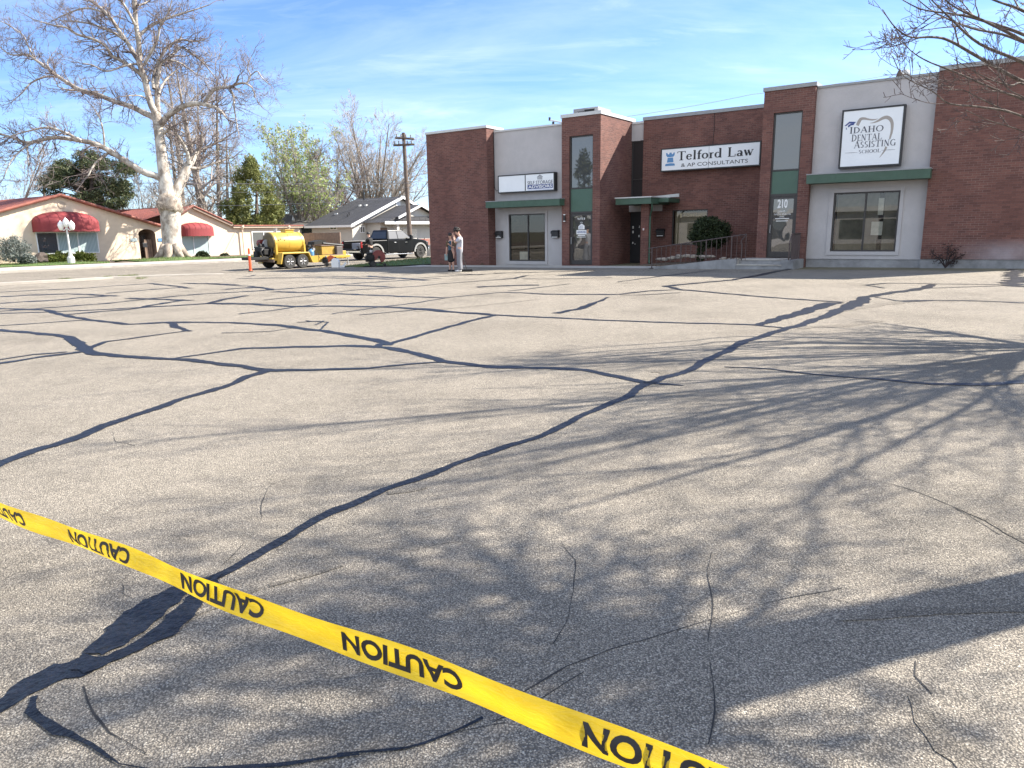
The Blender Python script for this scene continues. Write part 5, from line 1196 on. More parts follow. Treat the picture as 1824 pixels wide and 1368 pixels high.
POPL = [dict(wander=.05, up=.05, taper=.9, seg=10, lo=.12, h=1.0), dict(n=34, ratio=.20, ang=(35, 75), wander=.2, up=.08, taper=.75, seg=5, rr=.38, lo=.2),
        dict(n=8, ratio=.45, ang=(25, 60), wander=.25, up=.05, taper=.6, seg=3, rr=.6), dict(n=3.2, ratio=.5, ang=(25, 60), wander=.25, up=.03, taper=.5, seg=2, rr=.7)]
grpT = 'tall bare trees behind the stucco building'
specs = [(331, 10, 118, .46, 'tallest greyish bare tree rising just right of the sycamore trunk'), (322, 6, 200, .4, 'thick bare trunk half hidden directly behind the sycamore trunk'),
         (353, 4, 135, .28, 'slim straight bare tree, second tall one right of the sycamore'), (372, 0, 130, .62, 'stout bare tree with the broadest trunk between sycamore and conifers'),
         (389, 7, 120, .36, 'bare tree with a long clear stem just left of the thin spruce'), (422, 12, 235, .22, 'thin bare tree between the spruce and the rounded evergreen')]
for i, (px_, dz_, yt, r_, lb) in enumerate(specs):
    bare_tree('bare_tree', lb, px_, 405, 80+dz_, yt, r_, POPL, 20+i, MT['greybark'], MT['paletwig'], grpT, lean=(-.04 if i in (0, 3) else .02, 0), rmin=.016)
bare_tree('bare_tree', 'wide vase-shaped bare tree behind the dark roof of the grey house', 656, 405, 95, 225, .62, VASE, 41, MT['greybark'], MT['paletwig'], None, fork=dict(at=.22, n=18, ang=(4, 58), r=.32), rmin=.015)
bare_tree('bare_tree', 'small thin bare tree behind the grey house beside the utility pole', 716, 405, 100, 268, .24, VASE, 47, MT['greybark'], MT['paletwig'], None, fork=dict(at=.3, n=6, ang=(10, 50), r=.5), rmin=.016)
bare_tree('bare_tree', 'dark leafless tree with twisted stems left of the vase-shaped tree', 598, 405, 84, 262, .24, VASE, 44, MT['darkbark'], MT['twig'], None, fork=dict(at=.3, n=5, ang=(10, 45), r=.6), rmin=.014)
bare_tree('bare_tree', 'pale bare tree far left behind the red tiled roof, cut by the picture edge', 8, 430, 66, 215, .2, VASE, 43, MT['greybark'], MT['paletwig'], None, fork=dict(at=.2, n=6, ang=(10, 55), r=.5), rmin=.013)
bare_tree('bare_tree', 'fine twiggy bare tree between the dark pine and the sycamore trunk', 255, 420, 82, 292, .16, VASE, 46, MT['greybark'], MT['paletwig'], None, fork=dict(at=.2, n=6, ang=(10, 50), r=.5), rmin=.014)

def foliage_tree(name, label, root, clumps, m, size, per, seed, aspect=.35, trunk=None, bark=None, flat=0.0, extra=None, cat='tree', group=None):
    """clumps: list of (centre, radius) in world space; each filled with leaf faces"""
    rgn = np.random.default_rng(seed); t = thing(name, label, cat, root, 0, group); C = []
    for c, r in clumps:
        n = max(4, int(per*(r if not hasattr(r, '__len__') else (r[0]*r[1]*r[2])**(1/3))**2)); v = rgn.normal(size=(n, 3)); v /= np.linalg.norm(v, axis=1, keepdims=True); v *= rgn.uniform(.25, 1, (n, 1))**.5
        C.append(np.array(c[:])+v*np.array(r if hasattr(r, '__len__') else (r, r, r)))
    V, Q = leaf_np(np.concatenate(C), size, rgn, aspect, flat); mesh_np('crown', V-np.array(root[:]), Q, m, t)
    if trunk: part_tubes('trunk', trunk, 7, bark or MT['darkbark'], t)
    return t
def ground_at(px, Z, y=420): p = at(px, y, Z); p.z = gzw(p.x, p.y); return p
# dark pine behind the left building: drooping layered clumps
rg = random.Random(9); Z_ = 70; r0 = ground_at(160, Z_); cl = []; tr = []
for k in range(95):
    x = rg.uniform(-1, 1); yy = rg.random(); hw = (1-yy)**.55*(.65+.35*rg.random())
    px_ = 160+x*78*min(1, .35+hw); py_ = 268+ (1-(1-yy)) * 118 + abs(x)*34*(1-yy)
    c = at(px_, py_, Z_+rg.uniform(-3.4, 3.4)); r = rg.uniform(.5, 1.05); cl.append((c, (r*1.25, r*1.25, r*.7)))
    if rg.random() < .4: q = r0.copy(); q.z = c.z-1.0; tr.append(([q, q.lerp(c, .6)+Vector((0, 0, -.1)), c], [.09, .05, .02]))
top = at(162, 272, Z_); tr.append(([r0, r0.lerp(top, .5), top], [.4, .26, .05]))
foliage_tree('pine_tree', 'broad dark green pine behind the ridge of the left stucco building', r0, cl, MT['pine'], .19, 480, 1, .2, tr)
# thin greyish spruce
Z_ = 84; r0 = ground_at(404, Z_); cl = []; tr = []; top = at(403, 224, Z_)
for k in range(46):
    t = rg.random()**.8; z = top.z*(1-.72*t); a = rg.uniform(0, 6.28); R_ = .5+2.3*t*rg.uniform(.5, 1); c = Vector((r0.x+math.cos(a)*R_, r0.y+math.sin(a)*R_, z-.2*R_)); r = rg.uniform(.25, .6)
    cl.append((c, (r, r, r*.6))); q = r0.copy(); q.z = z; tr.append(([q, c], [.05, .02]))
tr.append(([r0, top], [.26, .04]))
foliage_tree('spruce_tree', 'thin sparse grey-green spruce with drooping boughs among the bare trees', r0, cl, MT['pine'], .14, 190, 2, .16, tr, MT['greybark'])
# rounded yellow-green evergreen
Z_ = 76; r0 = ground_at(455, Z_); cl = []; top = at(457, 287, Z_)
for k in range(150):
    t = rg.random()**.7; z = top.z*(1-.92*t); a = rg.uniform(0, 6.28); R_ = 2.9*min(1, t*1.7+.10)*rg.uniform(.55, 1.0); r = rg.uniform(.45, .85); cl.append((Vector((r0.x+math.cos(a)*R_, r0.y+math.sin(a)*R_, z)), (r*.8, r*.8, r*1.15)))
foliage_tree('evergreen_tree', 'dense yellow-green conical evergreen beside the brown roof', r0, cl, MT['cedar'], .16, 420, 3, .34, [([r0, top], [.3, .04])])
# spring trees just coming into leaf
def leafing(name, label, px_, Z_, ytop, seed, r_, nleaf, n=8, cfg=VASE, ang=(6, 42), size=.15):
    t, o_ = bare_tree(name, label, px_, 405, Z_, ytop, r_, cfg, seed, MT['greybark'], MT['paletwig'], None, fork=dict(at=.22, n=n, ang=ang, r=.45), rmin=.013)
    rgn = np.random.default_rng(seed); tips = np.array([p[-1][:] for l, p, r in o_ if l >= 2]+[p[-2][:] for l, p, r in o_ if l >= 2])
    C = tips[rgn.integers(0, len(tips), nleaf)]+rgn.normal(size=(nleaf, 3))*.22
    V, Q = leaf_np(C, size, rgn, .5); mesh_np('leaves', V-np.array(t.location[:]), Q, MT['spring'], t)
leafing('leafing_tree', 'tall spring tree with fresh pale green leaves left of the bare vase tree', 533, 86, 250, 51, .34, 4600, 9, ang=(4, 34))
leafing('leafing_tree', 'smaller pale green budding tree leaning at the left of the taller leafing one', 505, 92, 275, 52, .24, 2000, 7, ang=(8, 40))
leafing('leafing_tree', 'low budding tree with yellowish leaves above the grey house ridge left end', 566, 80, 310, 53, .2, 1500, 7, ang=(8, 42))
# dark evergreens behind the brown roof
for i, (px_, yt, Z_, w_, lb) in enumerate(((520, 345, 92, 3.2, 'dark evergreen bush behind the middle of the brown roof'), (548, 338, 96, 3.0, 'dark evergreen bush behind the small grey gable'), (586, 352, 92, 3.4, 'dark evergreen bush behind the left end of the dark roof'), (478, 352, 96, 3.0, 'dark evergreen bush right of the conical evergreen'), (612, 326, 102, 2.0, 'narrow dark conifer left of the vase-shaped bare tree'), (438, 372, 88, 2.6, 'low dark bush behind the left end of the brown roof'))):
    r0 = ground_at(px_, Z_); top = at(px_, yt, Z_).z; cl = []
    for k in range(46): a = rg.uniform(0, 6.28); t = rg.random(); R_ = w_*math.sqrt(rg.random())*(1-.6*t if i != 4 else 1-t); cl.append((Vector((r0.x+math.cos(a)*R_, r0.y+math.sin(a)*R_, top*(.15+.8*t))), rg.uniform(.5, .9)))
    foliage_tree('evergreen_bush', lb, r0, cl, MT['hedge'], .16, 90, 60+i, .4, [([r0, Vector((r0.x, r0.y, top*.8))], [.2, .05])], cat='bush', group='dark evergreens beyond the roofs')

# ---- near trees to the right, outside the frame except for the overhanging twigs
rg = random.Random(21)
NA = Vector((9.3, 9.6, 0)); NA.z = gzw(NA.x, NA.y)
na = thing('parking_lot_tree', 'leafless spreading tree at the right edge whose slender twigs hang over the brick wall', 'tree', NA)
cfgN = [dict(wander=.11, up=.015, taper=.8, seg=8, lo=.18), dict(n=14, ratio=.36, ang=(16, 48), wander=.12, up=.03, taper=.7, seg=5, rr=.55, rmax=.03, lo=.1),
        dict(n=6, ratio=.44, ang=(22, 60), wander=.16, up=.05, taper=.6, seg=4, rr=.62, rmax=.012), dict(n=3, ratio=.5, ang=(25, 60), wander=.18, up=.06, taper=.5, seg=3, rr=.7, rmax=.006)]
o_ = []; fork = NA+Vector((-.05, 0, 1.95))
tr = [([NA-Vector((0,0,.2)), NA+Vector((.02, 0, .9)), fork+Vector((0, 0, .25))], [.21, .15, .13])]
for k in range(34):      # scaffold limbs all round
    a = 2*math.pi*k/34+rg.uniform(-.12, .12); e = rad(rg.uniform(26, 82)); L_ = rg.uniform(4.4, 7.0)
    if 1.0 < a < 3.4 and k % 5: continue
    grow(o_, fork+Vector((0, 0, rg.uniform(-.2, .3))), Vector((math.cos(a)*math.cos(e), math.sin(a)*math.cos(e), math.sin(e))), L_, rg.uniform(.045, .075), 0, cfgN, rg)
def overhang(pts, Zs, r):
    n = len(pts); P = [(fork, r*1.25)]
    for i, (x, y) in enumerate(pts): t = i/(n-1); P.append((at(x, y, Zs[0]+(Zs[1]-Zs[0])*t), max(r*(1-.85*t), .0055)))
    P, R = smooth_path(P, 5); o_.append((0, P, R)); D = dirs_of(P)
    for k in range(4): side(o_, P, R, D, rg.uniform(.42, 1.0), 2.4, 1, cfgN, rg)
cfgN[1]['len'] = None; cfgN[1].pop('len')
for pts, zs, r in [([(1880,150),(1824,112),(1745,78),(1690,30),(1640,-20)], (10.6, 9.6), .034), ([(1880,120),(1824,74),(1750,36),(1700,12),(1660,-20)], (10.2, 9.4), .03), ([(1880,96),(1824,62),(1735,32),(1690,24),(1640,16),(1598,-6)], (10.8, 9.8), .03),
                   ([(1880,170),(1810,140),(1740,100),(1690,72),(1660,66),(1622,66),(1594,48),(1572,17)], (10.4, 9.2), .03), ([(1890,215),(1824,178),(1770,158),(1700,128),(1650,108),(1620,88),(1602,64)], (10.8, 9.6), .022),
                   ([(1890,252),(1830,212),(1780,192),(1745,175),(1715,160),(1700,160)], (10.4, 9.7), .018), ([(1880,230),(1800,200),(1740,190),(1690,184),(1660,162),(1610,136),(1590,100)], (10.0, 9.2), .018),
                   ([(1890,190),(1824,150),(1800,152),(1760,140),(1720,118),(1700,106)], (9.8, 9.3), .018), ([(1890,60),(1824,20),(1770,0),(1700,-30)], (10.2, 9.4), .03), ([(1880,270),(1824,235),(1760,214),(1720,196)], (10.6, 9.9), .014),
                   ([(1880,110),(1800,66),(1730,50),(1665,22),(1620,-14)], (11.2, 10.4), .026), ([(1890,204),(1830,176),(1795,158),(1780,132),(1776,110)], (9.6, 9.4), .012)]: overhang(pts, zs, r)
part_tubes('trunk', tr+[(p, r) for l, p, r in o_ if l == 0], 8, MT['nearbark'], na); part_tubes('crown', [(p, [max(x, .0033) for x in r]) for l, p, r in o_ if l > 0], 4, MT['neartwig'], na)
NB = Vector((4.75, 3.62, 0)); NB.z = gzw(NB.x, NB.y)
nb = thing('shade_tree', 'leafless tree standing right of the photographer, seen only by its long trunk shadow', 'tree', NB)
o_ = []; fork = NB+Vector((-.1, -.02, 3.3))
tr = [([NB-Vector((0,0,.2)), NB+Vector((.02, 0, .8)), NB+Vector((0, .02, 2.2)), fork], [.24, .19, .18, .22])]
cfgB = [dict(wander=.17, up=.02, taper=.8, seg=8, lo=.18), dict(n=12, ratio=.38, ang=(25, 60), wander=.16, up=.03, taper=.7, seg=5, rr=.5, rmax=.04, lo=.15),
        dict(n=5, ratio=.46, ang=(25, 60), wander=.18, up=.04, taper=.6, seg=4, rr=.62, rmax=.016), dict(n=3, ratio=.5, ang=(25, 60), wander=.2, up=.04, taper=.5, seg=2, rr=.7, rmax=.008)]
def limb_from_shadow(pts, h0, h1, r):
    """a limb whose height runs from h0 to h1, set so that its shadow lies where the photo shows one"""
    cx_, cy_ = math.cos(SUN_AZ)/math.tan(SUN_EL), math.sin(SUN_AZ)/math.tan(SUN_EL); P = [(fork-Vector((0, 0, .25)), r*1.15)]
    for i, (x, y) in enumerate(pts):
        t = (i+1)/len(pts); h = h0+(h1-h0)*t; g = gxyz(x, y); P.append((Vector((g.x+cx_*h, g.y+cy_*h, g.z+h)), r*(1-.82*t)))
    P, R = smooth_path(P, 5); o_.append((0, P, R)); D = dirs_of(P)
    for k in range(15): side(o_, P, R, D, rg.uniform(.2, 1.0), 3.0, 1, cfgB, rg)
for pts, h0, h1, r in [([(1120,1140),(1057,1115),(960,1066),(860,1052),(720,1062),(600,1050)], 3.4, 6.2, .085), ([(1165,1140),(1195,1085),(1215,1030),(1240,960)], 3.4, 5.6, .055), ([(1060,1120),(970,1070),(890,1005),(832,965),(812,900)], 3.6, 6.4, .06),
                       ([(1080,1200),(900,1205),(700,1200),(500,1228),(300,1222)], 3.4, 5.8, .08), ([(1090,1270),(950,1270),(760,1260),(560,1290)], 3.4, 5.2, .075), ([(1150,1290),(1000,1345),(850,1390)], 3.4, 4.8, .075), ([(1230,1290),(1180,1370),(1140,1460)], 3.3, 4.6, .07),
                       ([(1010,1150),(800,1120),(520,1100),(330,1130),(150,1150)], 3.8, 7.0, .06), ([(980,1180),(740,1150),(430,1160),(180,1290),(40,1330)], 3.8, 6.6, .06), ([(1300,1150),(1360,1080),(1420,1010),(1460,930)], 3.4, 5.2, .035), ([(900,1060),(700,1000),(480,960),(300,950)], 4.2, 7.4, .045)]: limb_from_shadow(pts, h0, h1, r)
part_tubes('trunk', tr+[(p, r) for l, p, r in o_ if l == 0], 8, MT['nearbark'], nb); part_tubes('crown', [(p, [max(x, .005) for x in r]) for l, p, r in o_ if l > 0], 3, MT['neartwig'], nb)

# ---- planting by the brick building
ru, rz_ = fp(1246, 459, 30.9); rt = xyz(ru, 30.9, .2); cl = []; rg = random.Random(31)
cc = fp(1264, 414, 30.9)
for k in range(90):
    v = rvec(rg); s_ = rg.uniform(.72, 1.0); cl.append((xyz(cc[0]+v.x*.72*s_, 30.9+v.y*.66*s_, cc[1]+v.z*.55*s_), rg.uniform(.2, .32)))
for k in range(16): t = rg.random(); cl.append((xyz(ru+.1*rg.uniform(-1, 1)+.12*t, 30.9+rg.uniform(-.1, .1), .35+.7*t), rg.uniform(.1, .2)))
q = xyz(cc[0]-.15, 30.9, cc[1])
foliage_tree('round_shrub', 'dark green clipped round shrub in front of the law office window', rt, cl, MT['yew'], .05, 2600, 71, .4, [([rt, rt.lerp(q, .5), q], [.07, .05, .03])], cat='shrub')
# dead weed by the right wall
rg = random.Random(8); wu, wz = fp(1684, 476, 29.3); wt = xyz(wu, 29.3, gz(wu, 29.3)); wd = thing('dead_weed', 'small dark dried weed with curled stems at the foot of the right brick wall', 'weed', wt); o_ = []
for tx, ty in ((1662, 452), (1690, 440), (1700, 444), (1712, 456), (1675, 458), (1694, 466)):
    a_ = fp(tx, ty, 29.3); tip = xyz(a_[0], 29.3+rg.uniform(-.15, .1), a_[1]); mid = wt.lerp(tip, .55)+Vector((0, 0, .06)); P, R = smooth_path([(wt, .022), (mid, .018), (tip, .012)]); o_.append((0, P, R)); D = dirs_of(P)
    for k in range(9): side(o_, P, R, D, rg.uniform(.35, 1), .5, 1, [None, dict(n=0, ratio=.42, ang=(25, 70), wander=.4, up=-.05, taper=.5, seg=4, rr=.8)], rg)
part_tubes('stems', [(p, r) for l, p, r in o_], 5, mat('dead_stem', (.035, .022, .022), .9), wd)
rgn = np.random.default_rng(8); C = np.array([p[-1][:] for l, p, r in o_ if l == 1]); C = np.repeat(C, 5, 0)+rgn.normal(size=(len(C)*5, 3))*.035
V, Q = leaf_np(C, .03, rgn, .5); mesh_np('dry_leaves', V-np.array(wt[:]), Q, mat('dry_leaf', (.04, .025, .022), .9), wd)
for i, (x, y) in enumerate(((786, 474), (797, 474), (860, 476))):   # tufts at the left wall's foot
    a_ = fp(x, y, 29.4); r0 = xyz(a_[0], 29.42, gz(a_[0], 29.4)); foliage_tree('wall_weed', ('small dark weed at the foot of the left brick wall, nearest the street', 'small dark weed at the foot of the left brick wall, just behind the couple', 'tiny weed at the brick corner by the left grey bay')[i], r0, [(r0+Vector((0, 0, .05)), (.14, .06, .07))], MT['yew'], .035, 3000, 80+i, .3, cat='weed')

# ------------------------------------------------------------------ stucco building with red tiles across the street
HO = (HOUSE_U, 30.0, 0.0)
st_b = thing('stucco_building', 'cream stucco building with red tile gables, two red dome awnings and an arched entry', 'building', xyz(*HO), YAW)
def HB(mb, name, m, parent=st_b, **k): return mb.build(name, m, parent, HO, **k)
def hw(x, y): return up(x, y, HOUSE_U)
top = [hw(-110, 408.5), hw(105, 350), hw(284, 404.5), hw(341, 368.5), hw(411, 400.5), hw(533, 403)]
def top_z(w):
    for a, b in zip(top, top[1:]):
        if a[0] <= w <= b[0]: return a[1]+(b[1]-a[1])*(w-a[0])/(b[0]-a[0])
    return top[-1][1]
ZB = -0.5; wa, wb = hw(249, 440)[0], hw(279, 440)[0]; zs = hw(264, 417)[1]; zt_ = hw(264, 408)[1]; arch = []
for k in range(9): t = math.pi*(1-k/8); arch.append(((wa+wb)/2+(wb-wa)/2*math.cos(t), zs+(zt_-zs)*math.sin(t)))
def up_face(pts, u=HOUSE_U): return [(u, p[0], p[1]) for p in pts]
mb = MB()
pl_ = [(top[0][0], ZB)] + [(wa, ZB), (wa, top_z(wa)), top[1], top[0]]; mb.poly(up_face(pl_))
pr_ = [(wb, ZB), (top[-1][0], ZB), top[-1], top[4], top[3]] + ([top[2]] if top[2][0] > wb else []) + [(wb, top_z(wb))]; mb.poly(up_face(pr_))
mid = arch[::-1] + [(wa, top_z(wa))] + ([top[2]] if wa < top[2][0] < wb else []) + [(wb, top_z(wb))]
mb.poly(up_face(mid))
mb.add([(HOUSE_U, top[-1][0], ZB), (HOUSE_U-11, top[-1][0], ZB), (HOUSE_U-11, top[-1][0], top[-1][1]), (HOUSE_U, top[-1][0], top[-1][1])], [(0,1,2,3)])
mb.add([(HOUSE_U, top[0][0], ZB), (HOUSE_U-11, top[0][0], ZB), (HOUSE_U-11, top[0][0], top[0][1]), (HOUSE_U, top[0][0], top[0][1])], [(0,3,2,1)])
HB(mb, 'wall', MT['cream'])
mb = MB(); n = len(arch)
path = [(wa, ZB)] + arch + [(wb, ZB)]
for a, b in zip(path, path[1:]): mb.add([(HOUSE_U, a[0], a[1]), (HOUSE_U-1.3, a[0], a[1]), (HOUSE_U-1.3, b[0], b[1]), (HOUSE_U, b[0], b[1])], [(0,1,2,3)])
mb.poly([(HOUSE_U-1.3, p[0], p[1]) for p in path]); en = HB(mb, 'entry_recess', MT['tan'])
mb = MB(); x0 = wa+.25; mb.box(HOUSE_U-1.27, HOUSE_U-1.2, x0, x0+1.0, ZB, zs+.1); dr = HB(mb, 'door', MT['polew'])
mb = MB(); mb.box(HOUSE_U-1.2, HOUSE_U-1.18, x0+.12, x0+.42, .5, zs-.1); mb.box(HOUSE_U-1.2, HOUSE_U-1.18, x0+.58, x0+.88, .5, zs-.1); HB(mb, 'pane', MT['glass_h'], dr)
mb = MB(); mb.box(HOUSE_U-.5, HOUSE_U-.44, wb-.75, wb-.1, ZB, 1.35)
for k in range(4): mb.box(HOUSE_U-.44, HOUSE_U-.41, wb-.72+k*.15, wb-.6+k*.15, ZB, 1.45)
HB(mb, 'gate', MT['wood'])
mb = MB(); mb.cbox(HOUSE_U-.35, HOUSE_U-.05, wb-1.05, wb-.7, .85, 1.2, .02); HB(mb, 'letter_box', MT['black'])
# roofs
def slope(a, b, u0, u1, th=.12, m='redtile', name='roof', over=.0):
    mb = MB(); (w0, z0), (w1, z1) = a, b
    nz = Vector((-(z1-z0), (w1-w0))).normalized()*th; e = .015
    f = lambda w, z, d: (w+nz.x*d, z+nz.y*d)
    P0, P1, P2, P3 = f(w0, z0, e), f(w1, z1, e), f(w1, z1, 1), f(w0, z0, 1)
    mb.prism([P0, P1, P2, P3], u0, u1, axis=0); return HB(mb, name, MT[m], uv='roof')
slope(top[0], top[1], HOUSE_U+.25, HOUSE_U-12); slope(top[1], top[2], HOUSE_U+.25, HOUSE_U-12)
ext = (top[3][0]-(top[3][0]-top[2][0])*1.9, top[3][1]-(top[3][1]-top[2][1])*1.9)
slope(top[2], top[3], HOUSE_U+.25, HOUSE_U-.4); slope(top[3], top[4], HOUSE_U+.25, HOUSE_U-12)
mb = MB(); rz = top[3][1]+.05; w3 = top[3][0]; wl = hw(232, 395)[0]
mb.add([(HOUSE_U-.41, w3, rz), (HOUSE_U-9, w3, rz), (HOUSE_U-9, wl-1.5, 2.6), (HOUSE_U-.41, wl, 2.6)], [(0,1,2,3)]); HB(mb, 'roof', MT['redtile'], uv='roof')
mb = MB(); mb.box(HOUSE_U-11, HOUSE_U+.30, top[4][0]+.05, top[5][0]+.25, top[5][1]+.012, top[5][1]+.10); r_ = HB(mb, 'roof', MT['shingle2'], uv=True)
mb = MB(); mb.box(HOUSE_U+.301, HOUSE_U+.36, top[4][0]+.05, top[5][0]+.25, top[5][1]+.03, top[5][1]+.13); HB(mb, 'tile_edge', MT['redtrim'], r_)
mb = MB(); mb.box(HOUSE_U+.05, HOUSE_U+.30, top[4][0]+.05, top[5][0]+.2, top[5][1]-.12, top[5][1]+.01); HB(mb, 'fascia', MT['creamtrim'], r_)
def rake(a, b, r=.115, n=None, m='redtrim'):
    mb = MB(); L_ = math.hypot(b[0]-a[0], b[1]-a[1]); n = n or int(L_/.42)
    for k in range(n):
        t0, t1 = k/n, (k+1.12)/n; p = lambda t: (HOUSE_U+.27, a[0]+(b[0]-a[0])*t, a[1]+(b[1]-a[1])*t+.10); mb.tube([p(t0), p(min(t1, 1))], [r, r*.82], 8)
    HB(mb, 'rake_tiles', MT[m])
rake(top[1], top[0]); rake(top[1], top[2]); rake(top[3], top[2])
mb = MB(); a, b = top[3], top[4]; mb.prism([(a[0], a[1]-.16), (b[0], b[1]-.16), (b[0]+.1, b[1]+.01), (a[0], a[1]+.012)], HOUSE_U+.012, HOUSE_U+.26, axis=0); HB(mb, 'barge_board', MT['tan']); rake(top[3], top[4], .07)
# windows
def hwin(x0, x1, y0, y1, mulls=(), gl='glass_h', t=.07, name='window', curtain=None):
    wl_, wr_ = (hw(x0, y0)[0]+hw(x0+.10*(y1-y0), y1)[0])/2, (hw(x1, y0)[0]+hw(x1+.10*(y1-y0), y1)[0])/2; z1, z0 = hw((x0+x1)/2, y0)[1], hw((x0+x1)/2, y1)[1]; ms = [wl_+(wr_-wl_)*f for f in mulls]
    mb = MB(); U_ = HOUSE_U
    mb.box(U_+.002, U_+.07, wl_, wl_+t, z0, z1); mb.box(U_+.002, U_+.07, wr_-t, wr_, z0, z1); mb.box(U_+.002, U_+.07, wl_+t, wr_-t, z0, z0+t); mb.box(U_+.002, U_+.07, wl_+t, wr_-t, z1-t, z1)
    for m_ in ms: mb.box(U_+.002, U_+.066, m_-t*.5, m_+t*.5, z0+t, z1-t)
    fr_ = HB(mb, name, MT['white']); xs = [wl_+t]+[x for m_ in ms for x in (m_-t/2, m_+t/2)]+[wr_-t]
    for i, (a, b) in enumerate(zip(xs[::2], xs[1::2])):
        HB(MB().add([(U_+.03, a, z0+t), (U_+.03, b, z0+t), (U_+.03, b, z1-t), (U_+.03, a, z1-t)], [(0,1,2,3)]), 'pane', MT[gl] if not (curtain and i in curtain) else MT['curtpane'], fr_)
    return fr_
def curtain_pane():
    m, nt, b = new_mat('curtained_pane'); L = nt.links
    tcn = N(nt, 'ShaderNodeTexCoord'); wv = N(nt, 'ShaderNodeTexWave', Scale=3.2, Distortion=1.0); wv.bands_direction = 'Y'; L.new(tcn.outputs['Object'], wv.inputs['Vector'])
    r = ramp(nt, [(0.2, (.22, .29, .29)), (.8, (.46, .54, .54))], wv.outputs['Fac']); L.new(r.outputs[0], b.inputs['Base Color']); b.inputs['Roughness'].default_value = .12; return m
MT['curtpane'] = curtain_pane()
hwin(63, 173, 413, 452, (.33, .66), curtain=(1, 2)); hwin(322, 371, 419, 455, (.42,), curtain=(0, 1)); hwin(447, 520, 412, 443, (.28, .55), curtain=())
mb = MB(); v = hw(110, 365); mb.lathe([(0,0),(.26,0),(.26,.04),(.2,.045),(.2,.02),(0,.02)], (HOUSE_U+.002, v[0], v[1]), 18, axis=0)
for k in range(4): mb.box(HOUSE_U+.01, HOUSE_U+.03, v[0]-.19, v[0]+.19, v[1]-.14+k*.08, v[1]-.11+k*.08)
HB(mb, 'gable_vent', MT['creamtrim'])
MT['seam'] = mat('awning_seam', (.13,.018,.022), .8)
def awning(x0, x1, yt, ym, yb, d):
    wl_, wr_ = hw(x0, ym)[0], hw(x1, ym)[0]; wc = (wl_+wr_)/2; a = (wr_-wl_)/2; z0 = hw((x0+x1)/2, ym)[1]; zt = hw((x0+x1)/2, yt)[1]; zb = hw((x0+x1)/2, yb)[1]; h = zt-z0
    mb = MB(); NT, NP = 18, 7; vs, fs = [], []; se = lambda v: (abs(v)**.72)*(1 if v >= 0 else -1)
    for i in range(NT+1):
        th = math.pi*i/NT
        for j in range(NP+1):
            ph = math.pi/2*j/NP; r = math.sin(th)**.62 if math.sin(th) > 0 else 0; vs.append((HOUSE_U+.01+d*r*math.cos(ph), wc-a*math.cos(th), z0+h*r**1.3*math.sin(ph)))
    for i in range(NT):
        for j in range(NP): fs.append((i*(NP+1)+j, (i+1)*(NP+1)+j, (i+1)*(NP+1)+j+1, i*(NP+1)+j+1))
    o = len(vs)
    for i in range(NT+1):
        th = math.pi*i/NT; r = math.sin(th)**.62 if math.sin(th) > 0 else 0
        vs.append((HOUSE_U+.01+d*r, wc-a*math.cos(th), z0)); vs.append((HOUSE_U+.012+d*r*1.01, wc-a*1.005*math.cos(th), zb+.03*(i % 2)))
    for i in range(NT): fs.append((o+2*i, o+2*i+1, o+2*i+3, o+2*i+2))
    mb.add(vs, fs); aw = HB(mb, 'awning', MT['awning'])
    m2 = MB()
    for i in range(3, NT-2, 2):
        th = math.pi*i/NT; r = math.sin(th)**.62; m2.tube([(HOUSE_U+.015+d*r*math.cos(p), wc-a*math.cos(th), z0+.006+h*r**1.3*math.sin(p)) for p in [math.pi/2*k/6 for k in range(7)]], .012, 4)
    HB(m2, 'awning_seam', MT['seam'], aw)
awning(56, 172.5, 376.5, 398, 413, 1.1); awning(318.5, 376, 396.3, 408, 421, .9)
for x, yt, yb in ((428.5, 401.5, 456), (511, 401.5, 452)):
    v = hw(x, yt+2); mb = MB(); mb.lathe([(.18,.2),(.19,.05),(.08,-.16),(.055,-.2),(.055,-2.6)], (HOUSE_U+.2, v[0], v[1]-.1), 10); mb.tube([(HOUSE_U+.2, v[0], v[1]-2.7), (HOUSE_U+.35, v[0]+.05, v[1]-2.95)], .055, 8); HB(mb, 'downpipe', MT['cream'])
for (x0, x1, y0, y1, m, lb) in ((231, 245, 423.8, 430.5, 'curtain', 'small pale teal oval plaque on the stucco wall left of the arched entry'), (280.5, 290, 423.8, 430.5, 'blue', 'small blue plaque on the stucco wall right of the arched entry')):
    a = hw(x0, y0); b = hw(x1, y1); c = ((a[0]+b[0])/2, (a[1]+b[1])/2); o = thing('wall_plaque', lb, 'plaque', xyz(HOUSE_U, c[0], c[1]), YAW)
    rx, ry = (b[0]-a[0])/2, (a[1]-b[1])/2; el = [(rx*max(-.92, min(.92, 1.15*math.cos(t))), ry*max(-.85, min(.85, 1.2*math.sin(t)))) for t in [2*math.pi*k/20 for k in range(20)]]
    MB().prism([(x*1.12, y*1.15) for x, y in el], .004, .035, axis=0).build('frame', MT['creamtrim'], o); MB().prism(el, .036, .045, axis=0).build('plate', MT[m], o)

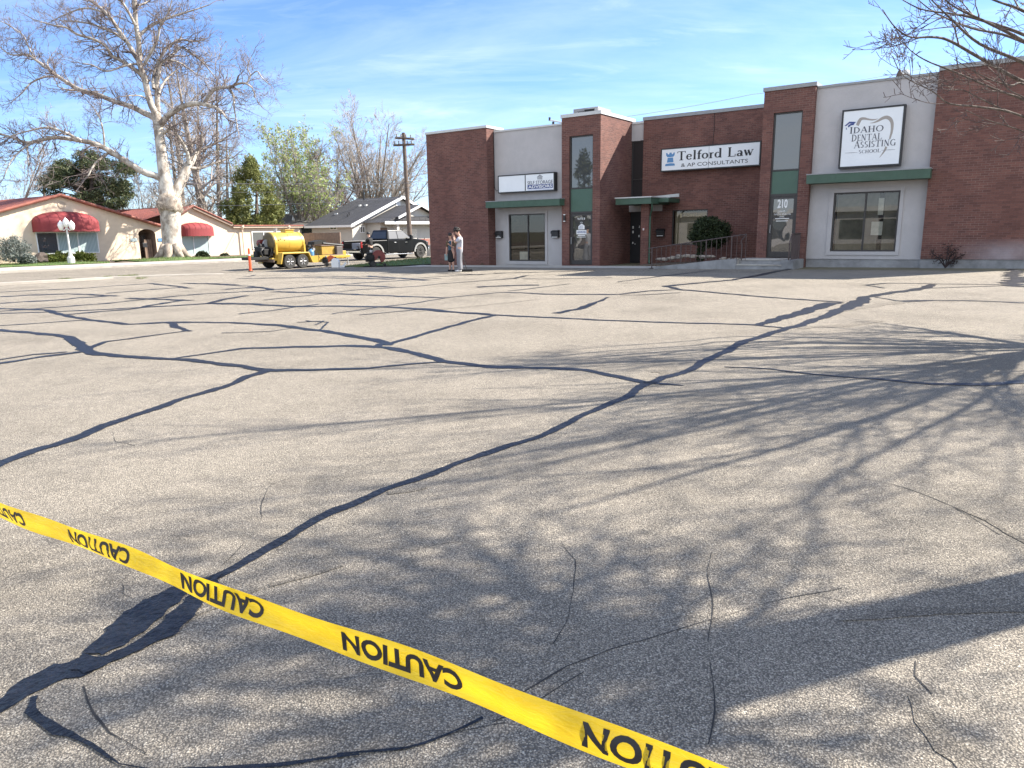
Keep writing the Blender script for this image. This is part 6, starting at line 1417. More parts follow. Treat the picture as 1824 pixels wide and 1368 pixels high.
# ------------------------------------------------------------------ grey house, fence, roofs beyond
GW, GE = hw(628, 420)[0], hw(712, 352)
GO = (HOUSE_U, GW, 0); gh = thing('grey_house', 'pale grey stucco house with dark shingle roof, white trim and a small front gable', 'house', xyz(*GO), YAW)
def GB(mb, name, m, parent=gh, **k): return mb.build(name, m, parent, GO, **k)
ez = hw(628, 399)[1]; rz, rw = GE[1], GE[0]; GR = 2*rw-GW
d_ = ray(545, 398); t_ = (GW-.4)/(d_[:2]@N2); UEnd = float(t_*(d_[:2]@U2))
mb = MB(); mb.prism([(GW, -.4), (GR, -.4), (GR, ez), (rw, rz-.1), (GW, ez)], HOUSE_U, UEnd+.4, axis=0); GB(mb, 'wall', MT['greyhouse'])
sl_ = (rz-ez)/(rw-GW); ov = .55
def roof_slab(w0, z0, w1, z1, u0, u1, name='roof', th=.13, m='shingle'):
    nz = Vector((-(z1-z0), (w1-w0))).normalized(); nz = nz if nz.y > 0 else -nz
    P = [(w0+nz.x*.01, z0+nz.y*.01), (w1+nz.x*.01, z1+nz.y*.01), (w1+nz.x*th, z1+nz.y*th), (w0+nz.x*th, z0+nz.y*th)]
    if w1 < w0: P = P[::-1]
    return GB(MB().prism(P, u0, u1, axis=0), name, MT[m], uv='roof')
rf = roof_slab(GW-ov, ez-sl_*ov, rw, rz, HOUSE_U+.45, UEnd-.1); roof_slab(GR+ov, ez-sl_*ov, rw, rz, HOUSE_U+.45, UEnd-.1)
def board(p, q, u0, u1, h0, h1, name='barge_board', m='white', parent=None):
    return GB(MB().prism([(p[0], p[1]-h0), (q[0], q[1]-h0), (q[0], q[1]+h1), (p[0], p[1]+h1)], u0, u1, axis=0), name, MT[m], parent or gh)
board((GW-ov, ez-sl_*ov), (rw, rz), HOUSE_U+.455, HOUSE_U+.52, .12, .17); board((rw, rz), (GR+ov, ez-sl_*ov), HOUSE_U+.455, HOUSE_U+.52, .12, .17)
GB(MB().box(UEnd-.1, HOUSE_U+.52, GW-ov-.06, GW-ov-.004, ez-sl_*ov-.1, ez-sl_*ov+.12), 'fascia', MT['white'])
GB(MB().box(UEnd, HOUSE_U+.43, GW-ov, GW-.004, ez-sl_*ov-.06, ez-sl_*ov-.02), 'soffit', MT['greyhouse'])
for x, y in ((599, 382), (619, 386.5), (641, 367), (652, 366.5), (622, 383)):
    d = ray(x, y); A_ = d[:2]@N2; Bz = d[2]; t = (ez-sl_*ov+.14-H0+sl_*(-(GW-ov)))/(Bz-sl_*A_); u_, w_, z_ = float(t*(d[:2]@U2)), float(t*A_), float(H0+t*Bz)
    m2 = MB(); m2.box(u_-.13, u_+.13, w_-.13, w_+.13, z_-.05, z_+.14) if x in (599, 641, 652) else m2.tube([(u_, w_, z_-.05), (u_, w_, z_+.3)], .05, 8); GB(m2, 'roof_vent', MT['coping_w'] if x in (599, 641, 652) else MT['black'], rf)
m2 = MB(); v = hw(683, 341); m2.tube([(HOUSE_U-3, v[0], rz-.3), (HOUSE_U-3, v[0], v[1]+.3)], .09, 8); GB(m2, 'flue', MT['black'], rf)
def gwin(x0, x1, y0, y1, mull=True):
    a, b = hw(x0, y0), hw(x1, y1); U_ = HOUSE_U; t = .07; mb = MB(); mb.box(U_+.002, U_+.05, a[0]-t, b[0]+t, a[1], a[1]+t); mb.box(U_+.002, U_+.05, a[0]-t, b[0]+t, b[1]-t, b[1]); mb.box(U_+.002, U_+.05, a[0]-t, a[0], b[1], a[1]); mb.box(U_+.002, U_+.05, b[0], b[0]+t, b[1], a[1])
    if mull: c = (a[0]+b[0])/2; mb.box(U_+.002, U_+.045, c-.045, c+.045, b[1], a[1])
    f = GB(mb, 'window', MT['white']); GB(MB().add([(U_+.02, a[0], b[1]), (U_+.02, b[0], b[1]), (U_+.02, b[0], a[1]), (U_+.02, a[0], a[1])], [(0,1,2,3)]), 'pane', MT['glass_h'], f)
gwin(641.5, 649, 404.5, 413.5); gwin(678, 684, 406, 412.5)
a, b = hw(705, 357.5), hw(713, 369.5); f = GB(MB().box(HOUSE_U+.002, HOUSE_U+.05, a[0], b[0], b[1], a[1]), 'gable_vent', MT['white'])
d1_, d2_ = ray(588.5, 403.3), ray(600, 408); T1, T2 = GW/(d1_[:2]@N2), GW/(d2_[:2]@N2); ua, ub, za_, zb_ = T1*(d1_[:2]@U2), T2*(d2_[:2]@U2), H0+T1*d1_[2], H0+T2*d2_[2]
mb = MB(); mb.box(ua-.08, ub+.08, GW-.05, GW-.002, zb_-.08, za_+.08); f = GB(mb, 'window', MT['white'])
for s_ in (0, 1): c0 = ua+(ub-ua)*(.04+.5*s_); GB(MB().add([(c0, GW-.055, zb_), (c0+(ub-ua)*.42, GW-.055, zb_), (c0+(ub-ua)*.42, GW-.055, za_), (c0, GW-.055, za_)], [(0,1,2,3)]), 'pane', MT['glass_h'], f)
# front wing with its own little gable and the porch
UW = HOUSE_U+3.2
def ww(x, y): return up(x, y, UW)
p0 = ww(686, 394.5)[0]; pr = ww(746.5, 366.5); pe = 2*pr[0]-p0; ezw = ww(700, 396)[1]
mb = MB(); mb.box(HOUSE_U+.002, UW-1.1, p0+.45, pe-.4, -.4, ezw); GB(mb, 'wing_wall', MT['greyhouse'])
a, b = ww(736, 407.5), ww(759.5, 425)
GB(MB().box(UW-1.098, UW-1.05, a[0]-.5, b[0]-.3, -.3, a[1]), 'garage_door', mat('pale_door', (.62, .58, .50), .7))
a = ww(697.5, 405); GB(MB().box(UW-1.098, UW-1.05, a[0]-.5, a[0]+.4, -.3, a[1]), 'door', mat('brown_door', (.13, .08, .045), .6))
a = ww(711, 400); GB(MB().cbox(UW-.45, UW-.15, a[0]-.18, a[0]+.18, -.3, ezw-.1, .02), 'porch_column', MT['greyhouse'])
gw0, gw1 = ww(712, 386)[0], 2*pr[0]-ww(712, 386)[0]; gz0 = ww(712, 386)[1]
roofs = MB().prism([(p0, ezw), (pe, ezw), (gw1+.3, gz0+.05), (gw0-.3, gz0+.05)], UW+.0, HOUSE_U-1.5, axis=0); GB(roofs, 'porch_roof', MT['shingle'], uv='roof')
GB(MB().prism([(gw0-.1, gz0-.05), (gw1+.1, gz0-.05), (pr[0], pr[1]-.1)], UW-.3, HOUSE_U-1.5, axis=0), 'gable_wall', MT['greyhouse'])
roof_slab(gw0-.5, gz0-.15, pr[0], pr[1], UW+.3, HOUSE_U-4); roof_slab(gw1+.5, gz0-.15, pr[0], pr[1], UW+.3, HOUSE_U-4)
board((gw0-.5, gz0-.15), pr, UW+.305, UW+.36, .08, .16); board(pr, (gw1+.5, gz0-.15), UW+.305, UW+.36, .08, .16)
GB(MB().box(UW+.002, UW+.06, p0-.05, pe+.05, ezw-.18, ezw+.1), 'fascia', MT['white'])
# wooden fence panel
fw = 46.5; fd0, fd1 = ray(541, 414.5), ray(604, 414); t0, t1 = fw/(fd0[:2]@N2), fw/(fd1[:2]@N2); u0, u1 = float(t0*(fd0[:2]@U2)), float(t1*(fd1[:2]@U2)); zt = float(H0+t1*fd1[2])
fo = (u0, fw, 0); fe = thing('wooden_fence', 'weathered brown vertical board fence between the trailer and the grey house', 'fence', xyz(*fo), YAW)
mb = MB(); n = int((u1-u0)/.145); rg = random.Random(4)
for k in range(n): x = u0+(u1-u0)*k/n; mb.box(x, x+(u1-u0)/n-.008, fw, fw+.02, -.3, zt+rg.uniform(-.012, .012))
mb.build('boards', MT['wood'], fe, fo)
for k in range(4): x = u0+(u1-u0)*(k+.5)/4; MB().box(x-.05, x+.05, fw+.06, fw+.15, -.3, zt-.05).build('post', MT['wood'], fe, fo)
MB().box(u0, u1, fw+.021, fw+.058, .4, .5).build('rail', MT['wood'], fe, fo)
MB().box(u1, u1+.1, fw-.02, fw+.1, -.3, zt+.02).build('post', MT['wood'], fe, fo)
# houses beyond
def far_house(name, label, pxl, pxr, yr, ye, Z, gable=None, m='shingle2', wall='greyhouse'):
    a, b = at(pxl, ye, Z), at(pxr, ye, Z); r = at((pxl+pxr)/2, yr, Z+3.5); o = thing(name, label, 'house', (a.x, a.y, gzw(a.x, a.y))); d = (b-a); d.z = 0; L_ = d.length; ang = math.atan2(d.y, d.x); o.rotation_euler.z = ang; z0 = a.z-o.location.z; zr = r.z-o.location.z
    MB().box(.3, L_-.3, .4, 6.6, -.4, z0).build('wall', MT[wall], o)
    MB().prism([(-.1, z0-.05), (3.5, zr-.1), (7.1, z0-.05), (7.1, z0+.05), (3.5, zr), (-.1, z0+.05)], 0, L_, axis=0).build('roof', MT[m], o, uv='roof'); MB().box(0, L_, -.16, -.102, z0-.2, z0+.04).build('fascia', MT['white'], o); return o, z0, zr, L_
o, z0, zr, L_ = far_house('brown_roof_house', 'low house with a long brown-grey shingle roof behind the yellow trailer', 434, 602, 380.5, 402, 84)
m2 = MB(); m2.tube([(L_*.50, 1.2, z0+.4), (L_*.50, 1.2, zr+.1)], .10, 8); m2.lathe([(.2,0),(.13,.3),(.1,.35)], (L_*.5, 1.2, z0+.55), 8); m2.build('roof_pipe', MT['coping_w'], o)
m2 = MB(); a = at(533, 404, 84); MB().box(L_*.60, L_*.72, .36, .398, z0-1.0, z0-.25).build('window', MT['glass_h'], o)
gb = at(566, 384, 96); o = thing('far_gable_house', 'distant grey house showing a small white-edged gable above the brown roof', 'house', (gb.x, gb.y, gzw(gb.x, gb.y)), rad(8)); zb = gb.z-o.location.z; zt = at(566, 373.5, 96).z-o.location.z
MB().prism([(-2.4, -.4), (1.6, -.4), (1.6, zb-.3), (-.4, zt-.12), (-2.4, zb-.3)], 0, 7, axis=1).build('wall', MT['greyhouse'], o)
MB().prism([(-2.9, zb-.55), (-.4, zt-.1), (-.4, zt+.05), (-2.9, zb-.4)], -.3, 7.3, axis=1).build('roof', MT['shingle'], o, uv='roof'); MB().prism([(-.4, zt-.1), (6.5, zt-.1), (6.5, zt+.05), (-.4, zt+.05)], .3, 7.3, axis=1).build('ridge_roof', MT['shingle2'], o, uv='roof')
MB().prism([(-.4, zt-.1), (2.1, zb-.55), (2.1, zb-.4), (-.4, zt+.05)], -.3, .29, axis=1).build('roof', MT['shingle'], o, uv='roof')

# ------------------------------------------------------------------ poles and wires
def pole(name, label, pt, pb, Z, r, arms):
    a, b = at(*pb, Z), at(*pt, Z); b0 = a.copy(); b0.z = gzw(a.x, a.y)-.2; o = thing(name, label, 'utility pole', (a.x, a.y, gzw(a.x, a.y))); L0 = o.location
    MB().tube([Vector(b0)-L0, b-L0], [r, r*.7], 10).build('shaft', MT['polew'], o)
    for (x0, y0, x1, y1, n) in arms:
        p, q = at(x0, y0, Z-.25)-L0, at(x1, y1, Z-.25)-L0; ar = MB().tube([p, q], .09, 4).build('crossarm', MT['polew'], o); mb = MB()
        for k in range(n): c = p.lerp(q, (k+.3)/n); mb.lathe([(.03,0),(.07,.08),(.05,.16),(.07,.22),(0,.26)], (c.x, c.y, c.z+.08), 8)
        mb.build('insulators', MT['coping'], ar)
    return o
pole('utility_pole', 'tall brown wooden utility pole with two crossarms behind the black pickup', (718.6, 237), (731.5, 440), 60, .21, [(704, 245.5, 737.5, 247.5, 4), (700.5, 258.8, 738.5, 257.2, 5)])
pole('utility_pole', 'short far utility pole above the red tiled roof at far left', (77.5, 321), (80, 420), 75, .16, [(62, 321, 92, 323, 3)])
def wire(label, pts, sag=.0, r=.016):
    P = []
    for (x0, y0, Z0), (x1, y1, Z1) in zip(pts, pts[1:]):
        a, b = at(x0, y0, Z0), at(x1, y1, Z1)
        for k in range(13): t = k/12; p = a.lerp(b, t); p.z -= sag*4*t*(1-t); P.append(p)
    o = MB().tube(P, r, 4).build('utility_wire', MT['wire']); tag(o, label, 'wire', 'wires strung between the poles')
wire('upper pale wire running from the crossarm pole to the far left pole', [(733, 326, 59.8), (300, 325.5, 66), (80, 323, 75)], .1, .026)
wire('second wire just below the pale one, from the far left pole to the right', [(733, 334, 59.8), (300, 341, 66), (80, 327, 75)], .2, .014)
wire('wire leaving the far left pole out of the picture', [(80, 322, 75), (-120, 316, 72)], .1, .022)
wire('low wire crossing behind the sycamore trunk above the right red roof', [(720, 352, 62), (420, 366, 70), (320, 361, 74)], .1, .02)
wire('wire from the upper crossarm running right behind the brick building', [(737, 247, 59.7), (960, 226, 70), (1340, 168, 72), (1700, 110, 74)], .3, .02)
wire('wire from the lower crossarm running right behind the brick building', [(738, 258, 59.7), (1000, 250, 72)], .1, .014)
wire('service wire dropping from the pole to the right behind the brick wall', [(726, 321.5, 59.7), (800, 323, 64)], .05, .022)
# ------------------------------------------------------------------ street lamp with three globes
lp = xyz(-51.6, *up(127.5, 469.8, -51.6)); lz = lambda x, y: at(x, y, lp.dot(Vector(FWD))-H0*FWD[2])-lp
MT['lampwhite'] = mat('lamp_post_white', (.56, .55, .53), .5, var=.08)
sl_o = thing('street_lamp', 'ornate white lamp post with three milk glass globes on the lawn', 'street lamp', lp)
ht = lz(118.5, 403).z
MB().lathe([(.23,-.1),(.22,.40),(.20,.44),(.14,.5),(.085,.75),(.065,.95),(.06,1.1),(.05,ht-.25),(.10,ht-.2),(.07,ht-.12),(.07,ht),(.11,ht+.05),(.06,ht+.12),(.05,ht+.28)], (0,0,0), 14).build('post', MT['lampwhite'], sl_o, smooth=False)
def globe(c): return MB().lathe([(.05,-.30),(.11,-.26),(.16,-.12),(.185,.02),(.16,.14),(.09,.25),(.03,.29),(.02,.34),(0,.35)], c, 14).build('globe', MT['globe'], sl_o, smooth=True)
cz = lz(117.5, 397.2).z; globe((0, 0, cz)); g1, g2 = lz(107.8, 402.3), lz(127.2, 402.3); Rv = Vector((RIGHT[0], RIGHT[1], 0)).normalized(); hw_ = (g2-g1).length/2
for s_ in (-1, 1):
    globe(tuple(Rv*s_*hw_+Vector((0, 0, (g1.z+g2.z)/2)))); P = [Vector((0,0,ht-.1)), Rv*s_*hw_*.5+Vector((0,0,ht-.28)), Rv*s_*hw_*.9+Vector((0,0,ht-.22)), Rv*s_*hw_+Vector((0,0,(g1.z+g2.z)/2-.28))]; MB().tube(P, .03, 6).build('arm', MT['white'], sl_o)

# ------------------------------------------------------------------ front garden
rg = random.Random(14)
def ugp(x, y, U): w_, z_ = up(x, y, U); return xyz(U, w_, z_)
def round_bush(label, x, yb, wpx, hpx, U, m, seed, per=260, size=.07, name='round_bush'):
    b = ugp(x, yb, U); s_ = (b-Vector(EYE)).dot(Vector(FWD))/F; w_, h_ = wpx*s_/2, hpx*s_; cl = []
    for k in range(34): v = rvec(rg); v.z = abs(v.z); q = rg.uniform(.6, .95); cl.append((b+Vector((v.x*w_*q, v.y*w_*q, v.z*h_*q*.92)), .24))
    foliage_tree(name, label, b, cl, m, size, per*4, seed, .5, [([b, b+Vector((0, 0, h_*.5))], [.06, .03])], cat='bush')
round_bush('low yellow-green bush left of the lamp post under the window', 116, 464, 34, 17, -54.6, MT['bush'], 91)
round_bush('wide yellow-green bush right of the lamp post under the window', 151, 464.5, 38, 16, -54.4, MT['bush'], 92)
round_bush('small olive bush beside the dark boulder', 90, 465, 21, 10, -54.6, MT['bush'], 93)
b = ugp(74, 465.5, -54.5); tag(MB().blob((0,0,.22), (.42,.35,.36), 6, 2, .22, 1.4).build('boulder', MT['boulder'], None, loc=b), 'dark reddish boulder between the weeping cedar and the small olive bush', 'boulder')
b = ugp(25, 466.5, -54.4); tr_ = []; cl = []; C = []
tz_ = up(24, 417, -54.4)[1]
for k in range(46):
    a = rg.uniform(0, 6.28); R_ = rg.uniform(.2, 1.05); h0 = b.z+(tz_-b.z)*rg.uniform(.75, 1.0)*(1-.18*R_); 
    for j in range(14):
        f = j/13; C.append(np.array([b.x+math.cos(a)*(R_+.1*f), b.y+math.sin(a)*(R_+.1*f), h0-(h0-b.z-.1)*f*rg.uniform(.85, 1)])+rng.normal(size=3)*.05)
wc = thing('weeping_cedar', 'blue-grey weeping cedar shrub draped against the stucco wall at far left', 'shrub', b)
C = np.repeat(np.array(C), 6, 0)+rng.normal(size=(len(C)*6, 3))*.08; V, Q = leaf_np(C, .085, rng, .3); mesh_np('crown', V-np.array(b[:]), Q, MT['bluecedar'], wc)
part_tubes('trunk', [([b, b+Vector((.1, 0, .8)), Vector((b.x, b.y, tz_-.15))], [.1, .08, .04])], 6, MT['darkbark'], wc)
round_bush('low grey-green juniper spreading right of the weeping cedar', 47, 466.5, 30, 12, -54.2, MT['bluecedar'], 94, name='juniper')
round_bush('small leafy plant under the second red awning', 361, 458, 18, 8, -54.8, MT['yew'], 95, size=.12, name='leafy_plant')
round_bush('tiny dark weed on the lawn edge below the drain pipe', 401, 458.5, 11, 4, -54.8, MT['yew'], 96, size=.08, name='weed_clump')

# ------------------------------------------------------------------ vehicles
def bevel(o, w=.02, seg=2):
    m = o.modifiers.new('bevel', 'BEVEL'); m.width = w; m.segments = seg; m.limit_method = 'ANGLE'; m.angle_limit = rad(35); return o
def wheel(root, x, y, r, w, rim, side=-1, spokes=6):
    """side -1: outer face towards -y"""
    o = MB().lathe([(r*.60, -w/2), (r*.93, -w/2), (r, -w/2+.035), (r, w/2-.035), (r*.93, w/2), (r*.60, w/2)], (x, y, r), 28, axis=1).build('wheel', MT['tyre'], root, smooth=False)
    mb = MB(); yo = y+side*(w/2-.045); mb.lathe([(0, 0), (r*.60, 0), (r*.62, .06), (r*.62, -.03), (r*.56, -.035), (r*.54, -.004)][::-1], (x, yo, r), 24, axis=1)
    mb.lathe([(0, -.03), (r*.16, -.03), (r*.2, .0)], (x, yo+side*.012, r), 12, axis=1)
    rm = mb.build('rim', rim, o); m2 = MB()
    for k in range(spokes):
        a = 2*math.pi*k/spokes; c, s_ = math.cos(a), math.sin(a); m2.tube([(x+c*r*.14, yo+side*.03, r+s_*r*.14), (x+c*r*.54, yo+side*.022, r+s_*r*.54)], [r*.075, r*.1], 6)
    m2.build('spokes', rim, o)
    m3 = MB()
    for k in range(spokes):
        a = 2*math.pi*(k+.5)/spokes; m3.lathe([(0, 0), (r*.11, 0), (r*.11, .006)], (x+math.cos(a)*r*.38, yo+side*.006, r+math.sin(a)*r*.38), 8, axis=1)
    m3.build('rim_openings', MT['rubber'], o)
    return o
VAZ = rad(52)
hxv, lyv = Vector((math.cos(VAZ), math.sin(VAZ), 0)), Vector((-math.sin(VAZ), math.cos(VAZ), 0))
w1 = gxyz(516.2, 478.8); torg = w1 + lyv*.95 + hxv*.41; torg.z = gzw(torg.x, torg.y)+.006
MT['cabgrey'] = mat('brown_grey_metal', (0.11, 0.095, 0.09), 0.55, var=.2)
MT['boxshade'] = mat('shaded_box_yellow', (0.36, 0.23, 0.04), 0.6, var=.3, scale=5)  # tool box yellow darkened: its shaded side is put into the colour
MT['capshade'] = mat('shaded_cap_yellow', (0.10, 0.072, 0.025), 0.6, var=.4, scale=5)  # rear cap yellow with the shade on that end painted in
tr = thing('kettle_trailer', 'yellow two-axle crack sealing trailer with a big horizontal tank parked at the lot edge', 'trailer', torg, VAZ)
for x in (-.41, .41):
    for y in (-.93, .93): wheel(tr, x, y, .365, .22, MT['rim'], -1 if y < 0 else 1)
T = lambda mb, n, m='yellow', par=tr, **k: mb.build(n, MT[m], par, **k)
mb = MB()
for y in (-.62, .62): mb.cbox(-1.25, 3.9, y-.05, y+.05, .44, .58, .008)
for x in (-1.2, -.2, .9, 2.2, 3.6): mb.box(x-.05, x+.05, -.57, .57, .45, .56)
T(mb, 'chassis')
for s_ in (-1, 1):
    mb = MB(); ya, yb = (-1.06, -.66) if s_ < 0 else (.66, 1.06)
    mb.prism([(-1.0,.26),(-.94,.26),(-.80,.78),(.78,.78),(1.02,.26),(1.10,.26),(.83,.84),(-.86,.84)], ya, yb); bevel(T(mb, 'fender'), .012)
    T(MB().prism([(-.75,.2),(.78,.2),(.66,.76),(-.68,.76)], (-.66 if s_ < 0 else .60), (-.60 if s_ < 0 else .66)), 'inner_fender', 'rubber')
# tank: barrel with riveted end bands, dished rear cap
tk = T(MB().lathe([(.0,-.95),(.45,-.945),(.545,-.93),(.56,-.90),(.56,.92),(.53,.98),(.3,1.03),(0,1.04)], (0,0,1.34), 40, axis=0), 'tank', smooth=True)
tk.modifiers.new('es', 'EDGE_SPLIT').split_angle = rad(50)
mb = MB(); mb.lathe([(.561,-.9),(.575,-.9),(.575,-.78),(.561,-.78)], (0,0,1.34), 40, axis=0); mb.lathe([(.561,.80),(.575,.80),(.575,.93),(.561,.93)], (0,0,1.34), 40, axis=0); mb.lathe([(.561,-.02),(.566,-.02),(.566,.0),(.561,.0)], (0,0,1.34), 40, axis=0); T(mb, 'tank_band', 'yellow', tk)
mb = MB()
for k in range(30):
    a = 2*math.pi*k/30
    for x in (-.84, .865): mb.blob((x, math.cos(a)*.576, 1.34+math.sin(a)*.576), (.014,.014,.014), k, 1, 0)
T(mb, 'rivets', 'black', tk)
T(MB().lathe([(0,-.045),(.40,-.03),(.54,.03),(.55,.07)], (-.99,0,1.34), 30, axis=0), 'end_cap', 'capshade', tk)
mb = MB(); mb.cbox(.02, .54, -.22, .24, 1.86, 2.03, .015); hb = T(mb, 'hatch'); mb = MB(); mb.cbox(-.02, .58, -.26, .28, 2.031, 2.06, .008); T(mb, 'hatch_lid', 'yellow', hb)
mb = MB(); mb.tube([(-.45,0,1.88),(-.45,0,2.05)], .07, 10); mb.tube([(-.45,0,2.05),(-.45,0,2.1)], .1, 10); mb.tube([(-.62,-.1,1.85),(-.62,-.1,2.0)], .03, 8); T(mb, 'vent_pipe', 'rim')
mb = MB()
for x, z in ((-.55, 1.55), (-.3, 1.5), (.0, 1.75), (-.68, 1.5)): mb.blob((x, -math.sqrt(max(.001, .575**2-(z-1.34)**2)), z), (.035,.012,.03), int(x*9), 1, .3)
T(mb, 'tar_splash', 'seal', tk)
for x in (-.86, .9): T(MB().box(x-.05, x+.05, -.60, -.52, .58, 1.25), 'tank_bracket')
mb = MB()
for y in (-.45, .45): mb.box(-.9, .95, y-.05, y+.05, .58, .86)
T(mb, 'tank_cradle')
# rear: burner/pump cluster, hose reel, bumper
mb = MB(); mb.cbox(-1.62, -1.14, -.25, .32, .70, 1.16, .04); mb.cbox(-1.5, -1.2, -.38, -.22, .75, 1.05, .03); mb.lathe([(0,-.14),(.13,-.12),(.13,.12),(0,.14)], (-1.38,.02,1.2), 12, axis=0); mb.tube([(-1.3,-.2,.72),(-1.1,-.2,.62),(-1.0,.1,.6)], .05, 8); mb.tube([(-1.55,-.3,1.1),(-1.7,-.36,.9),(-1.6,-.38,.66),(-1.3,-.4,.6)], .04, 7); mb.tube([(-1.2,-.3,1.15),(-1.05,-.42,1.0),(-1.1,-.46,.7)], .035, 7); mb.cbox(-1.78, -1.58, -.12, .2, .62, .95, .03); mb.tube([(-1.45,.1,1.2),(-1.45,.1,1.42)], .03, 6); T(mb, 'engine', 'rubber')
mb = MB(); mb.lathe([(0,-.02),(.07,-.02),(.07,.02)], (-1.5,-.26,1.02), 10, axis=1); mb.lathe([(0,-.02),(.05,-.02),(.05,.02)], (-1.4,-.26,.82), 10, axis=1); T(mb, 'engine_fitting', 'rim')
rl_ = T(MB().lathe([(0,-.13),(.2,-.13),(.2,.13),(0,.13)], (-1.16,.34,1.34), 20, axis=1), 'hose_reel', 'redm')
T(MB().lathe([(0,-.012),(.21,-.012),(.22,.012),(0,.012)], (-1.08,-.02,1.32), 24, axis=1).xform(Matrix.Identity(4)), 'reel_disc', 'steel', rl_)
mb = MB()
for k in range(4): P = [(-1.1+.12*math.sin(t*1.3+k), -.32-.05*k*math.cos(t), 1.1-.62*math.sin(t)) for t in [i*math.pi/10 for i in range(11)]]; mb.tube(P, .022, 6)
mb.tube([(-1.0,-.35,1.0),(-.9,-.45,.75),(-.85,-.48,.55)], .018, 6); T(mb, 'hose', 'rubber')
mb = MB(); mb.cbox(-2.35, -1.28, -.42, .42, .50, .64, .02); T(mb, 'rear_step', 'rubber'); T(MB().cbox(-1.30, -1.22, -.85, .85, .36, .52, .015), 'bumper', 'polew')
mb = MB(); mb.tube([(-.98,-.50,.98),(-.75,-.56,.5)], .022, 6); mb.tube([(-1.05,.0,.9),(-.98,-.2,.6)], .02, 6); T(mb, 'brace')
# front deck: motor, boxes, boom, jack
T(MB().prism([(1.05,.26),(2.25,.26),(2.25,.62),(1.02,.62)], -.98, -.40), 'side_box'); T(MB().cbox(1.1, 3.6, -.6, .6, .585, .62, .01), 'deck', 'tan')
mb = MB(); mb.cbox(1.35, 1.85, -.25, .25, .63, 1.05, .04); mb.cbox(1.45, 1.75, -.2, .2, 1.05, 1.2, .04); mb.lathe([(0,-.12),(.14,-.1),(.14,.1),(0,.12)], (1.6,-.3,.95), 12, axis=1); mb.tube([(1.5,.1,1.2),(1.5,.1,1.38)], .035, 8); T(mb, 'motor', 'rubber')
T(MB().lathe([(0,-.02),(.08,-.02),(.08,.02)], (1.62,-.42,.95), 12, axis=1), 'motor_pulley', 'rim')
T(MB().prism([(1.75,1.2),(2.55,1.28),(2.6,1.4),(2.3,1.45),(1.8,1.36)], -.3, .3), 'cowl', 'rubber')
T(MB().cbox(2.25, 3.15, -.3, .35, .63, 1.12, .02), 'tool_box', 'boxshade'); T(MB().cbox(2.22, 3.18, -.34, .39, 1.122, 1.15, .008), 'tool_box_lid', 'tan')
mb = MB(); mb.tube([(2.35,-.3,1.27),(3.75,-.3,1.13)], .06, 10); mb.tube([(3.4,-.3,1.17),(3.4,-.3,1.3)], .02, 6); mb.tube([(3.65,-.3,1.14),(3.65,-.3,1.26)], .02, 6); T(mb, 'boom', 'black')
T(MB().cbox(3.2, 3.62, -.45, .45, .60, 1.08, .015), 'control_cabinet', 'cabgrey'); T(MB().cbox(3.64, 3.95, -.32, .45, .38, .82, .015), 'front_panel'); T(MB().box(3.952, 3.965, -.2, .35, .42, .78), 'panel_plate', 'white')
mb = MB(); mb.tube([(3.8,-.5,.5),(4.3,0,.5)], .045, 6); mb.tube([(3.8,.5,.5),(4.3,0,.5)], .045, 6); mb.cbox(4.25, 4.5, -.05, .05, .46, .56, .01); T(mb, 'drawbar'); mb = MB(); mb.tube([(4.1,-.25,.06),(4.1,-.25,.75)], .035, 8); mb.box(4.02, 4.18, -.33, -.17, .0, .05); T(mb, 'jack', 'steel')
T(MB().lathe([(.0,0),(.15,0),(.16,.05),(.16,.22),(.12,.3),(.05,.33),(.05,.37),(0,.37)], (1.18,-.75,.625), 14), 'blue_jug', 'blue')
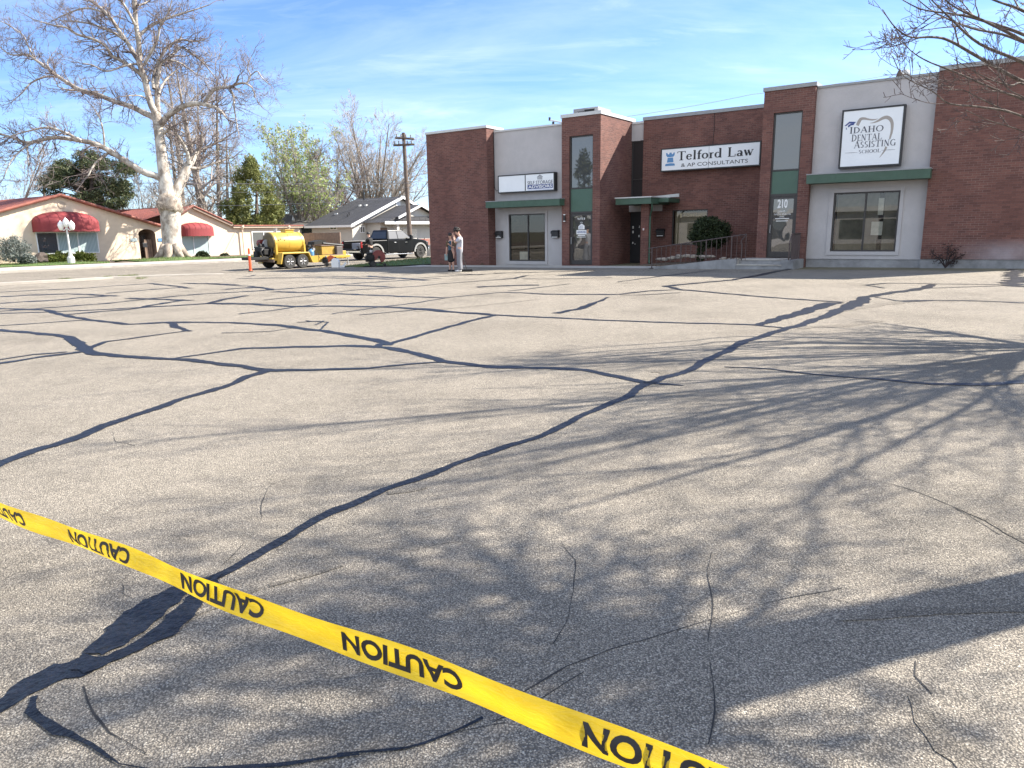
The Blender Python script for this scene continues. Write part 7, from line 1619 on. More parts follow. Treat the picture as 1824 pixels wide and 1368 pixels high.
# small machines: blowers on wheels with a round fan housing
def blower(name, label, x, y, s, housing, az, seed):
    c = gxyz(x, y); c.z += .008; o = thing(name, label, 'machine', c, az)
    for yy in (-.26*s, .26*s): wheel(o, 0, yy, .13*s, .09*s, MT['rim'], -1 if yy < 0 else 1, 5)
    MB().tube([(0,-.24*s,.13*s),(0,.24*s,.13*s)], .015*s, 6).build('axle', MT['rubber'], o)
    n = 26; vs, fs = [], []
    for k in range(n+1):           # spiral fan housing
        a = -1.2+k/n*5.0; r = (.26+.10*k/n)*s; vs += [(.30*s+math.cos(a)*r, -.09*s, .42*s+math.sin(a)*r), (.30*s+math.cos(a)*r, .09*s, .42*s+math.sin(a)*r)]
    vs += [(.30*s, -.1*s, .42*s), (.30*s, .1*s, .42*s)]; ci = len(vs)-2
    for k in range(n): fs += [(2*k, 2*k+2, 2*k+3, 2*k+1), (ci, 2*k+2, 2*k), (ci+1, 2*k+1, 2*k+3)]
    h = MB().add(vs, fs).build('fan_housing', MT[housing], o); MB().lathe([(0,-.02),(.05*s,-.02),(.06*s,.01)], (.30*s,-.105*s,.42*s), 14, axis=1).build('fan_inlet', MT['rubber'], h)
    mb = MB(); mb.cbox(-.30*s, .08*s, -.18*s, .16*s, .22*s, .52*s, .03*s); mb.cbox(-.24*s, .02*s, -.14*s, .12*s, .52*s, .64*s, .03*s); mb.lathe([(0,-.06*s),(.12*s,-.05*s),(.12*s,.05*s),(0,.06*s)], (-.1*s,-.2*s,.42*s), 12, axis=1); mb.build('engine', MT['rubber'], o)
    mb = MB(); mb.lathe([(0,0),(.075*s,0),(.075*s,.09*s),(0,.1*s)], (-.05*s,-.1*s,.64*s), 10); mb.build('air_filter', MT['steel'], o)
    mb = MB()
    for yy in (-.2*s, .2*s): mb.tube([(-.05*s, yy, .2*s), (-.35*s, yy, .42*s), (-.62*s, yy, .92*s)], .016*s, 6)
    mb.tube([(-.62*s,-.2*s,.92*s),(-.62*s,.2*s,.92*s)], .016*s, 6); mb.build('handle', MT['black'], o)
    mb = MB(); mb.cbox(-.2*s, .38*s, -.14*s, .14*s, .14*s, .2*s, .01*s); mb.build('base_plate', MT['black'], o)
    mb = MB(); mb.lathe([(0,-.04*s),(.07*s,-.035*s),(.07*s,.035*s),(0,.04*s)], (.55*s,0,.07*s), 12, axis=1); mb.tube([(.3*s,0,.17*s),(.55*s,0,.07*s)], .02*s, 6); mb.build('front_wheel', MT['tyre'], o)
    return o
blower('wheeled_blower', 'black walk-behind blower with a dull red curved housing on the grass edge by the pickup', 664, 475.2, 1.18, 'redm', rad(18), 1)
blower('wheeled_blower', 'smaller walk-behind blower with an orange-red round housing in front of the yellow trailer', 583, 474.8, .80, 'orangem', rad(12), 2)
c = gxyz(598.5, 477); c.z += .008; o = thing('white_jug', 'white round-shouldered plastic tank standing on the asphalt beside the small orange blower', 'jug', c, rad(-12))
pf = [(-.22,0),(.2,0),(.21,.28),(.16,.42),(.07,.49),(-.07,.5),(-.17,.45),(-.22,.3)]; bevel(MB().prism(pf, -.11, .13).build('body', MT['white'], o), .03); MB().lathe([(.05,.48),(.05,.56),(0,.56)], (.0,.01,0), 10).build('cap', MT['rubber'], o)
c = gxyz(609, 476.6); c.z += .008; o = thing('white_scrap', 'bent white sheet scrap leaning on the grass edge right of the white tank', 'scrap', c, rad(30)); MB().prism([(-.16,0),(.12,0),(.26,.2),(.22,.3),(.05,.12),(-.16,.05)], -.02, .03).build('sheet', MT['white'], o)

# black crew cab pickup
w = gxyz(672, 463); porg = w + lyv*1.0; porg.z = gzw(porg.x, porg.y)
pk = thing('pickup_truck', 'black lifted crew cab pickup with grey wheel arches and its tailgate down', 'pickup truck', porg, VAZ)
K = lambda mb, n, m='truck', par=pk, **k: mb.build(n, MT[m], par, **k)
R_ = .43; FX = 4.12
for x in (0, FX):
    for y in (-.86, .86): wheel(pk, x, y, R_, .29, MT['blackrim'], -1 if y < 0 else 1, 8)
def arch_pts(cx, r, z0, rev=True): a0 = math.asin((z0-R_)/r); return [(cx+r*math.cos(t), R_+r*math.sin(t)) for t in [a0+(math.pi-2*a0)*k/12 for k in range(13)]]
ARF, ARR = arch_pts(FX, .53, .42), arch_pts(0, .53, .46)
front = [(1.02,.40),(1.02,1.30),(1.2,1.325),(3.2,1.325),(3.45,1.36),(4.2,1.30),(4.72,1.20),(4.90,1.02),(4.96,.80),(4.95,.50),(4.86,.42)] + [p for p in ARF if p[0] < 4.85]
bd = K(MB().prism(front[::-1], -.98, .98), 'body'); bevel(bd, .05, 3)
for s_ in (-1, 1):
    ya, yb = (-.98, -.80) if s_ < 0 else (.80, .98); side_p = [(1.0,.55),(1.0,1.29),(-1.24,1.27),(-1.27,.9),(-1.22,.62),(-1.15,.55)][::-1]; side_p = [(-1.15,.48),(-1.22,.58),(-1.27,.9),(-1.24,1.27),(1.0,1.29),(1.0,.42)] + ARR
    bevel(K(MB().prism(side_p[::-1], ya, yb), 'bed_side'), .03)
    fl = arch_pts(0, .64, .46); fi = arch_pts(0, .525, .46); K(MB().prism(fl+fi[::-1], (-1.03 if s_ < 0 else .981), (-.981 if s_ < 0 else 1.03)), 'wheel_flare', 'trim')
    fl = arch_pts(FX, .64, .44); fi = arch_pts(FX, .525, .44); K(MB().prism(fl+fi[::-1], (-1.03 if s_ < 0 else .981), (-.981 if s_ < 0 else 1.03)), 'wheel_flare', 'trim')
    K(MB().cbox(-1.285, -1.20, s_*.98-.10 if s_ > 0 else -.985, .985 if s_ > 0 else -.88, .82, 1.22, .015), 'tail_light', 'redlamp')
    K(MB().cbox(.75, 3.35, (-1.06 if s_ < 0 else .94), (-.94 if s_ < 0 else 1.06), .30, .36, .015), 'step_bar', 'chrome')
    mb = MB(); mb.cbox(3.02, 3.20, (-1.26 if s_ < 0 else 1.04), (-1.04 if s_ < 0 else 1.26), 1.28, 1.62, .04); mb.box(3.05, 3.15, (-1.06 if s_ < 0 else .9), (-.9 if s_ < 0 else 1.06), 1.32, 1.38); K(mb, 'mirror', 'black')
    K(MB().cbox(4.74, 4.93, (-.99 if s_ < 0 else .68), (-.68 if s_ < 0 else .99), .92, 1.12, .02), 'headlight', 'glass_up')
K(MB().box(-1.2, 1.0, -.79, .79, .62, .70), 'bed_floor', 'rubber'); K(MB().box(.95, 1.0, -.79, .79, .70, 1.28), 'bed_front', 'rubber')
bevel(K(MB().box(-1.80, -1.26, -.78, .78, .70, .76), 'tailgate'), .015); bevel(K(MB().box(-1.42, -1.27, -.95, .95, .50, .66), 'rear_bumper', 'chrome'), .03); bevel(K(MB().box(4.88, 5.06, -.95, .95, .50, .72), 'front_bumper', 'chrome'), .03)
K(MB().cbox(-.9, -.2, -.35, .45, .70, 1.12, .03), 'bed_box', 'grey'); K(MB().cbox(.0, .7, -.7, .6, .70, 1.05, .03), 'bed_box', 'black')
K(MB().box(-1.1, 4.5, -.5, .5, .42, .55), 'chassis', 'rubber'); K(MB().box(4.955, 4.975, -.62, .62, .76, 1.06), 'grille', 'black')
# greenhouse
zb, zt = 1.325, 1.955
def gpt(f, s_, t): """f: x at base/top pair, t 0..1 up"""; return (f[0]+(f[1]-f[0])*t, s_*(.92-.20*t), zb+(zt-zb)*t)
REAR, WIND = (1.06, 1.28), (3.42, 2.62)
mb = MB(); P = [gpt(REAR,-1,0), gpt(WIND,-1,0), gpt(WIND,1,0), gpt(REAR,1,0), gpt(REAR,-1,1), gpt(WIND,-1,1), gpt(WIND,1,1), gpt(REAR,1,1)]; mb.add(P, [(0,3,2,1),(4,5,6,7),(0,1,5,4),(1,2,6,5),(2,3,7,6),(3,0,4,7)]); cab = bevel(K(mb, 'cab'), .05, 3)
def side_glass(x0b, x1b, x0t, x1t, t0, t1, s_):
    q = lambda xb, xt, t: (xb+(xt-xb)*t, s_*(.92-.20*t+.006), zb+(zt-zb)*t); return MB().add([q(x0b,x0t,t0), q(x1b,x1t,t0), q(x1b,x1t,t1), q(x0b,x0t,t1)], [(0,1,2,3)])
MT['carglass'] = glass_mat('car_glass', (.006,.007,.008), .07)
for s_ in (-1, 1):
    K(side_glass(1.24, 2.02, 1.38, 2.02, .06, .86, s_), 'window', 'carglass', cab); K(side_glass(2.10, 3.28, 2.10, 2.60, .06, .86, s_), 'window', 'carglass', cab)
    for x in (1.95, 2.98): K(MB().cbox(x-.32, x-.12, (-1.0 if s_ < 0 else .975), (-.975 if s_ < 0 else 1.0), 1.10, 1.14, .008), 'door_handle', 'chrome', bd)
    mb = MB()
    for x in (1.06, 2.06, 3.30): mb.box(x-.008, x+.008, (-.985 if s_ < 0 else .9805), (-.9805 if s_ < 0 else .985), .55, 1.30)
    K(mb, 'door_seam', 'rubber', bd)
rq = lambda y, t: (REAR[0]+(REAR[1]-REAR[0])*t-.006, y*(1-.2*t), zb+(zt-zb)*t); K(MB().add([rq(-.78,.12), rq(-.78,.85), rq(.78,.85), rq(.78,.12)], [(0,1,2,3)]), 'rear_window', 'carglass', cab)
wq = lambda y, t: (WIND[0]+(WIND[1]-WIND[0])*t+.006, y*(1-.2*t), zb+(zt-zb)*t); K(MB().add([wq(-.84,.06), wq(.84,.06), wq(.84,.92), wq(-.84,.92)], [(0,1,2,3)]), 'windshield', 'carglass', cab)
K(MB().box(3.55, 3.95, -.990, -.9805, .64, .70), 'door_emblem', 'chrome', bd)

# delineator post
c = gxyz(446.5, 483.6); c.z += .008; topz = at(445-3.6, 442, (c-Vector(EYE)).dot(Vector(FWD))).z-c.z
o = thing('delineator_post', 'slim orange plastic delineator post with white bands on the lot edge', 'post', c)
MB().lathe([(.09,0),(.09,.03),(.08,.06),(.07,.08),(.06,topz*.72),(.05,topz*.98),(.03,topz),(0,topz)], (0,0,0), 14).build('post', MT['orange'], o, smooth=False)
for f in (.68, .80): MB().lathe([(.0635-.012*(f > .7),topz*f),(.0605-.012*(f > .7),topz*(f+.07))], (0,0,0), 14).build('reflective_band', MT['white'], o)
MB().lathe([(.12,-.005),(.12,.03),(.1,.035)], (0,0,0), 8).build('base', MT['rubber'], o)
# orange mesh fence and pale bollard half hidden by the truck and the brick corner
a, b = at(744, 436, 58), at(768, 436, 58); o = thing('safety_fence', 'orange mesh safety fence glimpsed above the bonnet of the pickup', 'fence', (a.x, a.y, gzw(a.x, a.y)), math.atan2(b.y-a.y, b.x-a.x)); L_ = (b-a).length; zt = at(744, 425.5, 58).z-o.location.z
mb = MB()
for k in range(7): z = zt-.62+k*.1; mb.tube([(0,0,z), (L_*.5,.02,z-.04), (L_,0,z)], .022, 4)
for k in range(16): x = L_*k/15; mb.box(x-.016, x+.016, -.012, .012, zt-.64, zt)
mb.build('mesh', MT['orange'], o)
for x in (0, L_*.52, L_): MB().box(x-.03, x+.03, .015, .06, -.1, zt+.08).build('post', MT['rubber'], o)
c = at(766.5, 452, 55); c.z = gzw(c.x, c.y); o = thing('concrete_bollard', 'pale square concrete block beside the front of the pickup at the brick corner', 'bollard', c, VAZ); zt = at(766.5, 436, 55).z-c.z
MB().cbox(-.2, .2, -.2, .2, -.1, zt, .03).build('block', MT['curb'], o)

# ------------------------------------------------------------------ people: one skinned body each, clothes over it
def skin_obj(name, J, E, m, parent, sub=2, root=0):
    """J: list of (x,y,z,r) joints, E: edges -> continuous surface grown round the skeleton"""
    me = bpy.data.meshes.new(name); me.from_pydata([j[:3] for j in J], E, []); o = bpy.data.objects.new(name, me); COL.objects.link(o)
    sk = o.modifiers.new('skin', 'SKIN'); sk.use_smooth_shade = True
    for i, j in enumerate(J):
        v = me.skin_vertices[0].data[i]; r = j[3]; v.radius = r if hasattr(r, '__len__') else (r, r); v.use_root = (i == root)
    ss = o.modifiers.new('sub', 'SUBSURF'); ss.levels = sub; ss.render_levels = sub
    dg = bpy.context.evaluated_depsgraph_get(); dg.update(); mm = bpy.data.meshes.new_from_object(o.evaluated_get(dg)); bpy.data.objects.remove(o)
    mm.name = name; mm.materials.clear(); mm.materials.append(m)
    for p in mm.polygons: p.use_smooth = True
    ob = bpy.data.objects.new(name, mm); COL.objects.link(ob); ob.parent = parent; return ob
class Fig:
    def __init__(s): s.J = []; s.E = []
    def j(s, x, y, z, r, prev=None):
        s.J.append((x, y, z, r)); i = len(s.J)-1
        if prev is not None: s.E.append((prev, i))
        return i
    def chain(s, prev, pts):
        for p in pts: prev = s.j(*p, prev=prev)
        return prev
    def hand(s, wrist, d, n, k=1.0, curl=.5):
        """palm and five bent fingers; d: pointing, n: palm side"""
        d = Vector(d).normalized(); n = Vector(n).normalized(); n = (n-d*n.dot(d)).normalized(); sd_ = d.cross(n); w = Vector(s.J[wrist][:3]); pc = w+d*.05*k; pi = s.j(*pc, (.032*k, .02*k), wrist)
        kn = w+d*.085*k; ki = s.j(*kn, (.034*k, .018*k), pi)
        for i, (o_, l) in enumerate(((-.030, .062), (-.010, .075), (.010, .070), (.028, .055))):
            b = kn+sd_*o_*k; q = b+d*l*.55*k+n*.012*k*curl; t = q+(d*(1-curl)+n*curl).normalized()*l*.5*k; s.chain(ki, [(*(b+d*.014*k), .0095*k), (*q, .0088*k), (*t, .0075*k)])
        tb = w+d*.025*k-sd_*.028*k; s.chain(pi, [(*tb, .012*k), (*(tb+d*.03*k-sd_*.018*k+n*.01*k), .010*k), (*(tb+d*.055*k-sd_*.018*k+n*.022*k), .009*k)])
def head_parts(root, c, k, fwd, hair_m, style):
    """hair cap, ears, eyes, mouth on a head centred at c looking along fwd"""
    f = Vector(fwd).normalized(); sd_ = Vector((0,0,1)).cross(f).normalized(); u = f.cross(sd_)*1.0; u = -u if u.z < 0 else u; c = Vector(c); Mx = Matrix((( *f, ), (*sd_, ), (*u, ))).transposed().to_4x4()
    mb = MB()
    for s_ in (-1, 1): mb.blob((0.0, s_*.078*k, -.005*k), (.018*k,.010*k,.030*k), 3, 1, .05)
    mb.blob((.098*k, 0, -.01*k), (.017*k,.013*k,.022*k), 4, 1, .02); mb.xform(Matrix.Translation(c) @ Mx); mb.build('ears_and_nose', MT['skin'], root, smooth=True)
    mb = MB()
    for s_ in (-1, 1): mb.blob((.086*k, s_*.033*k, .018*k), (.008*k,.013*k,.007*k), 5, 1, 0)
    mb.box(.084*k, .092*k, -.022*k, .022*k, -.052*k, -.046*k); mb.xform(Matrix.Translation(c) @ Mx); mb.build('eyes_and_mouth', MT['hairm'], root)
    mb = MB()
    if style == 'curly':
        rg2 = random.Random(2)
        for i in range(60):
            v = rvec(rg2); 
            if v.z < -.45 or (v.x > .4 and v.z < .2): continue
            mb.blob((v.x*.108*k-.014, v.y*.1*k, v.z*.118*k+.045*k), (.046*k,.046*k,.044*k), i, 1, .2)
    elif style == 'long':
        mb.blob((-.012*k, 0, .03*k), (.100*k,.090*k,.098*k), 7, 2, .04); mb.blob((-.07*k, 0, -.06*k), (.04*k,.075*k,.11*k), 8, 2, .06)
    elif style == 'cap':
        mb.lathe([(.098*k,.02*k),(.100*k,.06*k),(.085*k,.10*k),(.05*k,.125*k),(0,.13*k)], (-.005*k,0,0), 16); mb.prism([(.06*k,-.075*k),(.13*k,-.06*k),(.165*k,0),(.13*k,.06*k),(.06*k,.075*k)], .025*k, .036*k, axis=2)
    mb.xform(Matrix.Translation(c) @ Mx); mb.build('hair' if style != 'cap' else 'cap', hair_m, root, smooth=True)
    if style == 'cap':
        m2 = MB(); m2.blob((-.02*k,0,-.005*k), (.086*k,.082*k,.05*k), 3, 2, .03); m2.xform(Matrix.Translation(c) @ Mx); m2.build('hair', MT['hairm'], root, smooth=True)

# (x forward = the way the figure faces, y left, z up)
def rel_root(name, label, px, py, az):
    c = gxyz(px, py); c.z += .012; return thing(name, label, 'person', c, az)
# tall boy: head bowed, hands raised to his face, leaning on a broom handle; faces left in the photo
bo = rel_root('person', 'person in pale grey T-shirt and loose grey sweatpants, head bowed, hands raised to the face', 819.5, 484.8, rad(176))
f = Fig(); p = f.j(0,0,.96,(.135,.115)); c1 = f.chain(p, [(-.02,0,1.12,(.14,.11)), (-.045,0,1.30,(.16,.115)), (-.05,0,1.44,(.12,.09)), (-.02,0,1.515,.056), (.03,0,1.57,.055)])
hd = f.chain(c1, [(.055,0,1.61,(.078,.082)), (.075,0,1.675,(.088,.098)), (.075,0,1.73,(.072,.085))])
ch = 3
for s_ in (-1, 1):
    a = f.chain(2, [(-.04,s_*.10,1.43,.07), (-.035,s_*.185,1.405,.062), (.06,s_*.215,1.30,.047), (.15,s_*.20,1.23,.043), (.20,s_*.14,1.38,.036), (.225,s_*.085,1.50,.028)]); f.hand(a, (.35,-s_*.35,.85), (-1,-s_*.2,.1), 1.0, .75)
    l = f.chain(0, [(0,s_*.095,.86,.098), (.0,s_*.10,.66,.082), (.02,s_*.105,.50,.062), (-.005,s_*.11,.30,.056), (-.03,s_*.115,.09,.042), (.06,s_*.125,.045,(.045,.032)), (.15,s_*.135,.035,(.042,.026))])
skin_obj('body', f.J, f.E, MT['skin'], bo)
t = Fig(); q = t.j(.01,0,.76,(.16,.15)); q = t.chain(q, [(0,0,.90,(.17,.155)), (-.02,0,1.10,(.165,.145)), (-.045,0,1.29,(.178,.14)), (-.05,0,1.43,(.135,.105)), (-.035,0,1.49,(.075,.07))])
for s_ in (-1, 1): t.chain(3, [(-.04,s_*.12,1.42,.092), (-.03,s_*.20,1.39,.086), (.05,s_*.225,1.31,.082), (.09,s_*.22,1.26,.078)])
skin_obj('t_shirt', t.J, t.E, MT['tee'], bo)
t = Fig(); t.j(0,0,1.08,(.13,.12)); t.j(0,0,.96,(.15,.135),0)
for s_ in (-1, 1): t.chain(1, [(0,s_*.10,.86,.125), (.0,s_*.115,.66,.118), (.015,s_*.12,.48,.108), (.0,s_*.125,.28,.108), (-.02,s_*.13,.13,.10), (-.015,s_*.13,.07,.09)])
skin_obj('sweatpants', t.J, t.E, MT['sweat'], bo)
for s_ in (-1, 1): t = Fig(); t.j(-.09,s_*.13,.05,(.045,.045)); t.chain(0, [(.02,s_*.132,.055,(.055,.05)), (.12,s_*.138,.045,(.055,.04)), (.19,s_*.14,.038,(.045,.032))]); skin_obj('shoe', t.J, t.E, MT['shoe'], bo)
head_parts(bo, (.075,0,1.685), 1.05, (.85,0,-.5), MT['hairm'], 'curly')
# broom
hb_ = gxyz(831.5, 484.3); hb_.z += .012; o = thing('push_broom', 'dark push broom whose long handle rests against the person in the pale T-shirt', 'broom', hb_); dZ = (bo.location-Vector(EYE)).dot(Vector(FWD))-.18
tipw = at(819, 434, dZ)-hb_; MB().tube([(0,0,.07), tipw], .014, 8).build('handle', MT['bronze'], o)
mb = MB(); mb.cbox(-.24, .24, -.035, .035, .06, .10, .01); MBh = mb.build('head', MT['black'], o); mb = MB()
for k in range(24): x = -.23+k*.02; mb.prism([(x,.0),(x+.017,.0),(x+.014,.062),(x+.003,.062)], -.045, .045)
mb.build('bristles', MT['rubber'], MBh)
# girl beside him with a phone
gi = rel_root('person', 'person in teal top and black knee-length skirt holding a dark phone, close beside the boy', 804.5, 483.6, rad(-118))
f = Fig(); f.j(0,0,.88,(.13,.105)); c1 = f.chain(0, [(0,0,1.02,(.115,.09)), (-.01,0,1.18,(.13,.1)), (-.015,0,1.30,(.105,.075)), (.0,0,1.365,.048), (.02,0,1.41,.048)]); f.chain(c1, [(.035,0,1.45,(.068,.072)), (.045,0,1.515,(.08,.088)), (.04,0,1.565,(.066,.075))])
a = f.chain(2, [(-.01,.09,1.29,.058), (-.005,.155,1.265,.052), (.03,.20,1.10,.04), (.10,.20,1.02,.035), (.20,.16,1.08,.029), (.27,.12,1.12,.024)]); f.hand(a, (.8,-.1,.5), (0,-1,.2), .9, .6)
a = f.chain(2, [(-.01,-.09,1.29,.058), (-.01,-.16,1.26,.052), (-.02,-.215,1.08,.04), (.0,-.225,.95,.034), (.03,-.225,.80,.024)]); f.hand(a, (.1,0,-1), (0,1,0), .9, .4)
for s_ in (-1, 1): f.chain(0, [(0,s_*.085,.80,.09), (0,s_*.085,.60,.076), (.015,s_*.085,.45,.052), (-.01,s_*.085,.30,.05), (-.02,s_*.085,.09,.034), (.05,s_*.09,.04,(.038,.028)), (.13,s_*.095,.03,(.036,.022))])
skin_obj('body', f.J, f.E, MT['skin'], gi)
t = Fig(); t.j(0,0,.72,(.155,.13)); t.chain(0, [(0,0,.86,(.15,.125)), (0,0,1.02,(.14,.112)), (-.01,0,1.18,(.142,.112)), (-.015,0,1.29,(.115,.085)), (-.01,0,1.325,(.07,.06))]); skin_obj('top', t.J, t.E, MT['teal'], gi)
for s_ in (-1, 1): t = Fig(); t.j(-.01,s_*.10,1.29,.068); t.chain(0, [(-.005,s_*.165,1.26,.064), ((.03 if s_ > 0 else -.02),s_*.208,1.10,.056), ((.08 if s_ > 0 else -.005),s_*.21,1.03,.05)]); skin_obj('sleeve', t.J, t.E, MT['brownc'], gi)
t = Fig(); t.j(0,0,1.0,(.13,.11)); t.chain(0, [(0,0,.88,(.155,.13)), (0,0,.76,(.18,.155)), (0,0,.60,(.185,.16)), (0,0,.48,(.185,.16)), (0,0,.38,(.18,.155))]); skin_obj('skirt', t.J, t.E, MT['blackc'], gi)
MB().cbox(-.05, .05, -.10, .10, -.14, .14, .02).xform(Matrix.Translation((-.02,-.235,.60))).build('tote_bag', mat('pale_green_cloth', (.22,.30,.30), .9), gi)
for s_ in (-1, 1): t = Fig(); t.j(-.07,s_*.088,.04,(.036,.036)); t.chain(0, [(.03,s_*.09,.045,(.045,.04)), (.14,s_*.095,.035,(.042,.03))]); skin_obj('shoe', t.J, t.E, MT['blackc'], gi)
head_parts(gi, (.045,0,1.525), .95, (.95,0,-.25), MT['hairm'], 'long')
pw = gi.matrix_basis @ Vector((.33,.10,1.20)); o = thing('mobile_phone', 'dark mobile phone held up in the hand of the person in the teal top', 'phone', pw, gi.rotation_euler.z); MB().cbox(-.006, .006, -.038, .038, -.075, .075, .004).build('case', MT['black'], o); MB().box(-.0075, -.0062, -.034, .034, -.068, .068).build('screen', MT['glass'], o)
# worker in black at the tailgate
wk = rel_root('person', 'person in black jacket, dark trousers and black cap working at the tailgate of the pickup', 661.5, 466.2, rad(150))
f = Fig(); f.j(0,0,.94,(.14,.115)); c1 = f.chain(0, [(.02,0,1.10,(.145,.11)), (.04,0,1.29,(.17,.115)), (.05,0,1.43,(.13,.095)), (.08,0,1.51,.058), (.10,0,1.55,.058)]); f.chain(c1, [(.115,0,1.60,(.078,.08)), (.125,0,1.67,(.09,.1)), (.12,0,1.725,(.074,.085))])
for s_ in (-1, 1):
    a = f.chain(2, [(.05,s_*.11,1.42,.07), (.05,s_*.20,1.39,.062), (.13,s_*.24,1.20,.05), (.20,s_*.235,1.11,.044), (.34,s_*.19,1.08,.036), (.44,s_*.16,1.06,.028)]); f.hand(a, (1,-s_*.2,-.1), (0,0,-1), 1.0, .6)
    f.chain(0, [(0,s_*.10,.84,.10), (.01,s_*.11,.64,.085), (.02,s_*.115,.50,.064), (-.01,s_*.12,.30,.058), (-.03,s_*.125,.09,.044), (.06,s_*.135,.045,(.046,.034)), (.16,s_*.145,.035,(.044,.028))])
skin_obj('body', f.J, f.E, MT['skin'], wk)
t = Fig(); t.j(.0,0,.90,(.165,.14)); t.chain(0, [(.02,0,1.08,(.17,.14)), (.04,0,1.28,(.19,.14)), (.05,0,1.42,(.145,.115)), (.07,0,1.49,(.085,.08))])
for s_ in (-1, 1): t.chain(2, [(.05,s_*.13,1.41,.09), (.05,s_*.215,1.385,.08), (.13,s_*.245,1.20,.066), (.20,s_*.24,1.11,.06), (.34,s_*.195,1.08,.052), (.41,s_*.17,1.065,.048)])
skin_obj('jacket', t.J, t.E, MT['blackc'], wk)
t = Fig(); t.j(0,0,.97,(.15,.13))
for s_ in (-1, 1): t.chain(0, [(0,s_*.105,.84,.118), (.01,s_*.115,.64,.104), (.02,s_*.12,.48,.09), (-.005,s_*.125,.28,.085), (-.02,s_*.13,.10,.078)])
skin_obj('trousers', t.J, t.E, MT['blackc'], wk)
for s_ in (-1, 1): t = Fig(); t.j(-.09,s_*.13,.05,(.046,.046)); t.chain(0, [(.02,s_*.135,.058,(.058,.052)), (.13,s_*.142,.048,(.056,.042)), (.20,s_*.146,.04,(.046,.034))]); skin_obj('boot', t.J, t.E, MT['rubber'], wk)
head_parts(wk, (.125,0,1.68), 1.05, (.95,0,-.3), MT['black'], 'cap')

# ------------------------------------------------------------------ caution tape stretched across the entrance of the lot
def tape_mat():
    m, nt, b = new_mat('yellow_tape'); L = nt.links; tcn = N(nt, 'ShaderNodeTexCoord'); nz = N(nt, 'ShaderNodeTexNoise', Scale=9.0, Detail=3.0); L.new(tcn.outputs['Object'], nz.inputs['Vector'])
    r = ramp(nt, [(.3, (.70,.47,.015)), (.7, (.80,.57,.025))], nz.outputs['Fac']); L.new(r.outputs[0], b.inputs['Base Color']); b.inputs['Roughness'].default_value = .28; b.inputs['Specular IOR Level'].default_value = .6
    mp = N(nt, 'ShaderNodeMapping'); mp.inputs['Rotation'].default_value = (0, 0, rad(-32)); mp.inputs['Scale'].default_value = (2.2, 14, 30); L.new(tcn.outputs['Object'], mp.inputs[0]); n2 = N(nt, 'ShaderNodeTexNoise', Scale=2.6, Detail=3.0, Distortion=.6); L.new(mp.outputs[0], n2.inputs['Vector']); bp = N(nt, 'ShaderNodeBump', Strength=.5, Distance=.02); L.new(n2.outputs['Fac'], bp.inputs['Height']); L.new(bp.outputs[0], b.inputs['Normal'])
    tr_ = N(nt, 'ShaderNodeBsdfTranslucent'); L.new(r.outputs[0], tr_.inputs['Color']); mx = N(nt, 'ShaderNodeMixShader'); mx.inputs[0].default_value = .35; L.new(b.outputs[0], mx.inputs[1]); L.new(tr_.outputs[0], mx.inputs[2]); L.new(mx.outputs[0], nt.nodes['Material Output'].inputs['Surface']); return m
MT['tape'] = tape_mat()
TA, TBt = at(0, 906, 2.77), at(912, 1251, 1.52); TL = (TBt-TA).length; te = (TBt-TA)/TL
tn = te.cross(Vector((0,0,1))).normalized(); tn = tn if tn.y < 0 else -tn     # faces us
tup = (Vector((0,0,1))-te*te.z).normalized(); TW = .076
def tp(s_, v):
    """a point on the tape: s_ metres along, v across (-.5 bottom .. .5 top)"""
    n_ = .007*math.sin(s_*5.1+.6)+.004*math.sin(s_*11.0+v*2.0)+.004*math.sin(v*6+s_*3); sag = -.006*math.sin(math.pi*min(1, max(0, (s_+.6)/4.2)))
    lean = .10*math.sin(s_*1.9+.5)
    return TA + te*s_ + tup*(v*TW+sag) + tn*(n_+lean*v*TW)
S0, S1 = -1.6, 4.4; nseg = 900; NV = 8; vs, fs = [], []
for i in range(nseg+1):
    for k in range(NV+1): vs.append(tp(S0+(S1-S0)*i/nseg, -.5+k/NV)[:])
for i in range(nseg):
    for k in range(NV): fs.append((i*(NV+1)+k, (i+1)*(NV+1)+k, (i+1)*(NV+1)+k+1, i*(NV+1)+k+1))
mid_ = tp(1.2, 0); ct = thing('caution_tape', 'yellow barrier tape with upside-down black CAUTION lettering stretched across the foreground', 'barrier tape', (mid_.x, mid_.y, mid_.z))
mb = MB().add(vs, fs); tb_ = mb.build('band', MT['tape'], ct, tuple(mid_), smooth=True)
letters, lw = text_mb('CAUTION', 1.0, .055); WLEN = .368; LH = .0465
bmL = bmesh.new(); vv = [bmL.verts.new((x, z, 0)) for x, y, z in letters.v]
for f_ in letters.f:
    try: bmL.faces.new([vv[i] for i in f_])
    except ValueError: pass
for k in range(1, 60): bmesh.ops.bisect_plane(bmL, geom=list(bmL.verts)+list(bmL.edges)+list(bmL.faces), plane_co=(-lw/2+lw*k/60, 0, 0), plane_no=(1, 0, 0))
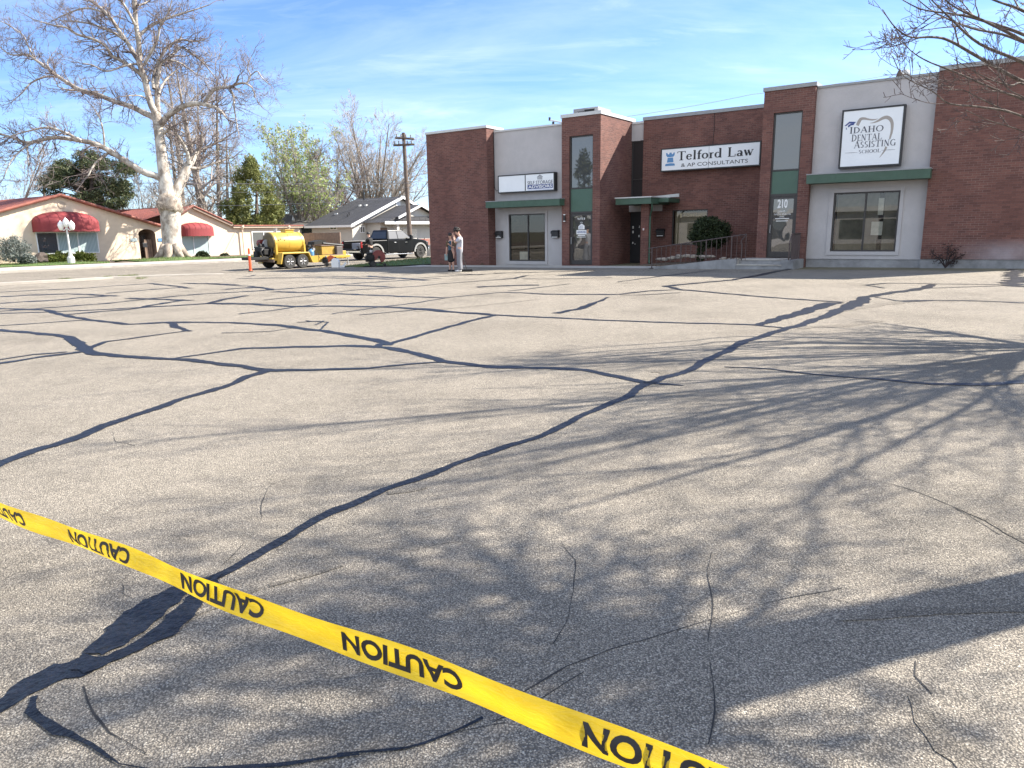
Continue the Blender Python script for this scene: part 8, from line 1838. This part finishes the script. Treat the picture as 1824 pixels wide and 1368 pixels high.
bmL.verts.index_update(); LV = [v.co[:] for v in bmL.verts]; LF = [[v.index for v in f_.verts] for f_ in bmL.faces]; bmL.free()
for k, end in enumerate([-.433, .226, .886, 1.548, 2.214, 2.886, 3.546]):
    c_ = end-WLEN/2; pts = [tp(c_-x/lw*WLEN, -(z-.5)*LH/TW)+tn*.0016 for x, z, _ in LV]
    MB().add([q[:] for q in pts], LF).build('lettering', MT['ink'], ct, tuple(mid_))
# the two stakes it is tied to stand outside the picture
for s_, lb in ((S0, 'slim wooden stake holding the left end of the yellow tape'), (S1, 'slim wooden stake holding the right end of the yellow tape')):
    q = tp(s_, 0); g = gzw(q.x, q.y); o = MB().box(-.02, .02, -.02, .02, -.1, q.z-g+.12).build('wooden_stake', MT['wood'], None, loc=(q.x, q.y, g)); tag(o, lb, 'stake')

# ------------------------------------------------------------------ across the street behind us: what the dark windows mirror
for i, (u_, w_, h_, lb) in enumerate(((-39.5, -11, 10.5, 'tall dark conifer mirrored in the left tower window'), (-35.2, -13, 8.6, 'second dark conifer mirrored beside the taller one'), (4, -22, 11, 'dark conifer behind the photographer on the right'))):
    r0 = xyz(u_, w_, gz(u_, w_)); rg = random.Random(70+i); cl = []
    for k in range(110): t = rg.random()**.75; a = rg.uniform(0, 6.28); R2 = h_*.23*t*rg.uniform(.6, 1); cl.append((r0+Vector((math.cos(a)*R2, math.sin(a)*R2, h_*(1-.9*t))), rg.uniform(.35, .7)))
    foliage_tree('conifer_tree', lb, r0, cl, MT['pine'], .22, 90, 170+i, .3, [([r0, r0+Vector((0,0,h_*.97))], [.25, .04])])
o = thing('low_office', 'low pale office block with dark windows across the lot behind the photographer', 'building', xyz(-24, -24, gz(-24, -24)), YAW)
MB().box(-24, 24, -6, 0, -.3, 3.4).build('wall', MT['stucco'], o); MB().box(-24.6, 24.6, -6.4, .7, 3.402, 3.9).build('roof', MT['coping_w'], o)
for k in range(12): MB().box(-22.5+k*3.8, -20.2+k*3.8, .002, .05, .6, 2.6).build('window', MT['glass_h'], o)
scene.cycles.use_denoising = True
